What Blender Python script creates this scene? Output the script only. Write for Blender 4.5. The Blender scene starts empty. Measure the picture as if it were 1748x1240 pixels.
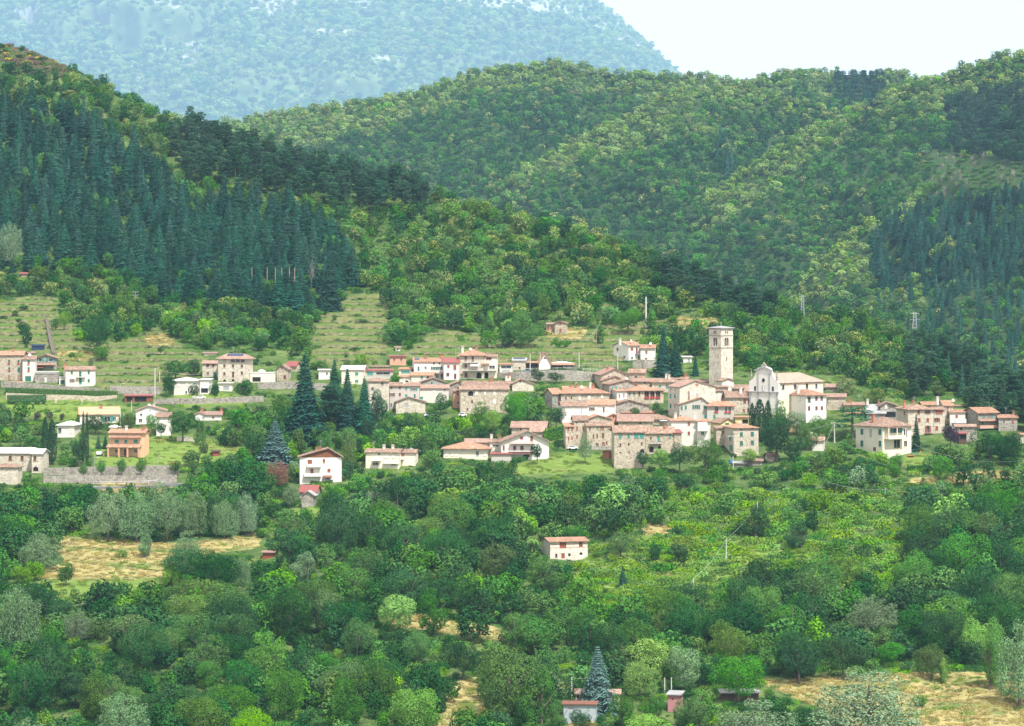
import bpy, bmesh, math, random
import numpy as np
from mathutils import Vector, Matrix
R = math.radians
rng = np.random.default_rng(7)
random.seed(7)
S = bpy.context.scene
COL = S.collection

# ------------------------------------------------------------------ camera, world, sun, exposure
F = 5518.0; UC = 874.0; HR = 480.0           # focal length in photo pixels, centre column, horizon row
cam = bpy.data.cameras.new('camera'); cam_o = bpy.data.objects.new('camera', cam); COL.objects.link(cam_o)
cam_o.location = (0, 0, 0); cam_o.rotation_euler = (R(90), 0, 0)
cam.sensor_width = 36; cam.lens = 36*F/1748.0
cam.shift_y = -(620-HR)/1748.0
cam.clip_start = 1; cam.clip_end = 40000
S.camera = cam_o

SUN_EL, SUN_AZ = 58, 150          # azimuth the light comes from, clockwise from +Y; behind and slightly right of the camera
w = bpy.data.worlds.new("World"); S.world = w; w.use_nodes = True
nt = w.node_tree; nt.nodes.clear()
sky = nt.nodes.new('ShaderNodeTexSky'); sky.sky_type = 'NISHITA'; sky.sun_disc = False
sky.sun_elevation = R(SUN_EL); sky.sun_rotation = R(SUN_AZ); sky.dust_density = 2.0
tcw = nt.nodes.new('ShaderNodeTexCoord')
nz = nt.nodes.new('ShaderNodeTexNoise'); nz.inputs['Scale'].default_value = 3; nz.inputs['Detail'].default_value = 6
nt.links.new(tcw.outputs['Generated'], nz.inputs['Vector'])
cr = nt.nodes.new('ShaderNodeValToRGB'); cr.color_ramp.elements[0].color = (20, 19.5, 19, 1); cr.color_ramp.elements[1].color = (24, 23, 22, 1)
nt.links.new(nz.outputs['Fac'], cr.inputs['Fac'])
mx = nt.nodes.new('ShaderNodeMix'); mx.data_type = 'RGBA'; mx.inputs[0].default_value = 0.85
nt.links.new(sky.outputs[0], mx.inputs[6]); nt.links.new(cr.outputs[0], mx.inputs[7])
bg = nt.nodes.new('ShaderNodeBackground'); bg.inputs['Strength'].default_value = 0.043
nt.links.new(mx.outputs[2], bg.inputs[0])
ow = nt.nodes.new('ShaderNodeOutputWorld'); nt.links.new(bg.outputs[0], ow.inputs[0])

sun = bpy.data.lights.new('sun', 'SUN'); sun.energy = 5.0; sun.angle = R(4); sun.color = (1, .97, .91)
sun_o = bpy.data.objects.new('sun', sun); COL.objects.link(sun_o)
sd = Vector((math.sin(R(SUN_AZ))*math.cos(R(SUN_EL)), math.cos(R(SUN_AZ))*math.cos(R(SUN_EL)), math.sin(R(SUN_EL))))
sun_o.rotation_euler = sd.to_track_quat('Z', 'Y').to_euler(); sun_o.location = (0, 0, 300)
S.view_settings.view_transform = 'Standard'; S.view_settings.look = 'None'
S.view_settings.exposure = 0.62; S.view_settings.gamma = 1
S.render.engine = 'CYCLES'
S.cycles.volume_bounces = 1; S.cycles.max_bounces = 5; S.cycles.diffuse_bounces = 3
S.cycles.transparent_max_bounces = 4

def at(u, v, D): return Vector(((u-UC)/F*D, D, (HR-v)/F*D))

# ------------------------------------------------------------------ materials
def mat(name):
    m = bpy.data.materials.new(name); m.use_nodes = True; n = m.node_tree; n.nodes.clear(); return m, n
def lnk(n, a, b): n.links.new(a, b)
def node(n, t, **k):
    x = n.nodes.new(t)
    for a, b in k.items():
        if a.startswith('i_'):
            x.inputs[int(a[2:]) if a[2:].isdigit() else a[2:].replace('_', ' ')].default_value = b
        else: setattr(x, a, b)
    return x
def noise(n, vec, scale, detail=4, rough=.6):
    x = node(n, 'ShaderNodeTexNoise'); x.inputs['Scale'].default_value = scale; x.inputs['Detail'].default_value = detail
    x.inputs['Roughness'].default_value = rough
    if vec: lnk(n, vec, x.inputs['Vector'])
    return x.outputs['Fac']
def ramp(n, fac, *st, interp='LINEAR'):
    x = node(n, 'ShaderNodeValToRGB'); e = x.color_ramp.elements; x.color_ramp.interpolation = interp
    while len(e) < len(st): e.new(.5)
    for i, (p, c) in enumerate(st):
        e[i].position = p; e[i].color = (*c, 1) if len(c) == 3 else c
    lnk(n, fac, x.inputs[0]); return x.outputs[0]
def mixc(n, fac, a, b, mode='MIX'):
    x = node(n, 'ShaderNodeMix', data_type='RGBA', blend_type=mode)
    for s, v in ((0, fac), (6, a), (7, b)):
        if hasattr(v, 'is_linked') or hasattr(v, 'links'): lnk(n, v, x.inputs[s])
        else: x.inputs[s].default_value = (*v, 1) if isinstance(v, tuple) and len(v) == 3 else v
    return x.outputs[2]
def math_(n, op, a, b=0.0, clamp=False):
    x = node(n, 'ShaderNodeMath', operation=op, use_clamp=clamp)
    for s, v in ((0, a), (1, b)):
        if hasattr(v, 'links'): lnk(n, v, x.inputs[s])
        else: x.inputs[s].default_value = v
    return x.outputs[0]
def finish(m, n, col, rough=.9, bump=None, bs=.3, bd=.05, metal=0, spec=.2):
    p = node(n, 'ShaderNodeBsdfPrincipled')
    if hasattr(col, 'links'): lnk(n, col, p.inputs['Base Color'])
    else: p.inputs['Base Color'].default_value = (*col, 1)
    p.inputs['Roughness'].default_value = rough; p.inputs['Metallic'].default_value = metal
    p.inputs['Specular IOR Level'].default_value = spec
    if bump is not None:
        b = node(n, 'ShaderNodeBump'); b.inputs['Strength'].default_value = bs; b.inputs['Distance'].default_value = bd
        lnk(n, bump, b.inputs['Height']); lnk(n, b.outputs[0], p.inputs['Normal'])
    o = node(n, 'ShaderNodeOutputMaterial'); lnk(n, p.outputs[0], o.inputs[0]); return m
def sc(c, k): return tuple(min(1, x*k) for x in c)

M = {}
def plaster(name, c, dirt=.25, dc=(.33, .29, .24)):
    m, n = mat(name); oc = node(n, 'ShaderNodeTexCoord').outputs['Object']; ri = node(n, 'ShaderNodeObjectInfo').outputs['Random']
    mp = node(n, 'ShaderNodeMapping'); mp.inputs['Scale'].default_value = (1, 1, .35); lnk(n, oc, mp.inputs[0])
    a = noise(n, mp.outputs[0], .5, 6, .7); b = noise(n, oc, 2.2, 3)
    f = ramp(n, a, (.5, (0, 0, 0)), (.78, (1, 1, 1)))
    col = mixc(n, math_(n, 'MULTIPLY', f, dirt), c, dc)
    col = mixc(n, 1.0, col, ramp(n, b, (.3, (.93, .93, .93)), (.7, (1, 1, 1))), 'MULTIPLY')
    col = mixc(n, 1.0, col, ramp(n, ri, (0, (.94, .93, .92)), (1, (1, 1, 1))), 'MULTIPLY')
    M[name] = finish(m, n, col, .9, b, .2)
def stone(name, c1, c2, c3, sz=2.2):
    m, n = mat(name); oc = node(n, 'ShaderNodeTexCoord').outputs['Object']; ri = node(n, 'ShaderNodeObjectInfo').outputs['Random']
    v = node(n, 'ShaderNodeTexVoronoi'); v.inputs['Scale'].default_value = sz; lnk(n, oc, v.inputs['Vector'])
    sx = node(n, 'ShaderNodeSeparateColor'); lnk(n, v.outputs['Color'], sx.inputs[0])
    col = ramp(n, sx.outputs[0], (0, c2), (.5, c1), (1, c3))
    big = noise(n, oc, .35, 5, .7)
    col = mixc(n, ramp(n, big, (.42, (0, 0, 0)), (.62, (1, 1, 1))), col, mixc(n, .5, col, c3))
    dk = noise(n, oc, 1.1, 4, .8)
    col = mixc(n, ramp(n, dk, (.6, (0, 0, 0)), (.8, (.4, .4, .4))), col, sc(c2, .6))
    col = mixc(n, 1.0, col, ramp(n, ri, (0, (.86, .84, .82)), (1, (1, 1, 1))), 'MULTIPLY')
    M[name] = finish(m, n, col, .95, v.outputs['Distance'], .5, .06)
def tiles(name, c1, c2, c3):
    m, n = mat(name); oc = node(n, 'ShaderNodeTexCoord').outputs['Object']; ri = node(n, 'ShaderNodeObjectInfo').outputs['Random']
    v = node(n, 'ShaderNodeTexVoronoi'); v.inputs['Scale'].default_value = 2.6; lnk(n, oc, v.inputs['Vector'])
    sx = node(n, 'ShaderNodeSeparateColor'); lnk(n, v.outputs['Color'], sx.inputs[0])
    col = ramp(n, sx.outputs[0], (0, c2), (.45, c1), (.8, c1), (1, c3))
    big = noise(n, oc, .6, 6, .75)
    col = mixc(n, ramp(n, big, (.42, (0, 0, 0)), (.66, (.85, .85, .85))), col, c2)
    lic = noise(n, oc, 1.7, 3, .8); col = mixc(n, ramp(n, lic, (.58, (0, 0, 0)), (.72, (.6, .6, .6))), col, c3)
    col = mixc(n, 1.0, col, ramp(n, ri, (0, (.8, .8, .82)), (1, (1.0, 1.0, 1.0))), 'MULTIPLY')
    wv = node(n, 'ShaderNodeTexWave'); wv.inputs['Scale'].default_value = .8; wv.inputs['Distortion'].default_value = 1; lnk(n, oc, wv.inputs['Vector'])
    M[name] = finish(m, n, col, .9, wv.outputs['Fac'], .5, .12)
def plain(name, c, rough=.6, metal=0, spec=.3, var=.12):
    m, n = mat(name); oc = node(n, 'ShaderNodeTexCoord').outputs['Object']
    b = noise(n, oc, 1.5, 4)
    col = mixc(n, 1.0, c, ramp(n, b, (.3, (1-var,)*3), (.7, (1, 1, 1))), 'MULTIPLY')
    M[name] = finish(m, n, col, rough, None, metal=metal, spec=spec)
plaster('white', (.77, .75, .70), .28); plaster('cream', (.78, .72, .57), .25); plaster('cream_pale', (.78, .72, .60), .3)
plaster('grey_render', (.52, .49, .44), .65); plaster('yellow', (.78, .60, .28), .25); plaster('orange', (.76, .50, .31), .2)
plaster('salmon', (.62, .34, .24), .3); plaster('pale_render', (.68, .65, .59), .5); plaster('concrete', (.45, .44, .42), .5)
plaster('pink', (.45, .22, .22), .4)
stone('stone', (.42, .36, .275), (.27, .23, .18), (.58, .51, .41), 2.6)
stone('stone_pale', (.54, .48, .39), (.37, .32, .26), (.68, .63, .53), 2.6)
stone('stone_white', (.68, .64, .56), (.52, .48, .41), (.78, .75, .67), 2.6)
stone('stone_grey', (.29, .265, .23), (.17, .16, .145), (.43, .40, .35), 2.2)
stone('tower_stone', (.56, .50, .41), (.40, .35, .29), (.66, .61, .52), 1.4)
tiles('tile', (.35, .22, .155), (.15, .105, .085), (.54, .40, .31)); tiles('tile_orange', (.44, .24, .15), (.24, .14, .10), (.56, .38, .27))
tiles('tile_brown', (.36, .22, .17), (.23, .16, .13), (.52, .37, .29)); tiles('tile_tan', (.56, .33, .2), (.46, .28, .19), (.6, .38, .26))
tiles('slate', (.36, .36, .36), (.24, .24, .25), (.5, .5, .5)); tiles('church_tile', (.46, .33, .25), (.33, .24, .19), (.58, .45, .36))
plain('red_metal', (.26, .08, .07), .5); plain('grey_metal', (.42, .43, .44), .5, .3); plain('light_roof', (.60, .59, .56), .8)
plain('blue_sheet', (.42, .49, .53), .6, .1, .3, .25); plain('wood', (.26, .11, .05), .8, 0, .2, .4); plain('dark_wood', (.10, .06, .04), .8)
plain('green_shutter', (.035, .16, .12), .6); plain('teal_shutter', (.05, .26, .22), .6); plain('brown_shutter', (.15, .06, .05), .7)
plain('red_brown', (.28, .08, .05), .7); plain('brick', (.48, .20, .13), .9, 0, .2, .3); plain('frame_white', (.75, .74, .7), .6)
plain('dark', (.02, .02, .022), .9); plain('iron', (.08, .08, .08), .6, .5); plain('pole_concrete', (.58, .57, .54), .8)
plain('pole_wood', (.28, .22, .17), .9); plain('red_flower', (.6, .03, .03), .8); plain('canvas', (.82, .81, .78), .9)
plain('car_white', (.75, .76, .78), .3, 0, .5); plain('car_blue', (.10, .18, .30), .3, 0, .5); plain('tyre', (.02, .02, .02), .9); plain('solar', (.03, .06, .14), .2, .2, .6)
plain('yellow_plastic', (.7, .4, .02), .5); plain('green_plastic', (.02, .35, .25), .5); plain('pinkred_plastic', (.6, .05, .08), .5)
plain('blue_plastic', (.05, .22, .5), .5); plain('asphalt', (.20, .20, .20), .9)
plain('grey_trim', (.40, .40, .40), .8); plain('rust', (.22, .10, .07), .9, 0, .2, .4)
m, n = mat('glass'); oc = node(n, 'ShaderNodeTexCoord').outputs['Object']
M['glass'] = finish(m, n, ramp(n, noise(n, oc, .8, 2), (.35, (.015, .018, .02)), (.65, (.06, .07, .08))), .15, None, spec=.6)

LK = 1.3
def leaf_mat(name, dark, mid, light, trans=.09, jit=.30):
    dark, mid, light = [tuple(min(.6, x*LK) for x in c) for c in (dark, mid, light)]
    m, n = mat(name)
    oi = node(n, 'ShaderNodeObjectInfo'); oc = node(n, 'ShaderNodeTexCoord').outputs['Object']
    f = noise(n, oc, 2.6, 4, .65)
    col = ramp(n, f, (.3, dark), (.5, mid), (.72, light))
    hs = node(n, 'ShaderNodeHueSaturation'); lnk(n, col, hs.inputs['Color'])
    r = oi.outputs['Random']
    lnk(n, math_(n, 'ADD', math_(n, 'MULTIPLY', r, .03), .482), hs.inputs['Hue'])
    r2 = math_(n, 'FRACT', math_(n, 'MULTIPLY', r, 17.31))
    r3 = math_(n, 'FRACT', math_(n, 'MULTIPLY', r, 91.7))
    lnk(n, math_(n, 'ADD', math_(n, 'MULTIPLY', r2, 2*jit), 1-jit), hs.inputs['Value'])
    lnk(n, math_(n, 'ADD', math_(n, 'MULTIPLY', r3, .3), .9), hs.inputs['Saturation'])
    col = hs.outputs[0]
    d = node(n, 'ShaderNodeBsdfDiffuse'); lnk(n, col, d.inputs[0])
    t = node(n, 'ShaderNodeBsdfTranslucent')
    lnk(n, mixc(n, 1.0, col, (1.0, 1.0, .55), 'MULTIPLY'), t.inputs[0])
    ms = node(n, 'ShaderNodeMixShader'); ms.inputs[0].default_value = trans
    lnk(n, d.outputs[0], ms.inputs[1]); lnk(n, t.outputs[0], ms.inputs[2])
    o = node(n, 'ShaderNodeOutputMaterial'); lnk(n, ms.outputs[0], o.inputs[0]); M[name] = m
leaf_mat('leaf_dark', (.009, .038, .014), (.019, .066, .021), (.044, .115, .030))
leaf_mat('leaf_mid', (.025, .080, .020), (.050, .135, .029), (.100, .210, .042))
leaf_mat('leaf_bright', (.060, .150, .024), (.105, .220, .034), (.170, .300, .052))
leaf_mat('leaf_olive', (.034, .074, .022), (.064, .118, .032), (.108, .168, .050))
leaf_mat('leaf_silver', (.075, .135, .065), (.12, .195, .10), (.20, .285, .16), .15, .2)
leaf_mat('leaf_chestnut', (.032, .085, .021), (.064, .138, .030), (.118, .205, .050))
leaf_mat('blossom', (.16, .17, .06), (.24, .24, .09), (.33, .31, .13), .1, .15)
leaf_mat('needle_fir', (.013, .052, .038), (.027, .086, .060), (.062, .140, .092), .05, .35)
leaf_mat('needle_pine', (.018, .058, .034), (.034, .082, .046), (.062, .120, .064), .05, .3)
leaf_mat('needle_blue', (.055, .10, .095), (.085, .145, .135), (.13, .20, .185), .05, .1)
leaf_mat('needle_cypress', (.014, .038, .018), (.022, .054, .026), (.038, .078, .034), .05, .15)
leaf_mat('leaf_purple', (.022, .012, .028), (.04, .022, .045), (.06, .035, .06), .1, .1)
leaf_mat('leaf_dead', (.11, .06, .045), (.16, .085, .065), (.20, .115, .09), .1, .1)
leaf_mat('leaf_vine', (.060, .140, .018), (.110, .205, .028), (.200, .300, .050), .14, .25)
leaf_mat('leaf_far', (.085, .150, .042), (.145, .225, .064), (.230, .315, .10))
leaf_mat('straw', (.17, .155, .055), (.26, .22, .09), (.35, .30, .13), .15, .2)
leaf_mat('grass', (.08, .13, .03), (.12, .18, .04), (.18, .22, .065), .15, .2)
leaf_mat('broom', (.45, .30, .03), (.55, .36, .05), (.6, .42, .08), .1, .2)
leaf_mat('heath', (.10, .08, .06), (.16, .12, .09), (.20, .17, .10), .1, .2)
plain('bark', (.12, .10, .08), .95); plain('bark_pale', (.34, .30, .26), .95)

# ------------------------------------------------------------------ object helpers
def tag(o, label=None, cat=None, group=None, kind=None):
    for k, v in (('label', label), ('category', cat), ('group', group), ('kind', kind)):
        if v: o[k] = v
    return o
def empty(name, loc, rz=0):
    o = bpy.data.objects.new(name, None); o.location = loc; o.rotation_euler = (0, 0, rz); o.empty_display_size = .5
    COL.objects.link(o); return o
def mkmesh(name, verts, faces, mats, mi=None):
    me = bpy.data.meshes.new(name); me.from_pydata([tuple(v) for v in verts], [], faces)
    for m_ in (mats if isinstance(mats, (list, tuple)) else [mats]): me.materials.append(M[m_])
    if mi is not None: me.polygons.foreach_set('material_index', mi)
    me.update(); return me
def link(name, me, parent=None, loc=None):
    o = bpy.data.objects.new(name, me); COL.objects.link(o)
    if parent: o.parent = parent
    if loc: o.location = loc
    return o
class MB:
    def __init__(s): s.v = []; s.f = []
    def add(s, vs, fs):
        b = len(s.v); s.v += [tuple(v) for v in vs]; s.f += [tuple(b+i for i in f) for f in fs]; return s
    def box(s, x0, x1, y0, y1, z0, z1):
        return s.add([(x0,y0,z0),(x1,y0,z0),(x1,y1,z0),(x0,y1,z0),(x0,y0,z1),(x1,y0,z1),(x1,y1,z1),(x0,y1,z1)],
                     [(0,3,2,1),(4,5,6,7),(0,1,5,4),(1,2,6,5),(2,3,7,6),(3,0,4,7)])
    def prism(s, pts, d):           # polygon of 3D points, extruded by vector d
        n_ = len(pts); P = [Vector(p) for p in pts]; Q = [p+Vector(d) for p in P]
        return s.add(P+Q, [tuple(range(n_))[::-1], tuple(range(n_, 2*n_))]+[(i, (i+1) % n_, n_+(i+1) % n_, n_+i) for i in range(n_)])
    def tube(s, a, b, r0, r1=None, k=6):
        a = Vector(a); b = Vector(b); r1 = r0 if r1 is None else r1; d = (b-a).normalized()
        x = d.orthogonal().normalized(); y = d.cross(x); vs = []
        for p, r in ((a, r0), (b, r1)):
            for i in range(k): t = 2*math.pi*i/k; vs.append(p+x*r*math.cos(t)+y*r*math.sin(t))
        return s.add(vs, [tuple(range(k))[::-1], tuple(range(k, 2*k))]+[(i, (i+1) % k, k+(i+1) % k, k+i) for i in range(k)])
    def lathe(s, cx, cy, prof, k=10):
        vs = []; fs = []
        for r, z in prof:
            for i in range(k): t = 2*math.pi*i/k; vs.append((cx+r*math.cos(t), cy+r*math.sin(t), z))
        for j in range(len(prof)-1):
            for i in range(k): fs.append((j*k+i, j*k+(i+1) % k, (j+1)*k+(i+1) % k, (j+1)*k+i))
        fs.append(tuple(range(k))[::-1]); fs.append(tuple(range((len(prof)-1)*k, len(prof)*k)))
        return s.add(vs, fs)
    def build(s, name, m, parent=None, loc=None): return link(name, mkmesh(name, s.v, s.f, m), parent, loc)

# ------------------------------------------------------------------ smooth noise for terrain
_P = rng.random((256, 256))
def vnoise(x, y):
    x = np.asarray(x, float); y = np.asarray(y, float)
    xi = np.floor(x).astype(int); yi = np.floor(y).astype(int); fx = x-xi; fy = y-yi
    fx = fx*fx*(3-2*fx); fy = fy*fy*(3-2*fy)
    g = lambda a, b: _P[a % 256, b % 256]
    return (g(xi, yi)*(1-fx)+g(xi+1, yi)*fx)*(1-fy)+(g(xi, yi+1)*(1-fx)+g(xi+1, yi+1)*fx)*fy-.5
def inpoly(u, v, poly):
    c = False; j = len(poly)-1
    for i in range(len(poly)):
        (xi, yi), (xj, yj) = poly[i], poly[j]
        if (yi > v) != (yj > v) and u < (xj-xi)*(v-yi)/(yj-yi)+xi: c = not c
        j = i
    return c
def inpoly_np(U, V, poly):
    c = np.zeros(U.shape, bool); j = len(poly)-1
    for i in range(len(poly)):
        (xi, yi), (xj, yj) = poly[i], poly[j]
        if yi != yj:
            c ^= ((yi > V) != (yj > V)) & (U < (xj-xi)*(V-yi)/(yj-yi)+xi)
        j = i
    return c

# ------------------------------------------------------------------ hills: sheets on a polar grid in front of the camera
U0, U1, DU = -360, 2110, 5
class Hill:
    """each column u: rows from vb(u) at the foot up to the crest vr(u), depth along the row from a table, then the far side falling away"""
    def __init__(s, crest, vb, dtab, amp=6, nsc=60, nr=200, back=400, front=None, du=DU, step=None, flat=None):
        s.us = np.arange(U0, U1+1, du); s.du = du; cu, cv = zip(*crest); s.cu, s.cv = cu, cv
        vr = np.minimum(np.interp(s.us, cu, cv), vb-8)
        t = np.linspace(0, 1, nr)
        V = vb+(vr[None, :]-vb)*t[:, None]; U = np.repeat(s.us[None, :], nr, 0)
        D = dtab(U, V, vr[None, :])
        am = amp*(1-.8*np.exp(-((V-flat[0])/flat[1])**4)) if flat else amp
        D = D+am*2*vnoise(U/nsc, V/nsc*1.6)+am*.8*vnoise(U/(nsc*.35), V/(nsc*.3)+9)
        if step is not None: D = step(U, V, D)
        D = np.maximum.accumulate(D+np.arange(nr)[:, None]*1e-3, axis=0)
        X = (U-UC)/F*D; Z = (HR-V)/F*D
        rows = [(X, D, Z)]
        bx = []
        for k, (dd, dz) in enumerate(((back*.1, -back*.02), (back*.4, -back*.15), (back, -back*.5))):
            D2 = D[-1]+dd; bx.append(((s.us-UC)/F*D2, D2, Z[-1]+dz))
        fr = []
        if front:
            for (fd, fz) in front: fr.append(((s.us-UC)/F*fd, s.us*0+fd, s.us*0+fz))
        cat = lambda i: np.vstack([a[i][None, :] for a in fr]+[rows[0][i]]+[b[i][None, :] for b in bx])
        s.X, s.Y, s.Z = cat(0), cat(1), cat(2); s.nf = len(fr)
    def depth(s, u, v):             # depth of the ground seen at pixel (u, v)
        c = (u-U0)/s.du; i = int(max(0, min(len(s.us)-2, math.floor(c)))); f = min(1, max(0, c-i)); r = []
        for k in (i, i+1):
            Vc = HR-s.Z[:, k]/s.Y[:, k]*F; o = slice(s.nf, len(Vc)-3)
            r.append(np.interp(-v, -Vc[o], s.Y[o, k]))
        return r[0]*(1-f)+r[1]*f
    def ground(s, x, y):            # ground height at world (x, y), and the pixel it is seen at
        u = F*x/y+UC; c = (u-U0)/s.du; i = int(max(0, min(len(s.us)-2, math.floor(c)))); f = min(1, max(0, c-i))
        z = np.interp(y, s.Y[:, i], s.Z[:, i])*(1-f)+np.interp(y, s.Y[:, i+1], s.Z[:, i+1])*f
        return z, u, HR-z/y*F
    def build(s, name, material, cover=None):
        nr, nc = s.X.shape
        verts = np.stack([s.X, s.Y, s.Z], -1).reshape(-1, 3)
        idx = np.arange(nr*nc).reshape(nr, nc)
        f = np.stack([idx[:-1, :-1], idx[:-1, 1:], idx[1:, 1:], idx[1:, :-1]], -1).reshape(-1, 4)
        me = bpy.data.meshes.new(name); me.vertices.add(len(verts)); me.vertices.foreach_set('co', verts.ravel())
        me.loops.add(f.size); me.loops.foreach_set('vertex_index', f.ravel()); me.polygons.add(len(f))
        me.polygons.foreach_set('loop_start', np.arange(0, f.size, 4)); me.polygons.foreach_set('loop_total', np.full(len(f), 4))
        me.polygons.foreach_set('use_smooth', np.ones(len(f), bool))
        me.update(); me.validate()
        if cover is not None:
            U = F*s.X/s.Y+UC; V = HR-s.Z/s.Y*F
            c = cover(U, V).reshape(-1, 4)
            a = me.color_attributes.new('cover', 'FLOAT_COLOR', 'POINT'); a.data.foreach_set('color', c.astype('f').ravel())
        me.materials.append(M[material])
        return tag(link(name, me), kind='structure')

def rowtab(vs, ds):
    vs = np.array(vs, float); ds = np.array(ds, float)
    return lambda U, V, vr: np.interp(-V, -vs, ds)
A_CREST = [(-360,-40),(0,75),(60,90),(130,122),(200,165),(290,212),(340,240),(430,270),(560,310),(640,325),(740,345),(850,375),(940,395),(1010,410),(1080,432),(1150,465),(1220,500),(1300,530),(1380,545),(1460,548),(1540,580),(1620,640),(1748,690),(2110,700)]
TA_V = [1500,1330,1240,1150,1050,950,880,800,760,700,650,600,550,500,400,300,200,100,0,-60]
TA_D = [600,680,725,780,850,925,975,1035,1065,1110,1150,1200,1255,1310,1400,1480,1560,1640,1720,1760]
TERR = [[(-50,520),(90,505),(100,545),(180,590),(270,560),(345,610),(335,662),(180,665),(100,640),(90,600),(-50,600)],
        [(530,560),(590,505),(660,500),(665,600),(640,620),(540,625)],
        [(700,590),(760,560),(880,585),(940,570),(1000,560),(1180,540),(1230,550),(1100,590),(1060,630),(700,612)],
        [(-50,680),(130,680),(230,700),(130,720),(-50,700)]]
def a_step(U, V, D):
    m = np.zeros(U.shape)
    for p in TERR: m = np.maximum(m, inpoly_np(U, V, p)*1.0)
    Z = (HR-V)/F*D; ph = (Z/2.2) % 1.0
    return D+m*(ph-.5)*8.5*(ph < .8)+m*(ph >= .8)*((1-ph)/.2-.5)*8.5
hillA = Hill(A_CREST, 1500, rowtab(TA_V, TA_D), 7, 90, 420, 400, [(120, -100), (300, -122), (480, -122)], step=a_step, flat=(700, 150))
def hb(vb, Db, Dc):
    return lambda U, V, vr: Db+(Dc-Db)*np.clip((vb-V)/np.maximum(vb-vr, 5), 0, 1)**.9
B0_CREST = [(-360,760),(1180,740),(1250,620),(1300,540),(1345,502),(1400,445),(1450,405),(1520,372),(1580,330),(1640,270),(1700,225),(1748,200),(2110,60)]
B1_CREST = [(-360,700),(980,600),(1060,450),(1128,385),(1199,338),(1270,298),(1327,258),(1376,234),(1440,200),(1483,175),(1554,148),(1620,130),(1700,103),(1748,98),(1900,60),(2110,20)]
BC_CREST = [(-360,600),(700,500),(780,370),(844,322),(915,284),(968,255),(1057,206),(1120,175),(1200,158),(1300,160),(1450,200),(2110,260)]
B2_CREST = [(-360,330),(250,280),(330,235),(380,216),(430,205),(560,187),(700,166),(740,148),(830,122),(950,112),(1010,124),(1100,130),(1200,134),(1260,141),(1330,130),(1400,128),(1440,128),(1540,128),(1600,150),(2110,200)]
C_CREST = [(-360,-90),(0,-130),(300,-150),(600,-140),(850,-70),(960,-25),(1020,4),(1060,36),(1100,72),(1160,122),(1230,190),(1400,330),(2110,420)]
hillB0 = Hill(B0_CREST, 860, hb(860, 1500, 2400), 40, 130, 130, 300)
hillB1 = Hill(B1_CREST, 700, hb(700, 2050, 3000), 55, 130, 130, 400)
hillBC = Hill(BC_CREST, 560, hb(560, 2600, 3250), 45, 120, 110, 400)
hillB2 = Hill(B2_CREST, 480, hb(480, 2850, 3800), 75, 130, 130, 700)
hillC = Hill(C_CREST, 330, hb(330, 15000, 21000), 500, 150, 170, 700)

# ------------------------------------------------------------------ ground cover map (fields, meadows, terraces)
DRY = [[(80,918),(140,915),(300,930),(440,910),(445,936),(310,948),(285,985),(150,992),(55,988),(60,972),(110,960)],
       [(632,1042),(700,1046),(790,1062),(900,1080),(1035,1086),(1035,1104),(860,1096),(760,1082),(670,1070)],
       [(1290,1162),(1420,1156),(1560,1148),(1800,1148),(2110,1200),(2110,1300),(1560,1300),(1400,1210)],
       [(1545,820),(1600,812),(1690,803),(1748,805),(1748,814),(1640,828),(1550,829)],
       [(905,1160),(985,1162),(985,1185),(905,1190)], [(770,1168),(830,1150),(830,1240),(740,1260)],
       [(975,1220),(1020,1210),(1010,1300),(960,1300)], [(240,575),(290,570),(300,590),(250,590)], [(98,596),(165,602),(160,618),(100,616)],
       [(1140,540),(1230,545),(1220,565),(1150,570)], [(930,558),(1000,560),(990,580),(930,575)],
       [(170,822),(300,828),(290,850),(170,840)], [(0,855),(30,858),(30,872),(-20,872)],[(1100,895),(1155,898),(1150,915),(1090,915)],[(1030,520),(1060,520),(1060,545),(1030,545)]]
BRIGHT = [[(870,798),(950,774),(1045,775),(1050,806),(880,812)], [(1000,935),(1150,898),(1260,925),(1500,970),(1530,1000),(1300,1015),(1110,1075),(960,1035)],
          [(150,752),(330,745),(430,770),(330,795),(160,800)], [(70,990),(250,987),(285,1000),(260,1025),(60,1035)], [(1540,778),(1590,776),(1590,800),(1540,800)],
          [(820,820),(850,820),(850,850),(820,850)], [(470,880),(545,855),(550,880),(480,895)], [(300,668),(420,675),(420,690),(300,695)], [(600,790),(625,780),(625,800)],
          [(-50,680),(130,680),(230,700),(130,720),(-50,700)], [(1455,975),(1520,972),(1515,990),(1460,988)]]
def blur(a, k):
    for _ in range(k):
        a = (a+np.roll(a, 1, 0)+np.roll(a, -1, 0)+np.roll(a, 1, 1)+np.roll(a, -1, 1))/5
    return a
def coverA(U, V):
    W = U+14*vnoise(U/22., V/9.); Y = V+5*vnoise(U/19.+40, V/8.)
    c = np.zeros(U.shape+(4,)); c[..., 3] = 1
    for k, L in ((0, DRY), (1, BRIGHT), (2, TERR)):
        for p in L: c[..., k] = np.maximum(c[..., k], inpoly_np(W, Y, p))
        c[..., k] = blur(c[..., k], 1)
    return c
m, n = mat('hill_ground')
tc = node(n, 'ShaderNodeTexCoord'); oc = tc.outputs['Object']
at_ = node(n, 'ShaderNodeAttribute', attribute_name='cover'); sp = node(n, 'ShaderNodeSeparateColor'); lnk(n, at_.outputs['Color'], sp.inputs[0])
sz = node(n, 'ShaderNodeSeparateXYZ'); lnk(n, oc, sz.inputs[0])
n1 = noise(n, oc, .09, 6, .7); n2 = noise(n, oc, .8, 5, .75)
base = ramp(n, n1, (.35, (.045, .085, .025)), (.5, (.08, .13, .04)), (.66, (.14, .19, .06)))
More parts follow.
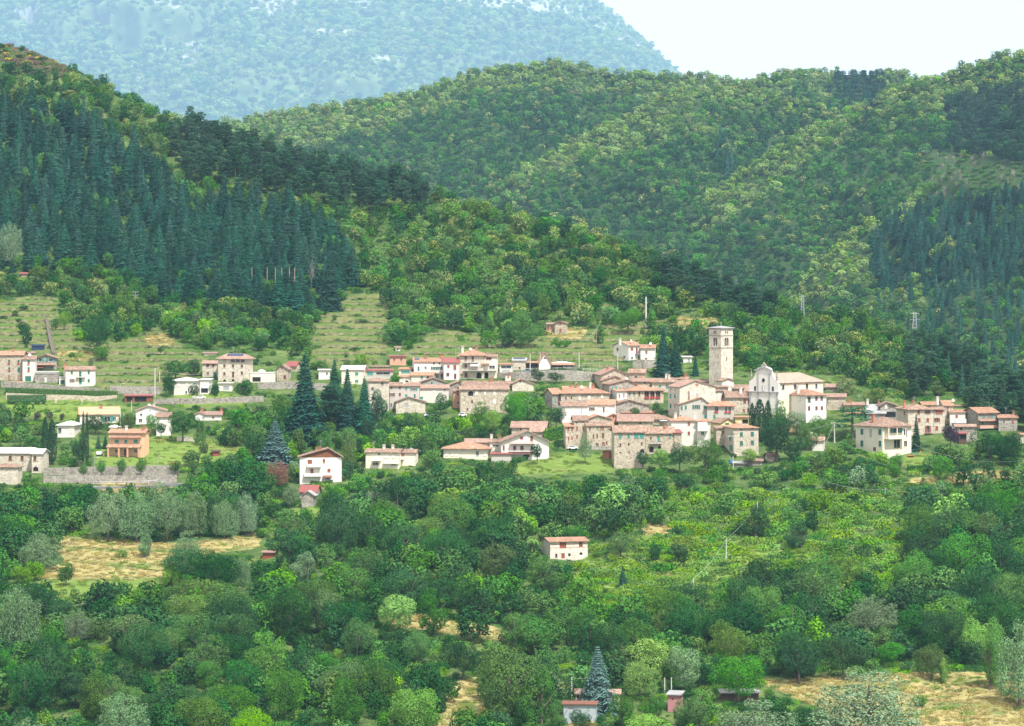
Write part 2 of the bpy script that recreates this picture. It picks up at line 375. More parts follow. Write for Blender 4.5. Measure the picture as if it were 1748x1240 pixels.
base = mixc(n, 1.0, base, ramp(n, n2, (.3, (.55, .55, .55)), (.7, (1.25, 1.25, 1.2))), 'MULTIPLY')
mpd = node(n, 'ShaderNodeMapping'); mpd.inputs['Scale'].default_value = (.25, .5, 2.0); lnk(n, oc, mpd.inputs[0])
n3 = noise(n, mpd.outputs[0], .9, 6, .8)
st = math_(n, 'FRACT', math_(n, 'ADD', math_(n, 'DIVIDE', sz.outputs[2], 2.6), math_(n, 'MULTIPLY', n1, 1.2)))
dry = mixc(n, math_(n, 'MULTIPLY', ramp(n, st, (.62, (0, 0, 0)), (.78, (1, 1, 1)), (.92, (1, 1, 1)), (1, (0, 0, 0))), ramp(n, n1, (.4, (.3,)*3), (.6, (1,)*3))), ramp(n, n3, (.3, (.16, .165, .06)), (.45, (.27, .235, .095)), (.6, (.37, .31, .14)), (.75, (.20, .22, .075))), (.10, .15, .04))
brt = ramp(n, n3, (.3, (.08, .14, .03)), (.5, (.13, .20, .042)), (.68, (.21, .26, .065)))
tb = math_(n, 'FRACT', math_(n, 'ADD', math_(n, 'DIVIDE', sz.outputs[2], 2.2), math_(n, 'MULTIPLY', math_(n, 'SUBTRACT', n1, .5), .3)))
ter = mixc(n, ramp(n, n1, (.42, (0, 0, 0)), (.62, (1, 1, 1))), ramp(n, n2, (.3, (.05, .10, .022)), (.7, (.11, .165, .04))), ramp(n, n2, (.3, (.11, .13, .045)), (.7, (.20, .195, .085))))
riser = ramp(n, n2, (.35, (.08, .09, .045)), (.65, (.27, .22, .14)))
ter = mixc(n, ramp(n, tb, (.64, (0, 0, 0)), (.72, (.9, .9, .9))), ter, riser)
col = mixc(n, sp.outputs[2], base, ter); col = mixc(n, sp.outputs[1], col, brt)
col = mixc(n, ramp(n, math_(n, 'ADD', sp.outputs[0], math_(n, 'MULTIPLY', math_(n, 'SUBTRACT', n2, .5), .9)), (.4, (0, 0, 0)), (.6, (1, 1, 1))), col, dry)
M['hill_ground'] = finish(m, n, col, 1, n2, .6, .5, spec=.05)
m, n = mat('wood_ground'); oc = node(n, 'ShaderNodeTexCoord').outputs['Object']
M['wood_ground'] = finish(m, n, ramp(n, noise(n, oc, .15, 5), (.3, (.02, .04, .015)), (.7, (.045, .08, .026))), 1, spec=.05)  # wood floor colour, darkened so the gaps between trees read as shade
m, n = mat('mountain_ground'); oc = node(n, 'ShaderNodeTexCoord').outputs['Object']
at_ = node(n, 'ShaderNodeAttribute', attribute_name='cover'); sp = node(n, 'ShaderNodeSeparateColor'); lnk(n, at_.outputs['Color'], sp.inputs[0])
g = ramp(n, noise(n, oc, .01, 6, .7), (.35, (.05, .09, .03)), (.6, (.12, .17, .06)), (.72, (.26, .28, .16)))
rk = ramp(n, noise(n, oc, .03, 7, .8), (.3, (.24, .26, .20)), (.7, (.42, .42, .36)))
f = math_(n, 'ADD', sp.outputs[0], math_(n, 'MULTIPLY', math_(n, 'SUBTRACT', noise(n, oc, .018, 6, .8), .5), 2.6))
M['mountain_ground'] = finish(m, n, mixc(n, ramp(n, f, (.52, (0, 0, 0)), (.66, (1, 1, 1))), g, rk), 1, spec=.05)
ROCK = [[(300,70),(345,68),(350,110),(310,118)], [(20,10),(70,5),(60,40),(40,45)], [(500,45),(560,40),(615,48),(610,68),(530,62)], [(400,0),(470,-20),(520,0),(480,30),(420,25)],
        [(560,0),(640,0),(660,25),(600,25)], [(930,-30),(1040,-5),(1080,45),(1140,100),(1080,85),(1000,45),(930,20)], [(185,10),(205,15),(200,35),(185,30)],
        [(850,-40),(920,-10),(930,30),(870,10)], [(680,20),(740,25),(730,45),(670,40)], [(220,128),(260,130),(255,142),(215,140)], [(480,120),(510,120),(505,132),(485,130)], [(250,-20),(300,-20),(320,20),(265,10)],[(620,90),(700,92),(690,110),(630,105)],[(545,130),(560,132),(558,150),(548,148)],[(700,-60),(860,-60),(900,20),(760,10)]]
def coverC(U, V):
    c = np.zeros(U.shape+(4,)); c[..., 3] = 1
    for p in ROCK: c[..., 0] = np.maximum(c[..., 0], inpoly_np(U, V, p))
    c[..., 0] = blur(c[..., 0], 9)*.8
    return c
hillA.build('ground', 'hill_ground', coverA)
hillB0.build('hill', 'wood_ground'); hillB1.build('hill', 'wood_ground'); hillBC.build('hill', 'wood_ground'); hillB2.build('hill', 'wood_ground')
hillC.build('mountain', 'mountain_ground', coverC)
# ------------------------------------------------------------------ houses
RECTS = []                     # screen rectangles of built things, with their depth: the woods keep clear of them
def facade(mb, P, a1, z0, z1, holes, dep=.22):
    """wall rectangle with holes (a0, a1, z0, z1, arched) and their reveals; P(a, z, inset) gives the point"""
    hs = [h for h in holes if h[2] > z0 and h[3] < z1-.02 and h[0] > .05 and h[1] < a1-.05]
    xs = sorted({0, a1, *[round(h[0], 3) for h in hs], *[round(h[1], 3) for h in hs]})
    zs = sorted({z0, z1, *[round(h[2], 3) for h in hs], *[round(h[3], 3) for h in hs]})
    for i in range(len(xs)-1):
        for j in range(len(zs)-1):
            cx, cz = (xs[i]+xs[i+1])/2, (zs[j]+zs[j+1])/2
            if any(h[0] < cx < h[1] and h[2] < cz < h[3] for h in hs): continue
            mb.add([P(xs[i], zs[j], 0), P(xs[i+1], zs[j], 0), P(xs[i+1], zs[j+1], 0), P(xs[i], zs[j+1], 0)], [(0, 1, 2, 3)])
    for (p, q, r, t, arch) in hs:
        for (A, B) in (((p, r), (q, r)), ((q, r), (q, t)), ((q, t), (p, t)), ((p, t), (p, r))):
            mb.add([P(*A, 0), P(*B, 0), P(*B, dep), P(*A, dep)], [(0, 1, 2, 3)])
        if arch:
            c = (p+q)/2; rr = (q-p)/2; k = 6
            for sgn in (-1, 1):
                arc = [(c+sgn*rr*math.cos(math.pi/2*i/k), t-rr+rr*math.sin(math.pi/2*i/k)) for i in range(k+1)]
                cor = (c+sgn*rr, t)
                for i in range(k): mb.add([P(*cor, .01), P(*arc[i], .01), P(*arc[i+1], .01)], [(0, 1, 2)])
_cache = {}
def cached(key, fn):
    if key not in _cache: _cache[key] = fn()
    return _cache[key]
def win_frame(w, h, fm, arch=False):
    def f():
        b = MB(); t = .07
        if not arch:
            b.box(-w/2-.02, w/2+.02, -.05, .04, h/2-t, h/2+.05)
        b.box(-w/2-.02, -w/2+t, -.05, .04, -h/2, h/2-t); b.box(w/2-t, w/2+.02, -.05, .04, -h/2, h/2-t)
        b.box(-w/2-.12, w/2+.12, -.12, .04, -h/2-.1, -h/2)
        if w > .8: b.box(-.035, .035, .09, .14, -h/2, h/2-t)
        return mkmesh('window', b.v, b.f, fm)
    return cached(('wf', round(w, 1), round(h, 1), fm, arch), f)
def boxmesh(name, x0, x1, y0, y1, z0, z1, m_):
    k = (name, *[round(a, 2) for a in (x0, x1, y0, y1, z0, z1)], m_)
    return cached(k, lambda: mkmesh(name, *(lambda b: (b.v, b.f))(MB().box(x0, x1, y0, y1, z0, z1)), m_))
SH = {'G': 'green_shutter', 'T': 'teal_shutter', 'B': 'brown_shutter', 'R': 'red_brown', 'W': 'frame_white', 'Y': 'cream', 'O': 'tile_orange', 'K': 'brick', 'E': 'grey_metal', 'U': 'wood'}
def put(name, me, parent, loc, rz):
    o = link(name, me, parent); o.location = loc; o.rotation_euler = (0, 0, rz); return o
def openings(root, wins, face, mapf, H, fm):
    """face: (origin function a,z -> point, rz). returns holes"""
    holes = []; org, rz = face
    for (u, v, wp, hp, k) in wins:
        a, z, w_, h_ = mapf(u, v, wp, hp)
        arch = 'a' in k; mounted = z+h_/2 > H-.05
        if not mounted: holes.append((a-w_/2, a+w_/2, z-h_/2, z+h_/2, arch))
        loc = org(a, z); c = [x for x in k if x in SH]; cm = SH[c[0]] if c else None
        yo = -.07 if mounted else .1
        if 'd' in k or 'D' in k:
            put('garage_door' if 'D' in k else 'door', boxmesh('door', -w_/2-.02, w_/2+.02, yo, yo+.08, -h_/2-.02, h_/2+.02, cm or 'brown_shutter'), root, loc, rz); continue
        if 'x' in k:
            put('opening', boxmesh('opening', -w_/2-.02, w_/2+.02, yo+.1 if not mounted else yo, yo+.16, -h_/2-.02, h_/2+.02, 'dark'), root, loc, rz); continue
        f = put('window', win_frame(w_, h_, 'brick' if 'k' in k else fm, arch), root, loc, rz)
        p = link('pane', boxmesh('pane', -w_/2-.02, w_/2+.02, yo+.06, yo+.1, -h_/2-.02, h_/2+.02, 'glass'), f)
        if cm and 'o' in k:
            for sx in (-1, 1):
                link('shutter', boxmesh('shutter', min(sx*w_/2, sx*w_), max(sx*w_/2, sx*w_), -.10, -.055, -h_/2, h_/2, cm), f)
        elif cm:
            for sx in (-1, 1):
                link('shutter', boxmesh('shutter', min(sx*.01, sx*w_/2), max(sx*.01, sx*w_/2), -.10, -.055, -h_/2, h_/2, cm), f)
        if 'f' in k:
            link('flower_box', boxmesh('flower_box', -w_/2, w_/2, -.4, -.13, -h_/2-.1, -h_/2+.25, 'red_flower'), f)
    return holes
def roof_mesh(kind, W, dp, H, rise, oh, th=.2, ax=.5, hips=(1, 1)):
    """closed roof shell: upper faces, the same faces below, and the edge between"""
    x0, x1, y0, y1 = -W/2, W/2, 0, dp; H = H+.04+th
    if kind == 'gx':
        sl = rise/(dp/2); e = H-oh*sl
        T = [(x0-oh, -oh, e), (x1+oh, -oh, e), (x1+oh, dp/2, H+rise), (x0-oh, dp/2, H+rise), (x1+oh, dp+oh, e), (x0-oh, dp+oh, e)]
        Fc = [(0, 1, 2, 3), (3, 2, 4, 5)]; loop = [0, 1, 2, 4, 5, 3]
    elif kind == 'gy':
        xa = x0+W*ax; sl = rise/(min(ax, 1-ax)*W)
        sL = rise/(xa-x0); sR = rise/(x1-xa)
        T = [(x0-oh, -oh, H-oh*sL), (xa, -oh, H+rise), (x1+oh, -oh, H-oh*sR), (x1+oh, dp+oh, H-oh*sR), (xa, dp+oh, H+rise), (x0-oh, dp+oh, H-oh*sL)]
        Fc = [(0, 1, 4, 5), (1, 2, 3, 4)]; loop = [0, 1, 2, 3, 4, 5]
    elif kind == 'sh':
        sl = rise/dp
        T = [(x0-oh, -oh, H-oh*sl), (x1+oh, -oh, H-oh*sl), (x1+oh, dp+oh, H+rise+oh*sl), (x0-oh, dp+oh, H+rise+oh*sl)]
        Fc = [(0, 1, 2, 3)]; loop = [0, 1, 2, 3]
    elif kind == 'fl':
        T = [(x0-oh, -oh, H+.05), (x1+oh, -oh, H+.05), (x1+oh, dp+oh, H+.2), (x0-oh, dp+oh, H+.2)]
        Fc = [(0, 1, 2, 3)]; loop = [0, 1, 2, 3]
    else:                                                   # hip
        if W >= dp:
            q = dp/2; e = H-oh*rise/q
            xa = x0+q*(.98 if hips[0] else 0)-(0 if hips[0] else oh); xb = x1-q*(.98 if hips[1] else 0)+(0 if hips[1] else oh)
            T = [(x0-oh, -oh, e), (x1+oh, -oh, e), (x1+oh, dp+oh, e), (x0-oh, dp+oh, e), (xa, dp/2, H+rise), (xb, dp/2, H+rise)]
            Fc = [(0, 1, 5, 4), (1, 2, 5), (2, 3, 4, 5), (3, 0, 4)]
        else:
            q = W/2; e = H-oh*rise/q
            T = [(x0-oh, -oh, e), (x1+oh, -oh, e), (x1+oh, dp+oh, e), (x0-oh, dp+oh, e), (0, q*.98, H+rise), (0, dp-q*.98, H+rise)]
            Fc = [(0, 1, 4), (1, 2, 5, 4), (2, 3, 5), (3, 0, 4, 5)]
        loop = [0, 1, 2, 3]
    n_ = len(T); V = T+[(x, y, z-th) for x, y, z in T]
    Fs = Fc+[tuple(n_+i for i in f[::-1]) for f in Fc]
    for i in range(len(loop)): a, b = loop[i], loop[(i+1) % len(loop)]; Fs.append((b, a, n_+a, n_+b))
    return V, Fs
def house(label, u0, u1, ridge, eave, base, roof='gx', yaw=4, side=0, depth=9, wall='stone', rm='tile', win=(), swin=(), chim=(), ax=.5,
          oh=.45, fm='frame_white', D=None, dD=0, cat='house', name='house', hips=(1, 1), group='houses of the hillside village', down=3.5, ant=None, dish=None, rect=True):
    uc = (u0+u1)/2; D = (hillA.depth(uc, base) if D is None else D)+dD; s = D/F; th = R(yaw)
    Wd = (u1-u0)*s/math.cos(th)
    if side: depth = max(4, min(26, side*s/abs(math.sin(th))))
    H = (base-eave)*s; yc = (depth/2)*math.cos(th) if roof in ('gx', 'hip') else (depth if roof in ('sh', 'fl') else 0)
    zb = (HR-base)*s; rise = max(.3, (HR-ridge)/F*(D+yc)-zb-H-.24)
    if roof == 'hip': rise = min(rise, .62*min(Wd, depth)/2+.4)
    if roof == 'gx': rise = min(rise, .62*depth/2+.4)
    root = empty(name, at(uc, base, D), th); tag(root, label, cat, group)
    sgn = 1 if yaw > 0 else -1; sw = side if side else depth*abs(math.sin(th))/s
    if rect: RECTS.append((u0-(sw if yaw > 0 else 0), u1+(sw if yaw < 0 else 0), ridge-2, base, D))
    mF = lambda u, v, w_, h_: ((u-u0)*s/math.cos(th), (base-v)*s, w_*s/math.cos(th), h_*s)
    sn = max(.05, abs(math.sin(th)))
    mS = (lambda u, v, w_, h_: ((u0-u)*s/sn, (base-v)*s, w_*s/sn, h_*s)) if sgn > 0 else (lambda u, v, w_, h_: ((u-u1)*s/sn, (base-v)*s, w_*s/sn, h_*s))
    hF = openings(root, win, (lambda a, z: (a-Wd/2, 0, z), 0), mF, H, fm)
    hS = openings(root, swin, (lambda a, z: (-sgn*Wd/2, a, z), -sgn*math.pi/2), mS, H, fm)
    mb = MB(); z0 = -down
    facade(mb, lambda a, z, i: (a-Wd/2, i, z), Wd, z0, H, hF)
    facade(mb, lambda a, z, i: (-sgn*(Wd/2-i), a, z), depth, z0, H, hS)
    mb.add([(sgn*Wd/2, 0, z0), (sgn*Wd/2, depth, z0), (sgn*Wd/2, depth, H), (sgn*Wd/2, 0, H)], [(0, 1, 2, 3)])
    mb.add([(-Wd/2, depth, z0), (Wd/2, depth, z0), (Wd/2, depth, H), (-Wd/2, depth, H)], [(0, 1, 2, 3)])
    if roof == 'gx' or (roof == 'hip' and 0 in hips):
        for i, x in enumerate((-Wd/2, Wd/2)):
            if roof == 'gx' or not hips[i]: mb.add([(x, 0, H), (x, depth, H), (x, depth/2, H+rise)], [(0, 1, 2)])
    if roof == 'gy':
        for y in (0, depth): mb.add([(-Wd/2, y, H), (Wd/2, y, H), (-Wd/2+Wd*ax, y, H+rise)], [(0, 1, 2)])
    if roof == 'sh':
        for x in (-Wd/2, Wd/2): mb.add([(x, 0, H), (x, depth, H), (x, depth, H+rise)], [(0, 1, 2)])
        mb.add([(-Wd/2, depth, H), (Wd/2, depth, H), (Wd/2, depth, H+rise), (-Wd/2, depth, H+rise)], [(0, 1, 2, 3)])
    wl = mb.build('wall', wall, root)
    V, Fs = roof_mesh(roof, Wd, depth, H, rise, oh, .2, ax, hips)
    ro = link('roof', mkmesh('roof', V, Fs, rm), root)
    for c in chim:
        cx = (c-uc)*s/math.cos(th); t_ = random.uniform(.3, .5); y = depth*t_
        zt = H+rise+random.uniform(.7, 1.2)-(0 if roof != 'gy' else rise*.4)
        b = MB().box(cx-.4, cx+.4, y-.35, y+.35, H+.1, zt).box(cx-.5, cx+.5, y-.45, y+.45, zt, zt+.12)
        b.box(cx-.3, cx+.3, y-.28, y+.28, zt+.12, zt+.4).box(cx-.5, cx+.5, y-.45, y+.45, zt+.4, zt+.5)
        b.build('chimney', random.choice(['brick', 'pale_render', 'tile_orange']), ro)
    if ant:
        cx = (ant-uc)*s/math.cos(th); b = MB(); y = depth*.5; z = H+rise
        b.box(cx-.03, cx+.03, y-.03, y+.03, z-.5, z+2.6)
        for i, wz in enumerate((2.5, 2.2, 1.9)): b.box(cx-.7+.12*i, cx+.7-.12*i, y-.02, y+.02, z+wz, z+wz+.04)
        b.build('antenna', 'grey_metal', ro)
    if dish:
        cx = (dish-uc)*s/math.cos(th); b = MB().lathe(0, 0, [(.02, 0), (.3, .05), (.5, .16), (.52, .18), (.5, .2), (.02, .1)], 10)
        o = b.build('satellite_dish', 'frame_white', ro); o.location = (cx, depth*.2, H+rise*.6+.9); o.rotation_euler = (R(70), 0, R(20))
        MB().box(cx-.03, cx+.03, depth*.2+.05, depth*.2+.11, H, H+rise*.6+.9).build('dish_mast', 'grey_metal', ro)
    info = dict(root=root, s=s, D=D, W=Wd, H=H, dp=depth, rise=rise, th=th, u0=u0, u1=u1, base=base, roof=ro, mF=mF, uc=uc)
    return info
def fx(h, u): return (u-h['uc'])*h['s']/math.cos(h['th'])
def fz(h, v): return (h['base']-v)*h['s']
def balcony(h, ua, ub, v, dep=1.2, rail=5, mat_='concrete', rm='iron', name='balcony', solid=False):
    b = MB(); x0, x1, z = fx(h, ua), fx(h, ub), fz(h, v)
    b.box(x0, x1, -dep, -.005, z-.18, z)
    o = b.build(name, mat_, h['root']); hgt = rail*h['s']; b = MB()
    if solid: b.box(x0, x1, -dep, -dep+.1, z+.003, z+hgt); b.box(x0, x0+.1, -dep+.1, -.01, z+.003, z+hgt); b.box(x1-.1, x1, -dep+.1, -.01, z+.003, z+hgt)
    else:
        b.box(x0, x1, -dep+.03, -dep+.08, z+hgt-.06, z+hgt)
        n_ = max(2, int((x1-x0)/.35))
        for i in range(n_+1): x = x0+(x1-x0-.06)*i/n_; b.box(x, x+.05, -dep+.04, -dep+.07, z+.003, z+hgt-.06)
    b.build('railing', rm, o); return o
def awning(h, ua, ub, v, dep=1.6, drop=.5, m_='tile_orange', name='porch_roof', th=.12):
    x0, x1, z = fx(h, ua), fx(h, ub), fz(h, v)
    MB().prism([(x0, -.01, z), (x1, -.01, z), (x1, -dep, z-drop), (x0, -dep, z-drop)], (0, 0, th)).build(name, m_, h['root'])
def column(h, u, v0, v1, y=-1.4, w_=.35, m_='cream', name='pillar'):
    x = fx(h, u); MB().box(x-w_/2, x+w_/2, y-w_/2, y+w_/2, fz(h, v1)-.3, fz(h, v0)).build(name, m_, h['root'])
def solar(h, ua, ub, rows=1, n_=4):
    x0, x1 = fx(h, ua), fx(h, ub); sl = h['rise']/(h['dp']/2)
    for i in range(n_):
        xa = x0+(x1-x0)*i/n_; xb = x0+(x1-x0)*(i+1)/n_-.08; ya, yb = .18*h['dp'], .42*h['dp']; z = h['H']+.34
        MB().prism([(xa, ya, z+ya*sl), (xb, ya, z+ya*sl), (xb, yb, z+yb*sl), (xa, yb, z+yb*sl)], (0, 0, .06)).build('solar_panel', 'solar', h['roof'])
# ------------------------------------------------------------------ walls, fences, poles
def ground_wall(name, label, cat, pts, hpx, m_, thick=.6, dD=0, group=None, down=2.5):
    """wall following pixel points (u, row of its foot); hpx its height in pixels"""
    b = MB(); P = []
    for (u, v, *h_) in pts:
        D = hillA.depth(u, v)+dD; P.append((at(u, v, D), (h_[0] if h_ else hpx)*D/F))
    for i in range(len(P)-1):
        (a, ha), (c, hc) = P[i], P[i+1]; d = (c-a); d.z = 0; nrm = Vector((-d.y, d.x, 0)).normalized()*thick
        za, zc = Vector((0, 0, ha)), Vector((0, 0, hc)); dn = Vector((0, 0, -down))
        b.add([a+dn, c+dn, c+zc, a+za, a+dn+nrm, c+dn+nrm, c+zc+nrm, a+za+nrm], [(0, 1, 2, 3), (4, 7, 6, 5), (3, 2, 6, 7), (0, 3, 7, 4), (1, 5, 6, 2)])
    RECTS.append((min(p[0] for p in pts), max(p[0] for p in pts), min(p[1]-(p[2] if len(p) > 2 else hpx) for p in pts), max(p[1] for p in pts), P[0][0].y))
    o = link(name, mkmesh(name, b.v, b.f, m_)); return tag(o, label, cat, group)
def pole(label, u, v0, v1, m_='pole_concrete', r=.14, arms=0, D=None, name='utility_pole', cat='utility pole', group='power and lamp poles', hill=None):
    D = D or (hill or hillA).depth(u, v1); a = at(u, v1, D); hh = (v1-v0)*D/F; root = empty(name, a); tag(root, label, cat, group)
    MB().tube((0, 0, -1), (0, 0, hh), r*1.25, r*.8).build('shaft', m_, root)
    if arms:
        for i in range(arms): MB().box(-1.1, 1.1, -.07, .07, hh-.5-i*1.3, hh-.35-i*1.3).build('crossarm', 'grey_metal', root)
        b = MB()
        for i in range(arms):
            for x in (-1, 0, 1): b.tube((x, 0, hh-.35-i*1.3), (x, 0, hh-.05-i*1.3), .07)
        b.build('insulators', 'frame_white', root)
    return a+Vector((0, 0, hh))
def lamp_post(label, u, v0, v1, D=None):
    D = D or hillA.depth(u, v1); a = at(u, v1, D); hh = (v1-v0)*D/F; root = empty('street_lamp', a); tag(root, label, 'street lamp', 'street lamps in the village')
    MB().tube((0, 0, -.5), (0, 0, hh), .1, .07).build('shaft', 'grey_metal', root)
    MB().box(-.05, 1.2, -.05, .05, hh-.02, hh+.06).build('arm', 'grey_metal', root)
    MB().prism([(.7, -.14, hh-.1), (1.5, -.14, hh-.06), (1.5, .14, hh-.06), (.7, .14, hh-.1)], (0, 0, .1)).build('lamp_head', 'frame_white', root)
def cable(label, a, b, sag=1.5, r=.03, name='power_line', group='cables strung between poles'):
    m_ = MB(); k = 14; pts = []
    for i in range(k+1):
        t = i/k; p = a.lerp(b, t); p = p-Vector((0, 0, sag*4*t*(1-t))); pts.append(p)
    for i in range(k): m_.tube(pts[i], pts[i+1], r, r, 4)
    tag(m_.build(name, 'grey_trim'), label, 'cable', group)
def pylon(label, u, v0, v1, D, w_=1.6):
    a = at(u, v1, D); hh = (v1-v0)*D/F; root = empty('lattice_pylon', a); tag(root, label, 'pylon', 'lattice pylons on the wooded slope')
    b = MB(); k = 7; t = .055
    for sx in (-1, 1):
        for sy in (-1, 1): b.tube((sx*w_*.5, sy*w_*.5, -4), (sx*w_*.22, sy*w_*.22, hh), t*1.6, t*1.6, 4)
    for i in range(k):
        z0_, z1_ = hh*i/k, hh*(i+1)/k; w0, w1 = w_*(.5-.28*i/k), w_*(.5-.28*(i+1)/k)
        for sy in (-1, 1):
            b.tube((-w0, sy*w0, z0_), (w1, sy*w1, z1_), t, t, 4); b.tube((w0, sy*w0, z0_), (-w1, sy*w1, z1_), t, t, 4)
            b.tube((sy*w0, -w0, z0_), (sy*w1, w1, z1_), t, t, 4)
    b.build('lattice', 'grey_metal', root)
    for z in (hh*.93, hh*.68): MB().box(-w_*.9, w_*.9, -.1, .1, z, z+.15).build('crossarm', 'grey_metal', root)
def parasol(label, u, v, wpx, dD=0, m_='canvas', name='parasol'):
    D = hillA.depth(u, v+8)+dD; s = D/F; a = at(u, v+8, D); root = empty(name, a); tag(root, label, 'parasol', 'white garden parasols')
    r = wpx*s/2; z = 8*s
    MB().tube((0, 0, -.3), (0, 0, z), .04).build('pole', 'frame_white', root)
    b = MB(); k = 8; vs = [(r*math.cos(2*math.pi*i/k), r*math.sin(2*math.pi*i/k), z-.35) for i in range(k)]
    vs += [(x, y, zz-.18) for x, y, zz in vs]+[(0, 0, z+.3)]
    b.add(vs, [(i, (i+1) % k, 16) for i in range(k)]+[(i, i+8, (i+1) % k+8, (i+1) % k) for i in range(k)]).build('canopy', m_, root)
def car(label, u, v, lpx=18, m_='car_white', rz=0, dD=0, D=None):
    D = D or hillA.depth(u, v)+dD; root = empty('parked_car', at(u, v, D), rz); tag(root, label, 'car', 'cars parked in the village'); k = lpx*D/F/4.2
    prof = [(-2.1, .35), (2.1, .35), (2.12, .75), (1.95, .95), (1.15, 1.02), (.45, 1.42), (-1.3, 1.45), (-1.95, 1.0), (-2.12, .8)]
    b = MB(); b.prism([(x*k, -.8, z) for x, z in prof], (0, 1.6, 0)); b.build('body', m_, root)
    b = MB(); b.prism([(x*k, -.81, z) for x, z in [(-1.6, 1.02), (.95, 1.04), (.4, 1.36), (-1.25, 1.38)]], (0, 1.62, 0)); b.build('window', 'glass', root)
    for x in (-1.3, 1.3):
        for y in (-.82, .82): MB().tube((x*k, y-.1, .32), (x*k, y+.1, .32), .32, .32, 12).build('wheel', 'tyre', root)
# ================================================================== the buildings, photo pixels: left, right, ridge, eave, foot
# --- far left
h = house('tall stone house at the left edge with red flower boxes and orange arched doors', -6, 38.5, 599, 607, 650, 'gx', 4, 6, wall='stone', rm='tile_orange', chim=(20,),
  win=[(15.7,617,3.4,6,'Gf'),(31.6,617,3.4,6,'Gf'),(15.7,630,3.4,6,'Gf'),(31.6,632,3.4,9,'G'),(15.7,645.5,4,9,'aOd'),(31.6,645.5,4,9,'aOd')])
h = house('narrow grey rendered house with green garage door joined to the stone house', 38.6, 60, 607, 614, 652, 'gx', 4, 0, 8, 'pale_render', 'tile', dish=50,
  win=[(49,618.5,3.4,6,'Gf'),(49,630,3.4,6,'Gf'),(48,647,10,9,'DG')])
house('small upper storey with flat tiled roof rising behind the narrow grey house', 39, 58, 600, 603.5, 612, 'gx', 3, 0, 7, 'pale_render', 'tile_brown', dD=8, win=[(48,606,5,3,'g')])
h = house('grey gabled house with two wide teal shuttered windows beside the terraced slope', 61, 96.5, 605, 612, 636, 'gy', 5, 0, 9, 'stone_grey', 'tile_brown', oh=.6, dD=5,
  win=[(69,614.5,6,6,'Tob'),(86.5,614.5,8,6,'To'),(88,627,6,5,'g')])
awning(h, 61, 94, 622, 1.6, .3, 'tile_orange'); awning(h, 62, 74, 626.5, 2, .4, 'red_brown')
h = house('low stone terrace building with white arched door under the grey gabled house', 60, 99, 636, 637, 654, 'fl', 3, 0, 5, 'stone_grey', 'concrete', win=[(78,648,3.5,9,'adW')], oh=.1)
balcony(h, 61, 98, 637.5, .2, 4, 'concrete', 'grey_metal')
h = house('cream house with green shutters and a central balcony above the long hedge', 113, 162, 625, 631.5, 660, 'gx', 14, 8, 9, 'cream_pale', 'tile', chim=(112,), ant=112,
  win=[(123,636.6,3.4,6,'G'),(137,639,4.2,9,'dG'),(151,636.6,3.4,6,'G'),(123.5,650,4,6,'Bo'),(137.3,651,4.5,12,'dT'),(151,650.3,3.4,6,'G')])
balcony(h, 130, 145, 644, 1, 4)
house('small flat garage with green door beside the cream house', 101, 113.5, 645, 646, 657, 'fl', 4, 0, 6, 'cream_pale', 'concrete', cat='garage', name='garage', group='garages', win=[(107,652.5,8,7,'DG')], oh=.15)
house('dark blue sheet shed on the terraces behind the grey gabled house', 54, 75, 589.5, 590.5, 598, 'sh', 3, 0, 3, 'solar', 'solar', cat='shed', name='shed', group='sheds and huts')
house('tiny hut with red roof in the trees at the upper left', 36, 47, 465, 468, 473, 'gx', 6, 0, 4, 'stone', 'red_metal', cat='hut', name='hut', group='sheds and huts')
# carport, wood store
h = house('open carport with brown roof against the road wall at the far left', 8, 38, 652, 654.5, 661, 'sh', 3, 0, 4, 'wood', 'tile_brown', cat='carport', name='carport', group='sheds and huts', win=[(23,658.5,25,4,'x')])
h = house('long red-roofed wood store with stacked logs beside the tall poles', 213, 260, 674, 676.5, 687, 'sh', 3, 0, 4, 'wood', 'red_metal', cat='wood store', name='wood_store', group='sheds and huts', win=[(221,682,10,8,'x'),(240,682,20,8,'x')])
# left middle rows
h = house('cream bungalow with wide tan roof and green blinds behind the thin cypresses', 137, 202, 694.5, 707.5, 723, 'gx', 8, 8, 12, 'cream_pale', 'tile_tan', chim=(173,), oh=.5,
  win=[(183,715.5,10,9,'To'),(195,715.5,5,7,'g')])
h = house('white gabled house with low brown roof edge and satellite dish', 232, 283, 692.6, 702, 724, 'gy', 4, 0, 11, 'white', 'tile_brown', ax=.42, chim=(262,), dish=254, win=[(241,708,4,4,'g'),(256,700.5,2.5,2.5,'g'),(240,718,6,6,'g')], oh=.5)
house('white annex with tiled roof in front of the white gabled house', 267, 291, 704, 712.5, 740, 'gx', 3, 0, 7, 'white', 'tile', dD=-3, win=[(284,722,5,7,'Y'),(280,733,5,4,'g')])
h = house('orange three-storey house with two tiled canopies and pillared porch', 187, 246.5, 732, 739, 779, 'gx', -9, 5, 9, 'orange', 'tile_orange', chim=(213, 243), oh=.6,
  win=[(201,741.5,4,2.2,'g'),(217,741.5,4,2.2,'g'),(233,741.5,4,2.2,'g'),(199,754,7,6,'T'),(215,754,5,6,'T'),(232,754,7,6,'T'),(199,770,7,6,'g'),(215,772.5,6.5,11,'dB'),(232,770,7,6,'g')])
awning(h, 186, 243, 743, 1.1, .9); awning(h, 184, 243, 758.5, 2.6, 1.0)
for u_ in (187.5, 206, 221, 240.5): column(h, u_, 763.5, 779, -2.2, .55, 'salmon')
h = house('white modern bungalow with flat pale roof behind the dark cypresses', 98, 127, 718.8, 726, 747, 'hip', -5, 0, 10, 'white', 'light_roof', win=[(102,735,6,9,'g'),(122,736,6,8,'Y')], oh=.6)
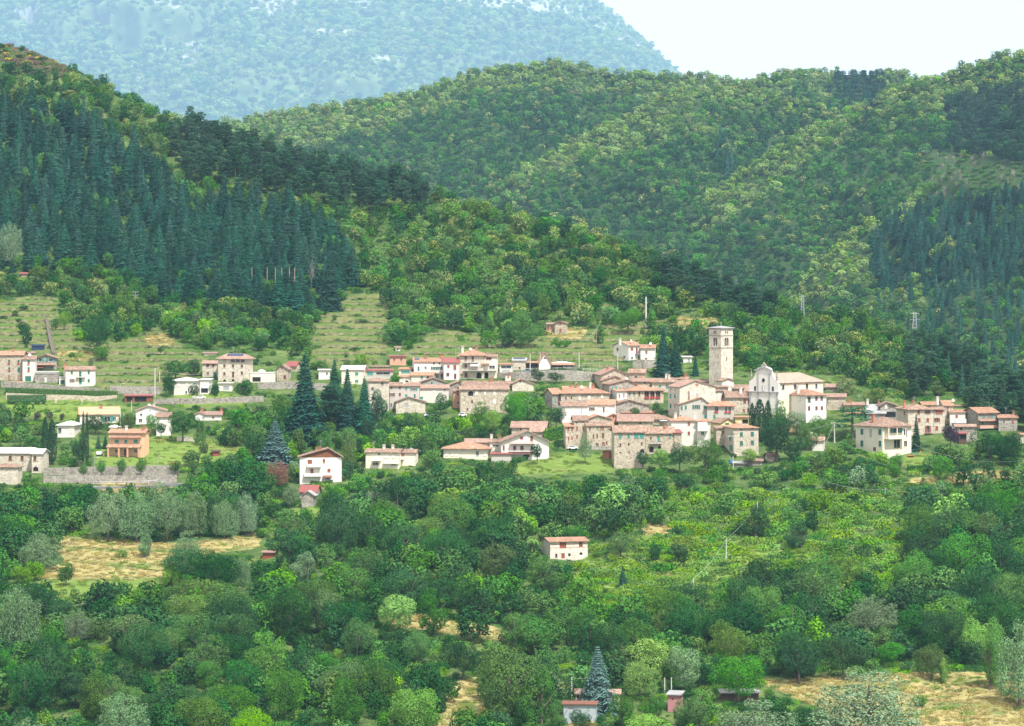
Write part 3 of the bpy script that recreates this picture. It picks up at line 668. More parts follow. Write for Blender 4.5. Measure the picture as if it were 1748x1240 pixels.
h = house('old stone house with grey slab roof at the lower left edge', -14, 54, 764, 774, 804, 'gx', -4, 0, 10, 'stone_pale', 'light_roof', fm='brick',
  win=[(17.5,782.5,5,8,'k'),(38,782.5,5,8,'k'),(52,800,7,6,'ax')])
house('stone bay wing at the right end of the old slab-roofed house', 54, 71.5, 766, 775, 806, 'gx', -6, 0, 9, 'stone_pale', 'light_roof', dD=-1.5, fm='brick', win=[(59.5,783,5,8,'k'),(61,801,9,8,'ax')])
house('low tiled annex in front of the old slab-roofed house', -12, 31, 791, 798, 822, 'hip', -6, 3, 8, 'stone_pale', 'tile', dD=-3)
h = house('tall pale stone house with solar roof, glazed loggia and three rows of brown windows', 371.8, 425.6, 603.5, 611.5, 652.5, 'hip', -10, 4.5, 11, 'stone_pale', 'tile_brown', oh=.9, ant=395, fm='stone_pale',
  win=[(383,613.8,5,4,'g'),(397.5,615,7,7,'gk'),(406,615,7,7,'gk'),(414.5,615,7,7,'gk'),(383,625,3.6,5.5,'B'),(398,625,3.6,5.5,'B'),(413.3,625,3.6,5.5,'B'),
       (383,638.5,3.6,5.5,'B'),(398,639.5,3.6,10,'B'),(413.3,637,3.6,5.5,'B'),(383,650,5,4,'ax'),(398,649.5,5,4,'ax')])
solar(h, 386, 414, 1, 5)
house('two-storey annex with tiled roof left of the tall solar-roofed house', 345.5, 371.5, 615.5, 621, 644, 'gx', -3, 0, 7, 'stone_pale', 'tile_brown', win=[(354.5,624.5,5,6,'B'),(364,624.5,4,6,'B'),(355,637.5,3.5,5,'B'),(367,639.5,6,9,'dG')])
house('small hut with white wall tucked behind the two-storey annex', 348, 370, 601, 604, 613, 'sh', 5, 0, 5, 'cream', 'tile_brown', cat='hut', name='hut', group='sheds and huts', dD=6, win=[(352,608,4,5,'W')])
house('low garage block at the foot of the tall solar-roofed house', 373, 396, 654, 655.5, 668, 'fl', -3, 0, 4, 'pale_render', 'concrete', cat='garage', name='garage', group='garages', win=[(386,663,10,7,'DE')])
house('grey bungalow with pale hipped roof between two round trees', 297, 341.5, 644, 650.5, 674, 'hip', 6, 0, 10, 'pale_render', 'light_roof', oh=.6, win=[(305,656.5,4.5,6,'W'),(319,656.5,4.5,6,'W'),(318,670,3.5,5,'g')])
house('white garage wing with open front right of the grey bungalow', 341.5, 357, 648, 649.5, 673, 'fl', -3, 0, 8, 'white', 'light_roof', win=[(349,667,12,8,'x')], cat='garage', name='garage', group='garages')
house('white walled terrace block with flat top between the tall house and the small yellow house', 427, 470, 636.5, 638, 653, 'fl', 3, 0, 6, 'cream_pale', 'concrete', cat='terrace', name='terrace', group='garden terraces', win=[(438,648,14,8,'x')], oh=.05)
house('small weathered yellow stone house with gabled front', 472, 491, 623, 630.5, 651, 'gy', -8, 4, 7, 'stone', 'tile_brown', fm='stone_grey', win=[(481,628,3,3,'g'),(486,644.5,4.5,7,'dB')])
house('little cottage with steep red roof half hidden by the big fir', 489, 505, 617, 625, 640, 'gx', -20, 4, 6, 'stone', 'red_metal', dD=6)
house('white gabled end of the low row under the trees', 333, 349, 703.5, 708, 718, 'gy', 3, 0, 8, 'white', 'tile_brown')
house('low row house with long tiled roof under the trees', 349, 378, 702, 709, 718, 'gx', 3, 0, 8, 'white', 'tile_brown', chim=(344, 377), win=[(364,713,4,3,'B')])
house('dark red hut among shrubs right of the orange house', 364, 375, 768, 771, 779, 'gx', 12, 2, 4, 'red_brown', 'dark_wood', cat='hut', name='hut', group='sheds and huts')
# conifer gap houses
house('low white house seen between the big firs', 544, 563, 631.5, 633, 648, 'fl', 3, 0, 8, 'white', 'concrete', win=[(558,638,3,4,'B')])
house('white cubic house with pale flat roof and two teal windows', 583, 620, 624, 631.5, 656, 'gx', -4, 0, 11, 'cream_pale', 'light_roof', win=[(609,638.5,5.5,5.5,'T'),(609,651,5.5,5,'T'),(594,640,4,5,'T')])
house('long low house with red roof edge and a band of teal glass', 622, 671, 630, 633.5, 648, 'sh', 3, 0, 9, 'grey_render', 'red_metal', win=[(654,637.5,24,4.5,'g'),(632,638,10,5,'T')])
house('low tiled outhouse behind the teal glass house', 634, 664, 624.5, 627, 634, 'gx', 3, 0, 6, 'pale_render', 'tile', dD=6)
house('small salmon cube house with red flat roof on the upper slope', 665.5, 693, 607, 609.5, 624, 'fl', 3, 0, 8, 'salmon', 'red_metal', oh=.5, win=[(673,614,3,4.5,'B'),(685,614,3,4.5,'B')])
house('tiny white hut on the slope above the salmon house', 676, 683, 591.5, 594, 600, 'gx', 8, 1, 3, 'white', 'tile_brown', cat='hut', name='hut', group='sheds and huts', win=[(679,597,2,3,'x')])
h = house('slim stone tower house with hipped roof beside the dark pines', 629, 664, 645, 651.5, 702, 'hip', 6, 0, 10, 'stone_pale', 'tile', ant=640, fm='stone_grey', win=[(652.5,655,4,4,'g'),(636,664,4,5,'g'),(636,680,4,5,'g')])
h = house('grey rendered row house with brown and green shutters', 665, 716, 652.5, 659.5, 698, 'gx', 2, 0, 9, 'grey_render', 'tile', chim=(690,),
  win=[(668.3,662.5,3.4,4,'B'),(682.6,662.5,3.4,4,'B'),(693.5,663.5,3.6,5,'T'),(706.5,665,6,4,'To'),(669,674,5,6,'Bo'),(682.6,673.7,3.4,6,'B'),(693.5,675.5,4,5,'T'),(708,676.5,3,7,'G'),(668,692,4,8,'g')])
h = house('grey plastered row house with patched wall and mottled roof', 716.6, 766, 656.5, 663.5, 688, 'gx', 2, 0, 9, 'pale_render', 'tile_brown', win=[(719.5,679.5,5,4.5,'T'),(759,665,3.5,4.5,'R'),(741,668,4,4,'W')])
h = house('low stone barn with gabled front below the grey row houses', 676, 726, 677.7, 687, 703, 'gy', 3, 0, 8, 'stone_pale', 'tile', ax=.42, dD=-2, win=[(693.5,692,7,7,'dE')])
h = house('long white house with tiled roof, solar collector and green windows', 707, 757, 610.5, 618, 646, 'gx', 6, 4, 9, 'white', 'tile_orange', chim=(728, 755), ant=703,
  win=[(714.5,630,3.4,8,'dG'),(726.5,628,3.4,4.5,'G'),(740.5,620.5,3.6,3.6,'g'),(750,620.5,3.6,3.6,'g'),(740.5,629,5,5.5,'aGo'),(750,629,5,5.5,'aGo'),(746.5,642.5,4.5,6,'ag'),(754,642.5,3.5,5,'B')], swin=[(704,630,2,3,'g')])
solar(h, 709, 717, 1, 2); awning(h, 738, 757, 636.5, 1.1, .35, 'tile')
h = house('white house with bright red metal roof in the upper row', 757.5, 783.5, 610.5, 619.5, 649, 'gx', 3, 0, 9, 'white', 'red_metal', win=[(765.5,626,4,5,'R'),(776.5,627.5,5,9,'R'),(764.5,639.5,5,6,'gB'),(777,642.5,4,9,'aB')])
house('low cottage with orange tiled roof in front of the long white house', 702, 738.5, 635, 641.5, 655, 'gx', -4, 3, 7, 'cream_pale', 'tile_orange', dD=-2, win=[(720,644.5,4,5,'T'),(730.5,645,4,5,'B')])
house('tiny white arched outbuilding below the upper white row', 681, 701, 640, 644, 655, 'sh', 3, 0, 5, 'cream_pale', 'tile_orange', dD=-2, win=[(694,652,8,5,'ax')])
house('small low house with glazed porch left of the long white house', 681, 702, 627, 631, 645, 'sh', -4, 0, 6, 'cream', 'tile_orange', win=[(692,635,14,4,'T')])
house('dark stone shed with wide gable below the long white house', 719, 760, 645, 652.5, 664, 'gy', 4, 0, 7, 'stone_grey', 'tile_brown', dD=-3, win=[(737,654,2.5,4,'dG'),(745,654,2.5,3,'g')])
# chalet and lower villas
h = house('white chalet with brown boarded gable and red balconies', 512, 583, 765, 780, 825, 'gy', 5, 3, 10, 'white', 'tile', ax=.68, oh=.7, chim=(541, 547), ant=548,
  win=[(529,790,7.5,10,'gR'),(553,787,4,6.5,'R'),(532.5,806,5,11,'R'),(561.5,803.5,5,6,'R'),(559,816,7,5,'g'),(535,822,4,4,'g')])
b = MB(); hw = h['W']/2-.1; hx = -h['W']/2+h['W']*.68
b.prism([(-hw, -.06, h['H']-.2), (hw, -.06, h['H']-.2), (hw*.99, -.06, h['H']+.05), (hx, -.06, h['H']+h['rise']-.1), (-hw*.99, -.06, h['H']+.05)], (0, .055, 0)); b.build('gable_boarding', 'wood', h['root'])
balcony(h, 524, 548, 796.5, 1.2, 4.5, 'white', 'white', solid=True); balcony(h, 519, 548, 812.5, 1.2, 4.5, 'white', 'white', solid=True)
awning(h, 551, 566, 812.5, 2.0, .5, 'rust', 'sun_blind')
h = house('long white house with red balcony recess above the dark wood', 624, 681, 765.5, 773, 800, 'gx', -7, 0, 10, 'cream_pale', 'tile', chim=(652, 667), oh=.5, ant=634,
  win=[(647,775.5,4,4,'T'),(659,780,6,4,'W'),(671,780,4,4,'W'),(641,792,10,5,'g'),(672,792.5,9,4.5,'g')])
awning(h, 636, 651, 784, 1.4, .5, 'cream', 'sun_blind'); balcony(h, 655, 681, 791, .8, 3, 'white', 'white', solid=True)
h = house('right wing of the long white house with brick-red balcony wall', 681, 709, 767, 773.5, 797, 'gx', -7, 4, 9, 'cream_pale', 'tile', win=[(685.5,777.5,9,11,'Kd'),(700,790,4,8,'W')], dD=1)
balcony(h, 680, 690, 783.5, 1.3, 4, 'white', 'white', solid=True)
b = MB(); D_ = hillA.depth(700, 790)+14; pr = [(14*.2*math.cos(math.pi*i/10)*1.45, 14*.2*math.sin(math.pi*i/10)*.75) for i in range(11)]
b.prism([(x*1.5, 0, z) for x, z in pr]+[(-6, 0, -6), (6, 0, -6)][:2], (0, 9, 0)); o = b.build('polytunnel', 'canvas'); o.location = at(698, 777, D_); tag(o, 'rounded white greenhouse tunnel behind the long white house', 'greenhouse')
h = house('white house with wide hipped terracotta roof and tall white windows', 757, 833, 754.8, 766, 783, 'hip', -3, 0, 12, 'cream_pale', 'tile_orange', oh=.9,
  win=[(762.5,774,4.5,8,'W'),(772.5,773.5,4.5,9,'W'),(779.5,773.5,4,9,'W'),(815,774,5,8,'g'),(828,774,5,8,'W')])
house('low brown-tiled house behind the hipped white house', 792, 838, 748.5, 756, 770, 'gx', -3, 0, 9, 'stone_pale', 'tile_brown', dD=4, chim=(838,))
house('connecting house with white loggia between the hipped house and the gabled villa', 836, 856, 749, 755.5, 775, 'gx', -3, 0, 8, 'cream_pale', 'tile', chim=(852,), win=[(846,761,11,3.5,'g'),(845,768,8,3,'W')])
h = house('white villa with broad gable and long brown balconies above the meadow', 856, 937, 735.7, 754.5, 782, 'gy', 4, 0, 12, 'white', 'tile', ax=.55, oh=.9, dD=-3,
  win=[(890.5,748,5.2,5.2,'R'),(907.5,749,4.4,9,'R'),(878.5,765,5,7.5,'B'),(891,765,5.5,7.5,'B'),(860,765,3,9,'B'),(907.5,765,3,6,'B'),(899,778,10,5,'x')])
balcony(h, 870, 912, 757.5, 1.2, 2.5, 'tile_brown', 'brown_shutter'); balcony(h, 868, 910, 774.5, 1.3, 3.5, 'tile_brown', 'brown_shutter', solid=True)
house('old stone house with sagging brown roof above the gabled villa', 873.5, 931, 719, 730, 748, 'gx', -5, 0, 9, 'stone_pale', 'tile_brown', win=[(889,733,4.4,5.5,'g'),(916,731,5,3,'g')], oh=.6)
house('low stone shed with rust tiles right of the gabled villa', 905, 927, 729, 737, 752, 'gx', -10, 3, 7, 'stone', 'tile_brown', dD=-2)
house('red sheet roofed shed in front of the gabled villa', 839, 873, 772, 776, 784, 'sh', 3, 0, 4, 'grey_render', 'red_metal', cat='shed', name='shed', group='sheds and huts', dD=-5)
h = house('corrugated shed with rusty red roof below the white chalet', 511, 540, 828, 840, 848, 'gx', -12, 6, 8, 'stone_grey', 'red_metal', cat='shed', name='shed', group='sheds and huts')
house('grey lean-to in front of the rusty red roofed shed', 515, 536, 838, 846, 858, 'gy', -8, 3, 6, 'stone_grey', 'slate', cat='shed', name='shed', group='sheds and huts', dD=-6)
# --- upper middle
h = house('three-storey stone house with hipped roof, long balcony and two garage arches', 783.6, 826, 595.5, 606.5, 647, 'hip', -3, 0, 12, 'stone_pale', 'tile_orange', oh=.7, chim=(788, 812), dish=802, fm='stone_grey',
  win=[(795,612.5,3.6,7.5,'gB'),(807,613,3.6,8,'gB'),(795,626,3.8,7,'gB'),(787.5,640,2.2,3,'B'),(795.5,640.5,5,9,'dB'),(817.5,641,8,11,'ax')])
balcony(h, 790.5, 817, 619, 1.1, 4.5, 'concrete', 'grey_metal'); balcony(h, 790.5, 826, 632.5, 1.4, 4.5, 'concrete', 'grey_metal'); awning(h, 803, 818, 621, 1.5, .9, 'canvas', 'sun_blind')
h = house('white right wing of the three-storey stone house with brown window band', 826, 847.6, 605, 609.5, 646, 'gx', -3, 0, 9, 'cream_pale', 'tile', win=[(834.5,612.5,9,4.2,'gB'),(830.5,641,6.5,11,'ax'),(840,627,10,6,'g')])
awning(h, 822, 836, 620.5, 1.6, .4, 'tile_orange'); balcony(h, 826, 847.5, 632.5, 1.4, 4.5, 'concrete', 'grey_metal')
house('low blue glazed house beside the road right of the stone house', 853, 875, 620.5, 623, 637, 'sh', 3, 0, 7, 'pale_render', 'tile_orange', win=[(864,626.5,18,5,'g'),(864,633.5,14,4,'E')])
h = house('small house with solar panel roof and purple climber', 875.5, 897, 611, 616, 632, 'gx', -3, 0, 7, 'stone_pale', 'grey_metal', win=[(887,629,3.6,5,'B')])
solar(h, 876, 896, 1, 4)
house('low dark porch with red roof joining the small triangular house', 897, 919, 618.5, 620, 631, 'sh', 3, 0, 6, 'dark_wood', 'tile_orange', win=[(908,626,18,6,'x')])
# A-frame
D_ = hillA.depth(930, 631); s_ = D_/F; root = empty('triangular_house', at(930, 631, D_), R(5)); tag(root, 'white A-frame house with steep red roof beside the road wall', 'house', 'houses of the hillside village')
RECTS.append((917, 942, 600, 631, D_)); ax_, hh_ = 10*s_, 30*s_
MB().prism([(-ax_, 0, -3), (ax_, 0, -3), (ax_, 0, 11*s_), (0, 0, hh_-.3), (-ax_, 0, 11*s_)], (0, 8, 0)).build('wall', 'white', root)
b = MB(); b.prism([(-ax_-.5, -.5, 9.5*s_), (0, -.5, hh_), (0, -.5, hh_-.4), (-ax_-.2, -.5, 9.2*s_)], (0, 9, 0)); b.prism([(ax_+.5, -.5, 9.5*s_), (.001, -.5, hh_), (.001, -.5, hh_-.4), (ax_+.2, -.5, 9.2*s_)], (0, 9, 0)); b.build('roof', 'tile_orange', root)
w_ = MB().prism([(-.6, -.06, 18*s_), (.6, -.06, 18*s_), (0, -.06, 22*s_)], (0, .05, 0)).build('window', 'brown_shutter', root)
def carport(label, u0, u1, vt, vb, rm, depth=5):
    D = hillA.depth((u0+u1)/2, vb); s = D/F; root = empty('carport', at((u0+u1)/2, vb, D)); tag(root, label, 'carport', 'open carports'); W = (u1-u0)*s/2; H = (vb-vt)*s
    MB().prism([(-W, -.4, H-.25), (W, -.4, H-.25), (W, depth, H+.3), (-W, depth, H+.3)], (0, 0, .18)).build('roof', rm, root)
    for x in (-W+.2, -W/3, W/3, W-.2): MB().box(x-.09, x+.09, -.1, .08, -.5, H-.2).build('post', 'dark_wood', root)
    MB().box(-W, W, depth-.2, depth, -1, H).build('back_wall', 'stone_grey', root)
carport('roadside carport with long red tiled roof and a white car inside', 941, 981, 622.5, 631.5, 'tile_orange')
car('white car standing under the roadside carport', 969, 631, 17, dD=1.5)
house('square chimney-like little tower with tiled cap by the road wall', 863, 872, 636.5, 639, 652, 'gy', 4, 0, 2.5, 'cream_pale', 'tile', cat='turret', name='turret', group='village turrets', win=[(867.5,643,3.5,5.5,'K')], oh=.5)
h = house('long upper tiled roof of the farmhouse behind the ochre stone house', 789, 872, 650, 659, 672, 'gx', -3, 0, 8, 'stone', 'tile', dD=7, chim=(838,))
h = house('long ochre stone farmhouse with large dark arch and orange window surround', 786, 868, 658.5, 665.5, 706, 'gx', 5, 0, 9, 'stone', 'tile', oh=.5,
  win=[(803.5,672,9,8.5,'ax'),(813.5,671,4,6.5,'W'),(828,671.5,3,5,'W'),(844,671.5,3,5,'W'),(806,686,3.6,5.5,'B'),(844,685.5,4.2,6.5,'W'),(798,699,3,5,'B')])
house('narrow salmon house with tiled roof at the left end of the ochre farmhouse', 774.5, 786, 664, 669, 698, 'sh', 5, 3, 8, 'salmon', 'tile', win=[(781,673.5,2.6,3.8,'B'),(781.5,688,3,3.6,'B')], dD=1)
house('grey gabled barn behind the salmon house', 765, 787, 650, 659, 680, 'gy', 4, 0, 9, 'stone_grey', 'tile_brown', ax=.9, dD=3)
house('low pale house with shallow gable under the road wall', 874.5, 911, 647, 655.5, 668, 'gy', 3, 0, 8, 'stone_pale', 'tile_brown', win=[(888,651.5,3,3.6,'B')], ax=.4)
h = house('stone barn with small square windows high on the terraced slope', 947, 967.5, 548, 552.5, 569, 'gy', -6, 2, 7, 'stone', 'tile_brown', win=[(956,553,3.6,3.6,'R'),(957,564.5,3.4,5.5,'R')], fm='stone_grey')
house('lean-to with faded red doors beside the stone barn on the terraces', 933, 947, 551, 554, 565, 'sh', -6, 0, 5, 'stone', 'tile_brown', win=[(936,560.5,4,6,'dR'),(941.5,560.5,4,6,'dR')])
h = house('white house with gabled side and orange roof high above the village', 1073, 1093, 582.5, 590.5, 614.5, 'gx', 35, 24.5, 9, 'white', 'tile_orange', chim=(1066,), dish=1082, win=[(1078.5,596,4.6,5.5,'R'),(1087,599,3.6,10,'dR'),(1078.5,611,4,4,'g'),(1090,611,2.4,5,'R')], swin=[(1055,597,3,5,'R'),(1058.5,587.5,2,3,'R'),(1066,610,4,5,'g')])
balcony(h, 1084, 1092, 604, 1.1, 4)
house('lower white wing with orange roof right of the gabled white house', 1093.5, 1117.5, 588, 594.5, 614.5, 'gx', -8, 2, 8, 'white', 'tile_orange', win=[(1103.5,601,3.2,5.5,'R'),(1103,612.5,4,3,'R')], dish=1110)
house('small white hut with flat roof between the dark firs', 1166.5, 1181, 609, 610.5, 619.5, 'fl', 3, 0, 6, 'white', 'light_roof', cat='hut', name='hut', group='sheds and huts', win=[(1176,616,3,6,'dE')])
# --- old core, back row
h = house('high stone house with dark-edged gable at the top left of the old village', 1026.5, 1073, 628.5, 640, 668, 'gy', 8, 10, 10, 'stone', 'tile_brown', oh=.6, chim=(1041, 1052), ant=1053, win=[(1039,643,2,2,'x'),(1066,641,2.4,2.6,'B')])
house('stone wing with orange brick patches right of the dark-edged gable', 1073.5, 1101, 629.5, 637, 652, 'gx', -6, 3, 9, 'stone', 'tile', win=[(1085.5,644,4.2,2.6,'x'),(1094,644,6,2.6,'K')])
house('stone cottage with second lower gable under the dark-edged gable', 1027.5, 1066, 641.5, 650, 672, 'gy', 4, 0, 7, 'stone', 'tile_brown', ax=.6, oh=.5, dD=-2, win=[(1039,661,3,6,'B'),(1035,660,3,6,'B')])
h = house('grey house with four teal shutters and gabled roof in the middle of the back row', 1040, 1087, 648, 656.5, 684, 'gy', 12, 0, 9, 'stone_grey', 'tile', ax=.66, oh=.5, dish=1072, win=[(1045.5,662.5,2.8,6,'T'),(1051.5,661.5,2.4,5.5,'T'),(1045,675,2.8,5.5,'T'),(1052,674.5,2.6,5.5,'T')])
house('long brown tiled roof running behind the arched loggia house', 1080, 1131, 645.5, 652, 666, 'gx', -2, 0, 9, 'stone', 'tile_brown', win=[(1101,654,3,2.4,'x')], dD=3, ant=1142)
h = house('house with wide terracotta hip and teal garage doors behind the loggia house', 1113, 1162, 645, 653, 670, 'hip', -4, 0, 10, 'stone_pale', 'tile', oh=.6, chim=(1137, 1142), win=[(1127,659.5,2.4,4.6,'G'),(1141.5,660.5,9,7.5,'DT')])
house('tiled house peeping up behind the teal garage roof', 1146, 1174, 643, 648, 656, 'gx', -4, 0, 8, 'stone_pale', 'tile', dD=5, chim=(1170,), ant=1142)
house('house with long low tiled roof left of the bell tower', 1171, 1216, 647.5, 652.5, 668, 'gx', -4, 0, 9, 'stone_grey', 'tile', dD=5, ant=1195)
h = house('stone house with three flower-filled brick arches under a hipped roof', 1071, 1133, 657, 667, 690, 'hip', 14, 18, 10, 'stone', 'tile_orange', oh=.7, fm='stone_pale', chim=(1074,),
  win=[(1074,673,2.4,5.5,'G'),(1082,672.5,2.4,5.5,'G'),(1091,672.5,2.8,7,'k'),(1104,674,8,11.5,'akf'),(1113.8,674,7.6,11.5,'akf'),(1123.5,674,7.6,11.5,'akf')], swin=[(1057,676,1.6,6,'R'),(1065,675,1.8,6,'R')])
house('white plastered narrow front left of the arched loggia', 1053, 1070.8, 664, 668.5, 690, 'sh', 14, 0, 6, 'white', 'tile_orange', dD=-1.5, win=[(1057,676,2,6.5,'R'),(1065,675,2,6.5,'R')])
h = house('massive pale stone house with broad gable and blank patched front', 1159.5, 1222, 649.5, 661, 716, 'gy', 22, 17.5, 11, 'stone_pale', 'tile_brown', oh=.4, ax=.42,
  win=[(1190,674.5,4,6,'E'),(1189.5,657.5,5,4.5,'K')], swin=[(1146,677,2,8,'T'),(1152.5,676.5,2,8,'T'),(1146,694,2,8,'G'),(1152.5,693.5,2,8,'ag'),(1146,665.5,1.4,2,'x'),(1152.5,665,1.4,2,'x'),(1153,711,1.6,6,'T')])
h = house('grey house with arched green windows and orange roof in front of the pale stone gable', 1159.5, 1212, 678, 690.5, 716, 'gy', 8, 0, 8, 'grey_render', 'tile_orange', ax=.71, oh=.5, dD=-3,
  win=[(1163.5,697,3,7,'aG'),(1170.5,696,3,7,'aG'),(1188.5,695,6.5,7,'aGo'),(1203,695.3,4,6.5,'G'),(1203.5,712,4,6.5,'T'),(1197.5,686,1,1.5,'x'),(1162,711,1.8,5,'B'),(1171,710,2,4,'E')])
b = MB().tube((0, 0, 0), (0, 0, 3.4), .18).build('flue_pipe', 'rust', h['roof']); b.location = (fx(h, 1178), 2, h['H']+1)
h = house('rendered house with hipped orange roof, green door and flowered arched bays', 1207, 1252.5, 685, 692.5, 720, 'hip', -5, 2, 9, 'grey_render', 'tile_orange', oh=.7, dD=-1,
  win=[(1223,699,7,9,'agf'),(1239.5,699,5,10,'agf'),(1245.5,699,5,10,'agf'),(1219.5,713.5,4,9,'dT')], ant=1252)
house('small grey house with tiled cap at the foot of the bell tower', 1232, 1253, 645.5, 650.5, 671, 'gy', 28, 9, 6, 'pale_render', 'tile', dD=-3, win=[(1248,660,1.2,3,'B')])
house('low stone house with dark roof edge between the pale gable and the tower', 1222, 1243, 659, 661.5, 690, 'gx', 4, 0, 7, 'stone', 'tile_brown', dD=-3)
house('little grey turret house right of the pale stone gable', 1221, 1236, 666.5, 669, 692, 'gy', 6, 0, 5, 'pale_render', 'tile_brown', dD=-6, win=[(1233,682,4,6,'B')])
house('tiled roofs between the bell tower and the church front', 1253, 1282, 656.5, 664, 680, 'gx', -3, 0, 9, 'stone', 'tile', dD=3)
h = house('stone house with two pairs of brown shutters below the church front', 1240, 1287, 667, 677.5, 707, 'gx', 12, 3, 9, 'stone', 'tile', oh=.6, chim=(1266,), fm='stone_grey',
  win=[(1271.5,685.5,4.5,6.5,'B'),(1279,685.5,4.5,6.5,'B'),(1270,701,2.6,5,'B'),(1278,700.5,4.5,6.5,'B')])
house('narrow tiled house pressed against the church front', 1272, 1294, 662, 670, 704, 'gx', -10, 5, 7, 'stone', 'tile_brown', dD=3)
# bell tower
th = R(42); D_ = hillA.depth(1232, 676)+6; s_ = D_/F; Wt = 21.5*s_/math.cos(th); zb = (HR-680)*s_
root = empty('bell_tower', at(1231, 680, D_), th); tag(root, 'tall square stone bell tower with paired belfry openings', 'bell tower'); RECTS.append((1210, 1255, 556, 680, D_))
tz = lambda v: (680-v)*s_
def tower_face(holes): return holes
fr = [(lambda u, v, w_, h_: ((u-1231)*s_/math.cos(th)-w_/2, (u-1231)*s_/math.cos(th)+w_/2, tz(v)-h_/2, tz(v)+h_/2, True))(*a) for a in
      ((1238.9, 584, .95, 2.9), (1242.9, 584, .95, 2.9), (1238.9, 568, .6, 1), (1242.4, 568, .6, 1), (1241, 614, .6, 1.5))]
fl = [(lambda u, v, w_, h_: ((1231-u)*s_/math.sin(th)-w_/2, (1231-u)*s_/math.sin(th)+w_/2, tz(v)-h_/2, tz(v)+h_/2, True))(*a) for a in
      ((1219.6, 584, .95, 2.9), (1223, 584, .95, 2.9), (1219.8, 568, .6, 1), (1222.4, 568, .6, 1))]
mb = MB(); Ht = tz(561)
facade(mb, lambda a, z, i: (a, i, z), Wt, -6, Ht, fr, .7); facade(mb, lambda a, z, i: (i, a, z), Wt, -6, Ht, fl, .7)
mb.add([(Wt, 0, -6), (Wt, Wt, -6), (Wt, Wt, Ht), (Wt, 0, Ht)], [(0, 1, 2, 3)]); mb.add([(0, Wt, -6), (Wt, Wt, -6), (Wt, Wt, Ht), (0, Wt, Ht)], [(0, 1, 2, 3)])
mb.build('shaft', 'tower_stone', root)
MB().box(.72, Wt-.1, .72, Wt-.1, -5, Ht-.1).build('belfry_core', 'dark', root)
for v_ in (573, 594): MB().box(-.12, Wt+.12, -.12, Wt+.12, tz(v_)-.15, tz(v_)+.15).build('string_course', 'stone_grey', root)
MB().box(-.2, Wt+.2, -.2, Wt+.2, Ht-.3, Ht).build('cornice', 'stone_grey', root)
b = MB(); q = .55; b.add([(-q, -q, Ht+.003), (Wt+q, -q, Ht+.003), (Wt+q, Wt+q, Ht+.003), (-q, Wt+q, Ht+.003), (-q, -q, Ht+.25), (Wt+q, -q, Ht+.25), (Wt+q, Wt+q, Ht+.25), (-q, Wt+q, Ht+.25), (Wt/2, Wt/2, Ht+.9)],
  [(0, 3, 2, 1), (0, 1, 5, 4), (1, 2, 6, 5), (2, 3, 7, 6), (3, 0, 4, 7), (4, 5, 8), (5, 6, 8), (6, 7, 8), (7, 4, 8)]); b.build('roof', 'slate', root)
MB().tube((Wt/2, Wt/2, Ht+.7), (Wt/2, Wt/2, Ht+2), .06).box(Wt/2-.5, Wt/2+.5, Wt/2-.03, Wt/2+.03, Ht+1.5, Ht+1.58).box(Wt/2-2, Wt/2-1.95, Wt/2-.03, Wt/2+.03, Ht+.4, Ht+2.2).build('lightning_rod', 'grey_metal', root)
# church
h = house('white and cream village church with curved baroque front and long tiled nave', 1326, 1409.6, 636.5, 652.5, 706, 'hip', 48, 44, wall='cream', rm='church_tile', cat='church', name='church', group='', oh=.5, hips=(0, 1), fm='stone_grey',
  win=[(1333.5,660,4.8,8,'g'),(1356,660,4.8,8,'g'),(1378.5,660,4.8,8,'g'),(1396.5,660.5,3.8,7,'g')])
s_, Wc = h['s'], h['dp']; cz = lambda v: (706-v)*s_; fa = lambda f: Wc*(1-f)
prof = [(0, 706), (-.03, 706), (-.03, 651), (.03, 649), (.07, 648), (.13, 644.5), (.18, 639.5), (.22, 633), (.27, 628), (.37, 626), (.5, 624.5), (.63, 626), (.73, 628), (.78, 633), (.82, 639.5), (.87, 644.5), (.93, 648), (.97, 649), (1.03, 651), (1.03, 706)]
xl = -h['W']/2
fac = MB().prism([(xl-.75, fa(f), cz(v)) for f, v in prof], (.74, 0, 0)).build('facade', 'white', h['root'])
def fp(name, pts, dx0, dx1, m_, par=fac): return MB().prism([(xl-dx0, fa(f), cz(v)) for f, v in pts], (dx0-dx1, 0, 0)).build(name, m_, par)
fp('pediment', [(.17, 633.5), (.17, 631.5), (.5, 623.5), (.83, 631.5), (.83, 633.5), (.5, 627.5)], 1.15, .752, 'grey_trim')
fp('crest', [(.42, 625), (.42, 622), (.46, 621), (.5, 618), (.54, 621), (.58, 622), (.58, 625)], 1.0, .4, 'stone_grey')
fp('cornice', [(-.06, 669), (-.06, 667.5), (1.06, 667.5), (1.06, 669)], 1.1, .752, 'grey_trim')
for f in (-.01, .27, .68, .95): fp('pilaster', [(f, 706), (f, 669.05), (f+.055, 669.05), (f+.055, 706)], .9, .752, 'grey_trim')
for f in (.27, .68): fp('pilaster', [(f, 667.4), (f, 636), (f+.05, 636), (f+.05, 667.4)], .9, .752, 'grey_trim')
fp('oculus', [(.49+.05*math.cos(t*math.pi/5), 648.5-3.4*math.sin(t*math.pi/5)) for t in range(10)], .86, .752, 'dark')
fp('niche', [(.44, 668), (.44, 658), (.49, 656), (.54, 658), (.54, 668)], .84, .752, 'grey_trim'); fp('statue', [(.475, 667), (.475, 660), (.5, 658), (.52, 660), (.52, 667)], 1.0, .845, 'white')
for f in (.16, .80): fp('window', [(f, 666.5), (f, 659), (f+.06, 659), (f+.06, 666.5)], .84, .752, 'dark')
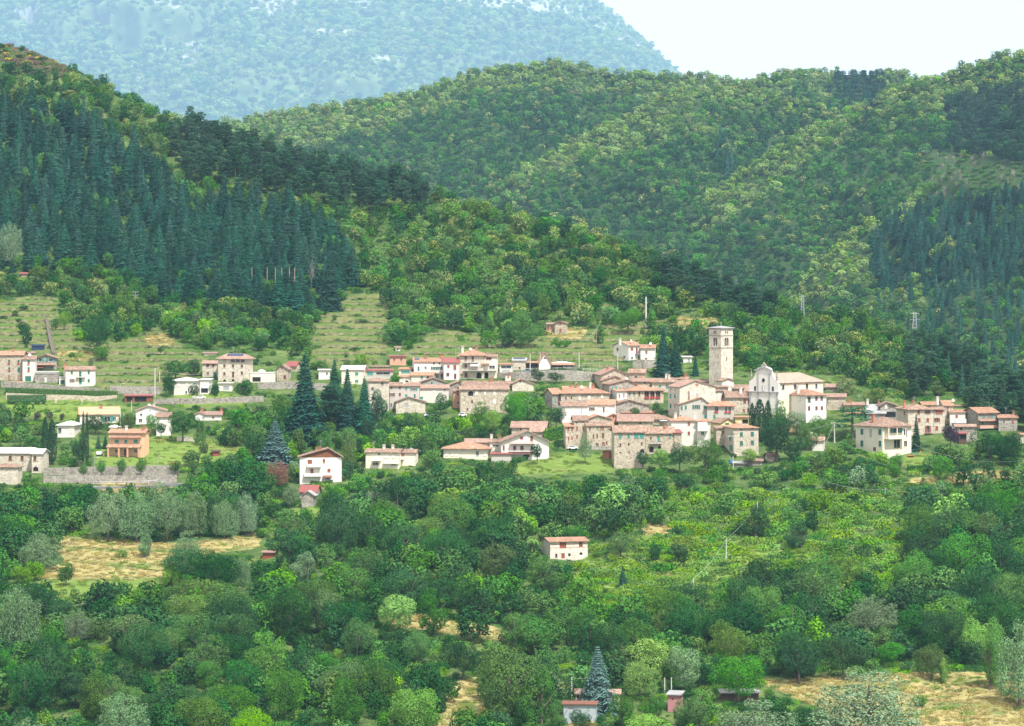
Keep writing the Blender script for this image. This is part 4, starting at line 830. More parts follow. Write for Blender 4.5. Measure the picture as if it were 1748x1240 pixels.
for f in (.03, .95):
    b = MB().lathe(0, 0, [(.35, 0), (.35, .5), (.2, .7), (.32, 1.2), (.25, 1.8), (.08, 3.4)], 8).build('pinnacle', 'stone_grey', fac); b.location = (xl-.4, fa(f), cz(648.5))
for i in range(4):
    a = h['W']*(.14+.245*i); b = MB(); R_ = 2.0; n_ = 10; zt = h['H']-.75-R_*.55
    pts = [(xl+a+R_*math.cos(math.pi*j/n_), -.03, zt+R_*.75*math.sin(math.pi*j/n_)) for j in range(n_+1)]; pin = [(xl+a+(R_-.15)*math.cos(math.pi*j/n_), -.03, zt+(R_*.75-.15)*math.sin(math.pi*j/n_)) for j in range(n_+1)]
    for j in range(n_): b.prism([pts[j], pts[j+1], pin[j+1], pin[j]], (0, .028, 0))
    b.build('blind_arch', 'stone_pale', h['root'])
b = MB()
for i in range(34): x = xl+.6+i*(h['W']-1)/34; b.box(x, x+.25, -.42, -.01, h['H']-.32, h['H']-.12)
b.build('rafter_ends', 'dark_wood', h['root'])
h = house('white rectory with orange hipped roof in front of the church nave', 1375, 1411.5, 665, 674.5, 708, 'hip', 28, 31, 10, 'white', 'tile_orange', oh=.7, dD=-9, chim=(1377,), fm='stone_grey',
  win=[(1380.5,682,5.5,10,'g'),(1393.5,680.5,4,6.5,'B'),(1403,680.5,4,6.5,'B'),(1380.5,697,4,7,'B'),(1393.7,697,4,6,'B'),(1403.4,697,3.8,6,'B')], swin=[(1352.5,682,2.6,7.5,'W'),(1366,681,2.6,7,'W')])
house('stone house with brown roof right of the white rectory', 1412, 1443, 671.5, 678.5, 698, 'gx', -6, 0, 9, 'stone', 'tile_brown', dD=-2, win=[(1413.5,684,1.6,4.5,'B')])
house('tiled roofs stepping down behind the church apse', 1409.5, 1431, 655, 661, 676, 'gx', -14, 4, 8, 'stone_grey', 'tile_brown', dD=6)
# --- old core, middle rows
h = house('great stone house with long hipped roof at the left end of the old village', 957.5, 1040, 660, 671.5, 694, 'hip', 10, 0, 11, 'stone', 'tile_orange', oh=.6, chim=(988, 1012, 1016), ant=998, dish=995,
  win=[(966,680,2.4,6,'B'),(975.5,679.5,2.4,4.5,'x'),(989.5,680,2.8,6,'W'),(1005.5,679,4.5,5.5,'W'),(1028,677,4,6.5,'W')])
house('tall shaded stone side house at the left corner of the old village', 942.8, 957.5, 661, 672, 698, 'gx', 40, 3, 9, 'stone_grey', 'tile_orange', win=[(947,684,1.8,9,'T'),(952.5,686,1.8,9,'B')], dD=1)
house('tiled roof with chimneys rising behind the great stone house', 962, 1000, 659, 666, 676, 'gx', 5, 0, 8, 'stone', 'tile_orange', dD=8, chim=(977, 985))
h = house('cream white house with three yellow-shuttered windows below the great stone house', 959.5, 1003, 685.5, 694, 723, 'gx', 5, 0, 9, 'white', 'tile', oh=.4, dD=-1, ant=991, win=[(967.5,701,3,5,'Y'),(978.5,700,3,5,'Y'),(976,716,3.5,5,'Y'),(993,701,1.5,10,'E')])
h = house('white house with sloping roof and a row of varied windows', 1003, 1048.5, 681.5, 691.5, 716, 'gx', -8, 0, 9, 'white', 'tile_orange', oh=.4, dD=-2, win=[(1010.5,698.5,4.6,5.5,'Bo'),(1016.5,698,4.2,5.5,'Y'),(1030.5,700,2.8,9,'dB'),(1037,698.5,3.6,6.5,'W')])
h = house('bare stone barn with wide low gable behind the small bush', 1042, 1108, 682.5, 692.5, 712, 'gy', 6, 0, 9, 'stone_grey', 'tile', ax=.5, oh=.5, win=[(1049,701,2.5,4,'R')])
house('orange flat roofs sunk between the barn and the mottled roof', 1063, 1119, 700, 705.5, 716, 'gx', -3, 0, 9, 'brick', 'tile_orange', dD=1)
h = house('small salmon gabled attic between two tiled roofs', 1040, 1054, 706, 711, 722, 'gy', 5, 0, 8, 'salmon', 'tile_orange', win=[(1047,712,1.8,2.6,'x')])
house('tiled roof stretching left of the salmon attic', 1000, 1040, 705, 709, 718, 'gx', 3, 0, 8, 'stone', 'tile_orange', dD=2)
h = house('low stone house under a long mottled tile roof', 1055, 1114, 707, 719.5, 731, 'gx', -3, 0, 10, 'stone', 'tile_brown', oh=.5, win=[(1093,722.5,3.5,2.4,'x')])
house('low stone house with pale lichen-spotted roof left of the white parasol', 1098, 1140, 705.5, 716, 730, 'hip', -6, 0, 10, 'stone', 'tile', oh=.5, dD=3)
h = house('old stone house with brown shutters stacked in three rows at the front left', 980, 1003, 709, 718.5, 763, 'gx', 4, 0, 9, 'stone', 'tile', oh=.4, fm='stone_grey', win=[(985,731.5,2,7,'R'),(995.5,731,2.2,7,'R'),(985,745.5,2,6,'R'),(984.5,722,2,2,'x'),(995,721,2,2,'x')])
house('narrow stone house with orange monopitch roof at the left front corner', 965.5, 980, 722, 729, 766, 'sh', 4, 0, 8, 'stone', 'tile_orange', win=[(970,732.5,2.6,8,'R'),(976.5,733,2.6,8,'R'),(970.7,749,2.2,8,'R'),(976.7,748.5,2.2,7,'R')])
house('stone house with rounded gable behind the brown-shuttered front', 1003, 1045, 708.5, 716, 735, 'gy', 5, 0, 8, 'stone', 'tile_orange', oh=.5, ax=.4, dD=1)
h = house('long stone house with teal shutter and tall brown windows above the tin garage', 1002, 1047, 719.5, 727.5, 763, 'gx', 6, 0, 8, 'stone', 'tile', oh=.4, dD=-3, fm='stone_grey',
  win=[(1007,732,2.2,6.5,'B'),(1020,730,2.4,5,'T'),(1026,731,2,6,'R'),(1029.5,730.5,2.6,7,'R'),(1013,745,2,7,'B'),(1019.3,744,2,8,'B'),(1029.5,743.5,3,9,'B'),(1030,757.5,4.5,4.5,'R'),(1036,756,2,5,'B'),(1019.5,759,4,4,'g')])
house('small stone link house with teal shutter left of the big bastion house', 1040, 1049.5, 727, 733, 764, 'sh', 4, 0, 7, 'stone', 'tile', win=[(1045,741,2.2,7,'T'),(1045,755,2.4,5,'aB')], dD=-2)
h = house('big bastion-like stone house with green shutters and tapering blank base', 1048.6, 1101.5, 726, 738.5, 800, 'gx', 3, 0, 11, 'stone', 'tile', oh=.5, fm='stone_grey', ant=1112,
  win=[(1058.5,745.5,4.4,7,'T'),(1073.3,745,4,7,'T'),(1086.5,744.5,7,7.5,'T'),(1095.5,744.5,7,7.5,'T'),(1059,759.5,3,4.5,'k'),(1073.4,759,3,4.2,'x'),(1095.5,757.5,3,4.2,'B'),(1059.3,773,3,2.2,'x'),(1073.5,772.2,3,2.2,'x'),(1096.3,770,7.5,6.5,'ax')])
h = house('stone house with teal balcony door and dark arch beside the bastion house', 1102, 1151, 728, 740, 777, 'gx', 4, 0, 9, 'stone', 'tile', oh=.5, fm='stone_grey', chim=(1138,), dD=2,
  win=[(1111,748.5,2.6,4.2,'x'),(1124,750,3.8,10,'dT'),(1143.5,744.5,3,7,'T'),(1112,767.5,7.5,10.5,'ax'),(1126,764,5,6,'ax')])
balcony(h, 1108, 1128.5, 757, .9, 4)
house('stone house with dark red sheet roof right of the balcony house', 1151, 1163.5, 732.5, 740, 775, 'sh', 4, 0, 9, 'stone', 'red_metal', dD=1)
h = house('tall pale rendered house with white projecting upper balcony room', 1146, 1190, 710, 718.5, 762, 'hip', 4, 0, 9, 'pale_render', 'tile_orange', oh=.5, chim=(1155, 1189), win=[(1176,723.8,4,6,'R'),(1176,740,4,6.5,'R')])
h = house('white bay house with brown window joined to the tall pale house', 1190, 1209, 714, 719.5, 762, 'hip', -14, 4, 8, 'white', 'tile_orange', oh=.5, dD=-1.5, win=[(1200.3,725.5,3,7,'R'),(1199.5,740,5,7,'g')])
b = MB().box(fx(h, 1192.5), fx(h, 1208), -1.3, -.01, fz(h, 736), fz(h, 721)); b.build('bay', 'white', h['root'])
h = house('pale yellow house with gabled front and green window below the orange bays', 1230, 1254.5, 713.5, 722, 745, 'gy', 22, 14, 8, 'yellow', 'tile', oh=.5, win=[(1241,724,6.5,4,'G')])
house('yellow house with flat orange roof beside the dark cypress', 1255, 1279, 711.5, 713.5, 730, 'fl', -4, 0, 7, 'yellow', 'tile_orange', win=[(1262.5,722,3,5,'W'),(1272,720,10,7,'x')], oh=.5)
house('small stone house with brown window between the pale house and the hipped stone house', 1223, 1240, 727, 732, 760, 'sh', 4, 0, 7, 'stone', 'tile_brown', dD=-1, win=[(1234.8,738,4,6,'R')])
h = house('square stone house with orange hipped roof and green shutters', 1252, 1295, 723, 731, 778, 'hip', 10, 12.5, 10, 'stone_pale', 'tile_orange', oh=.5, fm='stone_grey', ant=1287,
  win=[(1265.3,741.8,5,7,'G'),(1284.3,741.3,5,7,'G'),(1265.5,757,5,7.5,'G'),(1284.5,756,5,7,'G'),(1265,733,4,2,'x'),(1284,732.6,4,2,'x')], swin=[(1248,750,2,7,'G'),(1249,765.5,3.4,9,'T'),(1241.5,750,1,5,'E')])
balcony(h, 1240, 1252, 744, 1.0, 4)
house('small yellow house with orange roof right of the dark yew', 1331, 1359, 714.5, 720, 738, 'gx', -8, 0, 8, 'yellow', 'tile_orange', win=[(1342,723,2.4,3.5,'B'),(1352,723,2.4,3.5,'B')])
house('grey garden house with tiled roof below the white rectory', 1386, 1405.5, 745.5, 752.5, 770, 'gx', -12, 2, 7, 'pale_render', 'tile', chim=(1384,), win=[(1394,756,2.4,6,'R')], group='sheds and huts')
house('low tiled shed under the dark yew', 1311, 1328, 772, 779, 788, 'gx', 10, 2, 6, 'stone', 'tile', cat='shed', name='shed', group='sheds and huts')
house('low tiled shed roof below the square stone house', 1272, 1301, 782, 787.5, 795, 'gx', -4, 0, 5, 'stone_grey', 'tile', cat='shed', name='shed', group='sheds and huts')
house('flat dark shed beside the low tiled shed', 1252, 1273, 789, 791.5, 797, 'sh', -6, 0, 4, 'stone_grey', 'slate', cat='shed', name='shed', group='sheds and huts')
house('small brick and tin garage with sloping roof on the green meadow', 1028.5, 1040, 769.5, 772, 783, 'gy', -20, 4, 5, 'brick', 'rust', cat='garage', name='garage', group='garages', win=[])
# --- right group
h = house('large cream villa with hipped roof, projecting bay and green shutters', 1504.5, 1558, 711.5, 727, 779, 'hip', 36, 40, 13, 'cream_pale', 'tile', oh=.9, chim=(1512,),
  win=[(1514,735,8,9,'aY'),(1530,735,11,8,'To'),(1547,740,7,14,'g'),(1531,758,12,14,'g'),(1547,758,6,10,'g')], swin=[(1474,738.5,4,10,'G'),(1487,740,3,14,'E'),(1500.5,737,4,10,'G'),(1474,758.5,4,10.5,'G'),(1501,757,4,10.5,'G'),(1493,767,4,7,'B')], fm='cream_pale')
x0, x1 = fx(h, 1507), fx(h, 1540)
MB().box(x0, x1, -2.2, -.01, fz(h, 729.5)-.15, fz(h, 729.5)).build('porch_roof', 'tile', h['root']); MB().box(x0, x1, -2.2, -.01, fz(h, 748)-.2, fz(h, 748)).build('balcony', 'cream_pale', h['root'])
for u_ in (1507.6, 1523.5, 1539.4): MB().box(fx(h, u_)-.14, fx(h, u_)+.14, -2.15, -1.9, fz(h, 748)+.003, fz(h, 729.5)-.153).build('pillar', 'cream_pale', h['root'])
MB().box(x0, x1, -2.18, -2.05, fz(h, 748)+.006, fz(h, 743)).build('parapet', 'cream_pale', h['root'])
house('long low tiled roofs right of the church houses', 1442, 1475, 686, 692, 706, 'gx', -4, 0, 9, 'salmon', 'tile', chim=(1452,), ant=1467)
house('gabled stone house with open balcony behind the grey slate roof', 1503, 1531, 686, 693, 716, 'gy', -4, 0, 9, 'stone_grey', 'tile_brown', ax=.35, oh=.6, win=[(1512.5,694,4,7,'Y'),(1518,708,22,9,'x')], chim=(1482, 1501))
house('low house with grey slate roof left of the open balcony', 1480, 1511, 690, 706, 714, 'gx', -6, 0, 12, 'stone_grey', 'slate', dD=-2)
h = house('tall stone house with hipped roof and brown shuttered windows', 1549.5, 1594.5, 689.5, 699, 743, 'hip', 10, 12, 11, 'stone_pale', 'tile', oh=.7, chim=(1551, 1568), ant=1571, fm='stone_grey',
  win=[(1568.2,704,4.4,6,'R'),(1583.6,704,5,6,'Ro'),(1569,717.5,4,6.5,'R'),(1584,717.3,4,6.5,'R'),(1584.2,732.5,5,11,'Ro')], swin=[(1546,706,1.4,7,'R'),(1543,728,1.4,4,'B')])
balcony(h, 1578, 1592, 739.5, 1, 4, 'tile_orange', 'red_brown')
h = house('stone loggia house with brown balcony joined to the tall stone house', 1594.5, 1612.5, 694.5, 700, 740, 'gx', 4, 0, 9, 'stone_pale', 'tile', oh=.5, fm='stone_grey', win=[(1603,703.5,12,7,'gR'),(1598.5,717,6,6.5,'Ro'),(1599,731,4,6.5,'R')])
h = house('taller stone house with long orange roof behind the loggia house', 1611.5, 1627.5, 683.5, 693, 730, 'gx', 5, 0, 10, 'stone', 'tile_orange', dD=4, chim=(1605,), fm='stone_grey', win=[(1617.8,696.5,1.8,5.5,'B'),(1618.3,710.5,2.2,6,'B'),(1618.3,722.5,2,5,'aB')], dish=1629)
house('long orange roof linking the right group of stone houses', 1575, 1611, 685.5, 692, 705, 'gx', 3, 0, 8, 'stone', 'tile_orange', dD=9)
house('small upper room with sloping roof behind the taller stone house', 1624, 1641, 691, 694, 703, 'sh', -5, 0, 7, 'stone', 'tile_brown', dD=6)
house('rendered house with brown shutter and flat orange roof', 1621.5, 1648, 699, 704.5, 728, 'gx', 4, 0, 7, 'pale_render', 'tile_orange', dD=1, win=[(1633,711,4,6,'R')])
h = house('grey and stone house with bright orange roof and teal shutters', 1668.6, 1704.5, 695, 705, 733, 'gx', 24, 20, 9, 'stone_grey', 'tile_orange', oh=.6, fm='stone_grey', win=[(1677.6,711.3,3.4,5.2,'T'),(1693.5,711.3,3.4,5.2,'T'),(1676,722,4.5,5.5,'G')])
awning(h, 1669, 1706, 717, 1.3, .4, 'tile_orange'); balcony(h, 1668, 1706, 730.5, 1.5, 4.5, 'concrete', 'salmon', solid=True)
house('stone house with orange roof at the right end of the village', 1705, 1736.5, 707.5, 714, 736, 'gx', -4, 0, 9, 'stone_grey', 'tile_orange', chim=(1732,), ant=1719, win=[(1729,721,3,7,'R'),(1714,720,3,5,'B')])
house('house with tiled roof cut by the right edge of the view', 1741.5, 1775, 739, 743, 758, 'gx', 4, 0, 9, 'cream', 'tile_orange')
house('grey slab-roofed outhouse below the rendered house', 1625, 1647, 715, 722.5, 734, 'gx', -8, 0, 6, 'stone_grey', 'slate', dD=-3)
house('ruined stone outhouse with brown tiles behind the purple tree', 1631, 1665, 724, 729, 746, 'gx', -5, 0, 5, 'stone_grey', 'tile_brown', dD=-4, win=[(1641,733,4,4,'x')])
house('open red-tiled garden shelter on the terrace at the right', 1637, 1650, 737.5, 741, 752, 'sh', 4, 0, 3, 'dark_wood', 'red_metal', cat='shelter', name='shelter', group='sheds and huts', dD=-5, win=[(1644,747,10,7,'x')])
# --- lone houses in the foreground
h = house('lone white stone farmhouse with orange tiled roof and red lattice windows in the wooded slope', 939, 1003.5, 916.8, 925, 957, 'gx', 17, 14.5, 7, 'stone_white', 'tile_orange', oh=.5, fm='brick',
  win=[(961,931,11.5,10.5,'Rd'),(991.5,930.5,6.5,10,'Rd'),(949.5,948,3.6,6,'gk'),(961,949,6,9,'Rd'),(972,947.5,4,5,'x'),(992,946,5,4,'x')])
for v_ in (929.5, 935): MB().box(-h['W']/2, h['W']/2, -.012, -.002, fz(h, v_)-.07, fz(h, v_)+.07).build('brick_course', 'brick', h['root'])
h = house('stone farm building with rusty tiled roof behind the blue cedar', 983, 1057, 1176, 1185, 1212, 'gx', -4, 3, 8, 'stone_pale', 'tile_brown', fm='stone_grey', win=[(986.5,1190,3,6,'x'),(1052,1190,3,7,'B')])
b = None
h = house('corrugated blue-grey sheet shed with sagging roof below the farm building', 962, 1017, 1197, 1203, 1220, 'gx', -5, 0, 5, 'blue_sheet', 'rust', cat='shed', name='shed', group='sheds and huts', dD=-8, win=[(1004.5,1209.5,4.5,4,'T'),(975,1209,10,8,'dE')])
house('dusky pink wooden shed with grey roof near two bare posts', 1140, 1160, 1180, 1187, 1216, 'sh', -14, 6, 7, 'pink', 'slate', cat='shed', name='shed', group='sheds and huts', win=[(1148,1194,2,3,'x')])
house('low dark shelter under the yellow-green walnut tree', 1232, 1295, 1181, 1184, 1195, 'sh', 3, 0, 4, 'dark_wood', 'slate', cat='shelter', name='shelter', group='sheds and huts')
house('small red-roofed field shelter half hidden in the shrubs', 448, 467, 941, 944, 954, 'gx', -10, 3, 4, 'red_brown', 'tile_brown', cat='hut', name='hut', group='sheds and huts')
# --- walls, hedges, road
ground_wall('retaining_wall', 'grey stone road wall running under the far left houses', 'wall', [(2, 662, 11), (60, 664, 9), (100, 667, 8), (140, 668, 7), (173, 670, 6)], 8, 'stone_grey')
ground_wall('retaining_wall', 'long pale stone wall below the clipped dark hedge', 'wall', [(10, 683, 12), (80, 684, 10), (130, 686, 11), (165, 686, 9), (200, 680, 5)], 10, 'stone')
ground_wall('retaining_wall', 'rough stone wall behind the wood store and poles', 'wall', [(188, 672, 13), (230, 673, 13), (275, 673, 13)], 12, 'stone_grey')
ground_wall('retaining_wall', 'stone wall with parapet under the grey bungalow', 'wall', [(262, 690, 8), (300, 690, 10), (345, 690, 9), (400, 688, 10), (450, 686, 10)], 10, 'stone_grey')
ground_wall('retaining_wall', 'stone wall below the small weathered yellow house', 'wall', [(440, 664, 10), (500, 664, 13), (560, 668, 12)], 10, 'stone_grey')
ground_wall('retaining_wall', 'tall upper tier of the two-tier stone wall under the ball-shaped trees', 'wall', [(74, 812, 13), (150, 812, 14), (240, 812, 17), (305, 811, 16)], 15, 'stone_grey')
ground_wall('retaining_wall', 'lower tier of the two-tier stone wall above the railed road', 'wall', [(74, 824, 11), (150, 824, 12), (240, 824, 12), (302, 822, 11)], 12, 'stone_grey', dD=-1)
ground_wall('retaining_wall', 'long grey stone wall carrying the village road above the trees', 'wall', [(843, 643, 6), (880, 648, 13), (940, 650, 18), (985, 651, 18), (1030, 650, 14), (1050, 648, 8)], 16, 'stone_grey')
ground_wall('retaining_wall', 'pale stone wall under the white house with gabled side', 'wall', [(1080, 628, 12), (1100, 629, 14), (1120, 628, 12)], 12, 'stone_grey')
ground_wall('retaining_wall', 'low stone wall along the front of the meadow by the bastion house', 'wall', [(1000, 768, 5), (1025, 768, 5), (1047, 768, 5)], 5, 'stone_grey')
ground_wall('retaining_wall', 'ruined stone wall beside the open garden shelter', 'wall', [(1632, 756, 16), (1650, 755, 14), (1668, 752, 16)], 15, 'stone_grey')
ground_wall('garden_wall', 'white plastered garden wall in front of the orange house meadow', 'wall', [(302, 753, 8), (331, 754, 7)], 8, 'cream_pale', .3)
ground_wall('retaining_wall', 'brown stone ramp wall climbing straight up beside the terraces at the left', 'wall', [(94, 606, 4), (90, 590, 4), (87, 575, 4), (84, 560, 4), (82, 545, 4)], 4, 'bark', 1.2)
def railing(label, pts, hpx=5, m_='grey_metal', step=2.2, dD=0, name='railing', cat='railing'):
    b = MB()
    P = [at(u, v, hillA.depth(u, v)+dD) for u, v in pts]
    for i in range(len(P)-1):
        a, c = P[i], P[i+1]; hh = hpx*a.y/F; n_ = max(1, int((c-a).length/step)); Z = Vector((0, 0, hh))
        b.tube(a+Z, c+Z, .05, .05, 4); b.tube(a+Z*.5, c+Z*.5, .04, .04, 4)
        for j in range(n_+1): p = a.lerp(c, j/n_); b.tube(p-Z*.3, p+Z, .05, .05, 4)
    tag(b.build(name, m_), label, cat, 'railings and fences')
railing('light metal railing along the road under the two-tier stone wall', [(160, 828), (200, 828), (240, 827), (295, 824)], 5.5, 'frame_white')
railing('metal railing along the top of the long village road wall', [(845, 636.5), (880, 634.5), (940, 631.5), (985, 632.5), (1030, 635)], 4, 'frame_white')
railing('wire fence above the road right of the carport', [(985, 628), (1010, 627), (1050, 629)], 7, 'grey_metal')
railing('green wire fence beside the cream villa garden', [(1557, 778), (1566, 778)], 10, 'teal_shutter', 1.5)
railing('weathered post fence across the grassy slope above the firs', [(530, 598), (560, 586), (600, 583), (633, 583)], 3, 'pole_wood', 8)
def sheet(name, pts, wpx, m_, lift=.15):
    """road following pixel points, lying on the ground"""
    b = MB(); L = []
    for (u, v) in pts:
        D = hillA.depth(u, v); p = at(u, v, D)
        for k in (-1, 1): x, y = p.x, p.y+k*wpx/2; L.append(Vector((x, y, p.z+lift)))
    for i in range(0, len(L)-2, 2): b.add([L[i], L[i+2], L[i+3], L[i+1], L[i]-Vector((0, 0, 1.5)), L[i+2]-Vector((0, 0, 1.5))], [(0, 1, 2, 3), (0, 4, 5, 1)])
    o = link(name, mkmesh(name, b.v, b.f, m_)); tag(o, kind='structure')
sheet('road', [(150, 831), (200, 830.5), (250, 829), (300, 826), (330, 824)], 5, 'asphalt', .1)
sheet('road', [(840, 640), (880, 636), (940, 633), (985, 634), (1040, 637), (1060, 637)], 5, 'asphalt', .1)
# --- poles, lamps, cables
P1 = pole('thin concrete pole right of the long wood store', 264.5, 629, 678, r=.16); P2 = pole('shorter pole beside the thin concrete pole', 272.5, 633, 652, r=.12)
pole('bare steel pole behind the orange house', 205.5, 697, 735, r=.12); pole('second bare steel pole right of the orange house chimney', 211.5, 706, 735, r=.12)
pole('grey mast in front of the long wood store', 224.5, 684, 704, r=.1)
pole('tall pale concrete pole standing in the meadow above the white houses', 1102.7, 507, 560, r=.32)
pole('white pole with short arms among trees above the church', 1314.5, 523, 556, r=.22, arms=2, D=1290)
pole('wooden pole with lamps among trees right of the church', 1485, 630, 664, r=.15, arms=2, D=1200)
Pm = pole('leaning white pole with strut in the trees above the hipped white house', 765, 738, 753, r=.16, arms=1)
P3 = pole('concrete pole with cables beside the flat cedar', 1424.5, 721, 756, r=.2, arms=1)
pole('small post above the low tiled sheds', 1251.5, 779, 799, r=.12); P4 = pole('pole at the edge of the wood below the tiled shed', 1376, 787, 802, r=.15, arms=1)
pole('brown pole on the slope by the vines', 1018, 562, 592, 'pole_wood', .14); pole('tall lamp pole beside the roadside carport', 988.5, 601, 632, r=.14)
pole('pale pole left of the A-frame house', 905, 604, 637, r=.14); pole('pale pole in front of the A-frame house', 922, 602, 636, r=.12); pole('wooden pole beside the barn on the terraces', 951.5, 548, 570, 'pole_wood', .12)
pole('grey pole right of the vines above the road', 1054.5, 603, 636, r=.13); pole('dark pole with crossarms in the chestnut wood above the left houses', 231, 497, 530, 'pole_wood', .2, arms=2)
pole('slim pole at the edge of the wood at the upper left', 52.5, 439, 462, r=.1); pole('slender pole on the ridge path above the village', 1230, 489, 508, r=.14); pole('wire pole on the wooded spur', 1125.5, 488, 506, r=.12)
for i, (u_, a_, b_) in enumerate(((976, 1156, 1206),)): PB = pole('grey pole with drooping cable beside the corrugated shed', u_, a_, b_, r=.16)
pole('left of two bare posts behind the pink shed', 1134.6, 1157, 1186, r=.13); pole('right of two bare posts behind the pink shed', 1146, 1157, 1186, r=.13)
L1 = [pole(lb, u_, a_, b_, r=.13) for lb, u_, a_, b_ in (('top pole of the line climbing the bushy slope', 1293, 857, 872), ('second pole from the top on the bushy slope', 1239.5, 920, 957), ('third pole from the top on the bushy slope', 1184, 988, 1027), ('lowest pole of the line on the bushy slope', 1142, 1046, 1076))]
for i in range(3): cable(('upper', 'middle', 'lower')[i]+' span of cable down the bushy slope', L1[i], L1[i+1], 1.2)
cable('cable running up into the trees from the top pole of the slope line', L1[0], at(1327, 841, 1010), .5); cable('cable ending in the trees below the lowest pole of the slope line', L1[3], at(1100, 1092, L1[3].y-20), .5)
cable('slack cable hanging left from the pole by the corrugated shed', PB, at(958, 1191, PB.y-4), 1.5); cable('cable from the shed pole into the blue cedar', PB, at(1005, 1157, PB.y+2), .3)
cable('cable from the meadow pole down to the slope with vines', at(1031, 520, 1285), at(1018, 562, hillA.depth(1018, 592)), 2.0, .05); cable('cable across the vineyard slope to the brown pole', at(1018, 562, hillA.depth(1018, 592)), at(990, 582, 1200), 1, .04)
cable('cable across the terraced slope to the thin concrete pole', P1, at(0, 634, P1.y), 1.5, .03); cable('cable from the thin concrete pole towards the solar-roofed house', P1, at(372, 635, 1150), 1.5, .03)
cable('cable rising to the leaning white pole', Pm, at(808, 735, Pm.y+5), .6); cable('cable falling from the leaning white pole to the hipped house', Pm, at(786, 754, Pm.y-12), .8)
cable('cable stretched left from the pole beside the flat cedar', P3, at(1360, 733, P3.y-5), .8); cable('stay wire of the pole beside the flat cedar', P3, at(1404, 770, P3.y-8), .1); cable('cable running right from the pole beside the flat cedar', P3, at(1470, 733, P3.y), .8)
cable('long cable over the shrubs at the right of the slope', at(1556, 757, 1045), at(1748, 786, 1010), 2.5, .035); cable('cable across the bushes left of the lone farmhouse', at(762, 937, 935), at(832, 925, 940), .8, .035)
pole('post of the cable left of the lone farmhouse', 767, 935, 950, r=.1)
cable('cable over the trees below the cream villa', at(1412, 822, 990), at(1510, 835, 990), 1.0, .035); pole('post carrying the cable below the cream villa', 1511, 833, 848, r=.12); cable('short cable descending right of its post below the cream villa', at(1511, 833, hillA.depth(1511, 848)), at(1535, 848, 985), .3, .035)
cable('cable over the dark trees left of the tan fields', at(70, 1033, 830), at(145, 1030, 830), .6, .04); cable('cable over the trees right of the silver poplar', at(1676, 890, 960), at(1705, 897, 960), .3, .04)
pylon('lattice pylon rising from the dark pines at the right', 1561.5, 533, 574, 1330, 2.2); pylon('small lattice pylon on the wooded spur above the church', 1370, 504, 536, 1360, 1.6)
for lb, u_, a_, b_ in (('street lamp by the road wall left of the wood store', 206, 655, 668), ('street lamp on the road above the stone garage arches', 778, 594, 618), ('street lamp on the two-tier wall left of the orange house', 161.5, 781, 805), ('street lamp on the two-tier wall below the orange house', 269.5, 781, 806)): lamp_post(lb, u_, a_, b_)
parasol('white parasol behind the orange house', 196, 727, 26); parasol('white parasol on the walled terrace beside the tall solar-roofed house', 446.6, 632, 14); parasol('white parasol on the roof terrace of the old village', 1133, 716, 20)
parasol('white canvas sunshade above the roadside carport', 959, 618, 40, 5)
car('light car on the drive left of the orange house', 170, 778, 9, 'car_white', R(80)); car('white van parked below the grey bungalow', 343, 682, 16); car('white car parked among trees below the low stone barn', 733, 712, 17); car('blue car on the road by the solar panel house', 902, 637, 15, 'car_blue')
car('white car under the awning by the narrow front corner house', 978, 768, 18); car('silver car behind the trees below the ochre farmhouse', 790, 712, 14); car('white car at the edge of the wood below the grey row houses', 700, 716, 14, 'car_white')
# playground slide
D_ = hillA.depth(1571, 779); root = empty('playground_slide', at(1571, 779, D_)); tag(root, 'small yellow and green playground slide on the villa lawn', 'slide')
b = MB(); b.tube((-.5, 0, 0), (.1, 0, 1.7), .06).tube((.7, 0, 0), (.1, 0, 1.7), .06).tube((-.5, .8, 0), (.1, .8, 1.7), .06).tube((.7, .8, 0), (.1, .8, 1.7), .06); b.build('frame', 'yellow_plastic', root)
MB().prism([(-.1, .1, 1.2), (-.1, .7, 1.2), (-1.8, .7, .1), (-1.8, .1, .1)], (0, 0, .12)).build('chute', 'green_plastic', root)
o = MB().lathe(0, 0, [(.1, .05), (1.0, .12), (1.15, .35), (1.0, .35), (.9, .2)], 14).build('paddling_pool', 'pinkred_plastic'); o.location = at(1555, 780, hillA.depth(1555, 780)); tag(o, 'round pink paddling pool beside the cream villa', 'paddling pool')
for i, (u_, v_) in enumerate(((331, 683), (337, 683), (1248, 792))):
    o = MB().lathe(0, 0, [(.42, 0), (.5, .3), (.5, 1.1), (.42, 1.3)], 12).build('water_tank', 'blue_plastic' if i == 2 else 'frame_white'); o.location = at(u_, v_, hillA.depth(u_, v_)); tag(o, ('left white water tank beside the wood store wall', 'right white water tank beside the wood store wall', 'small blue barrel by the low tiled shed')[i], 'tank', 'water tanks')
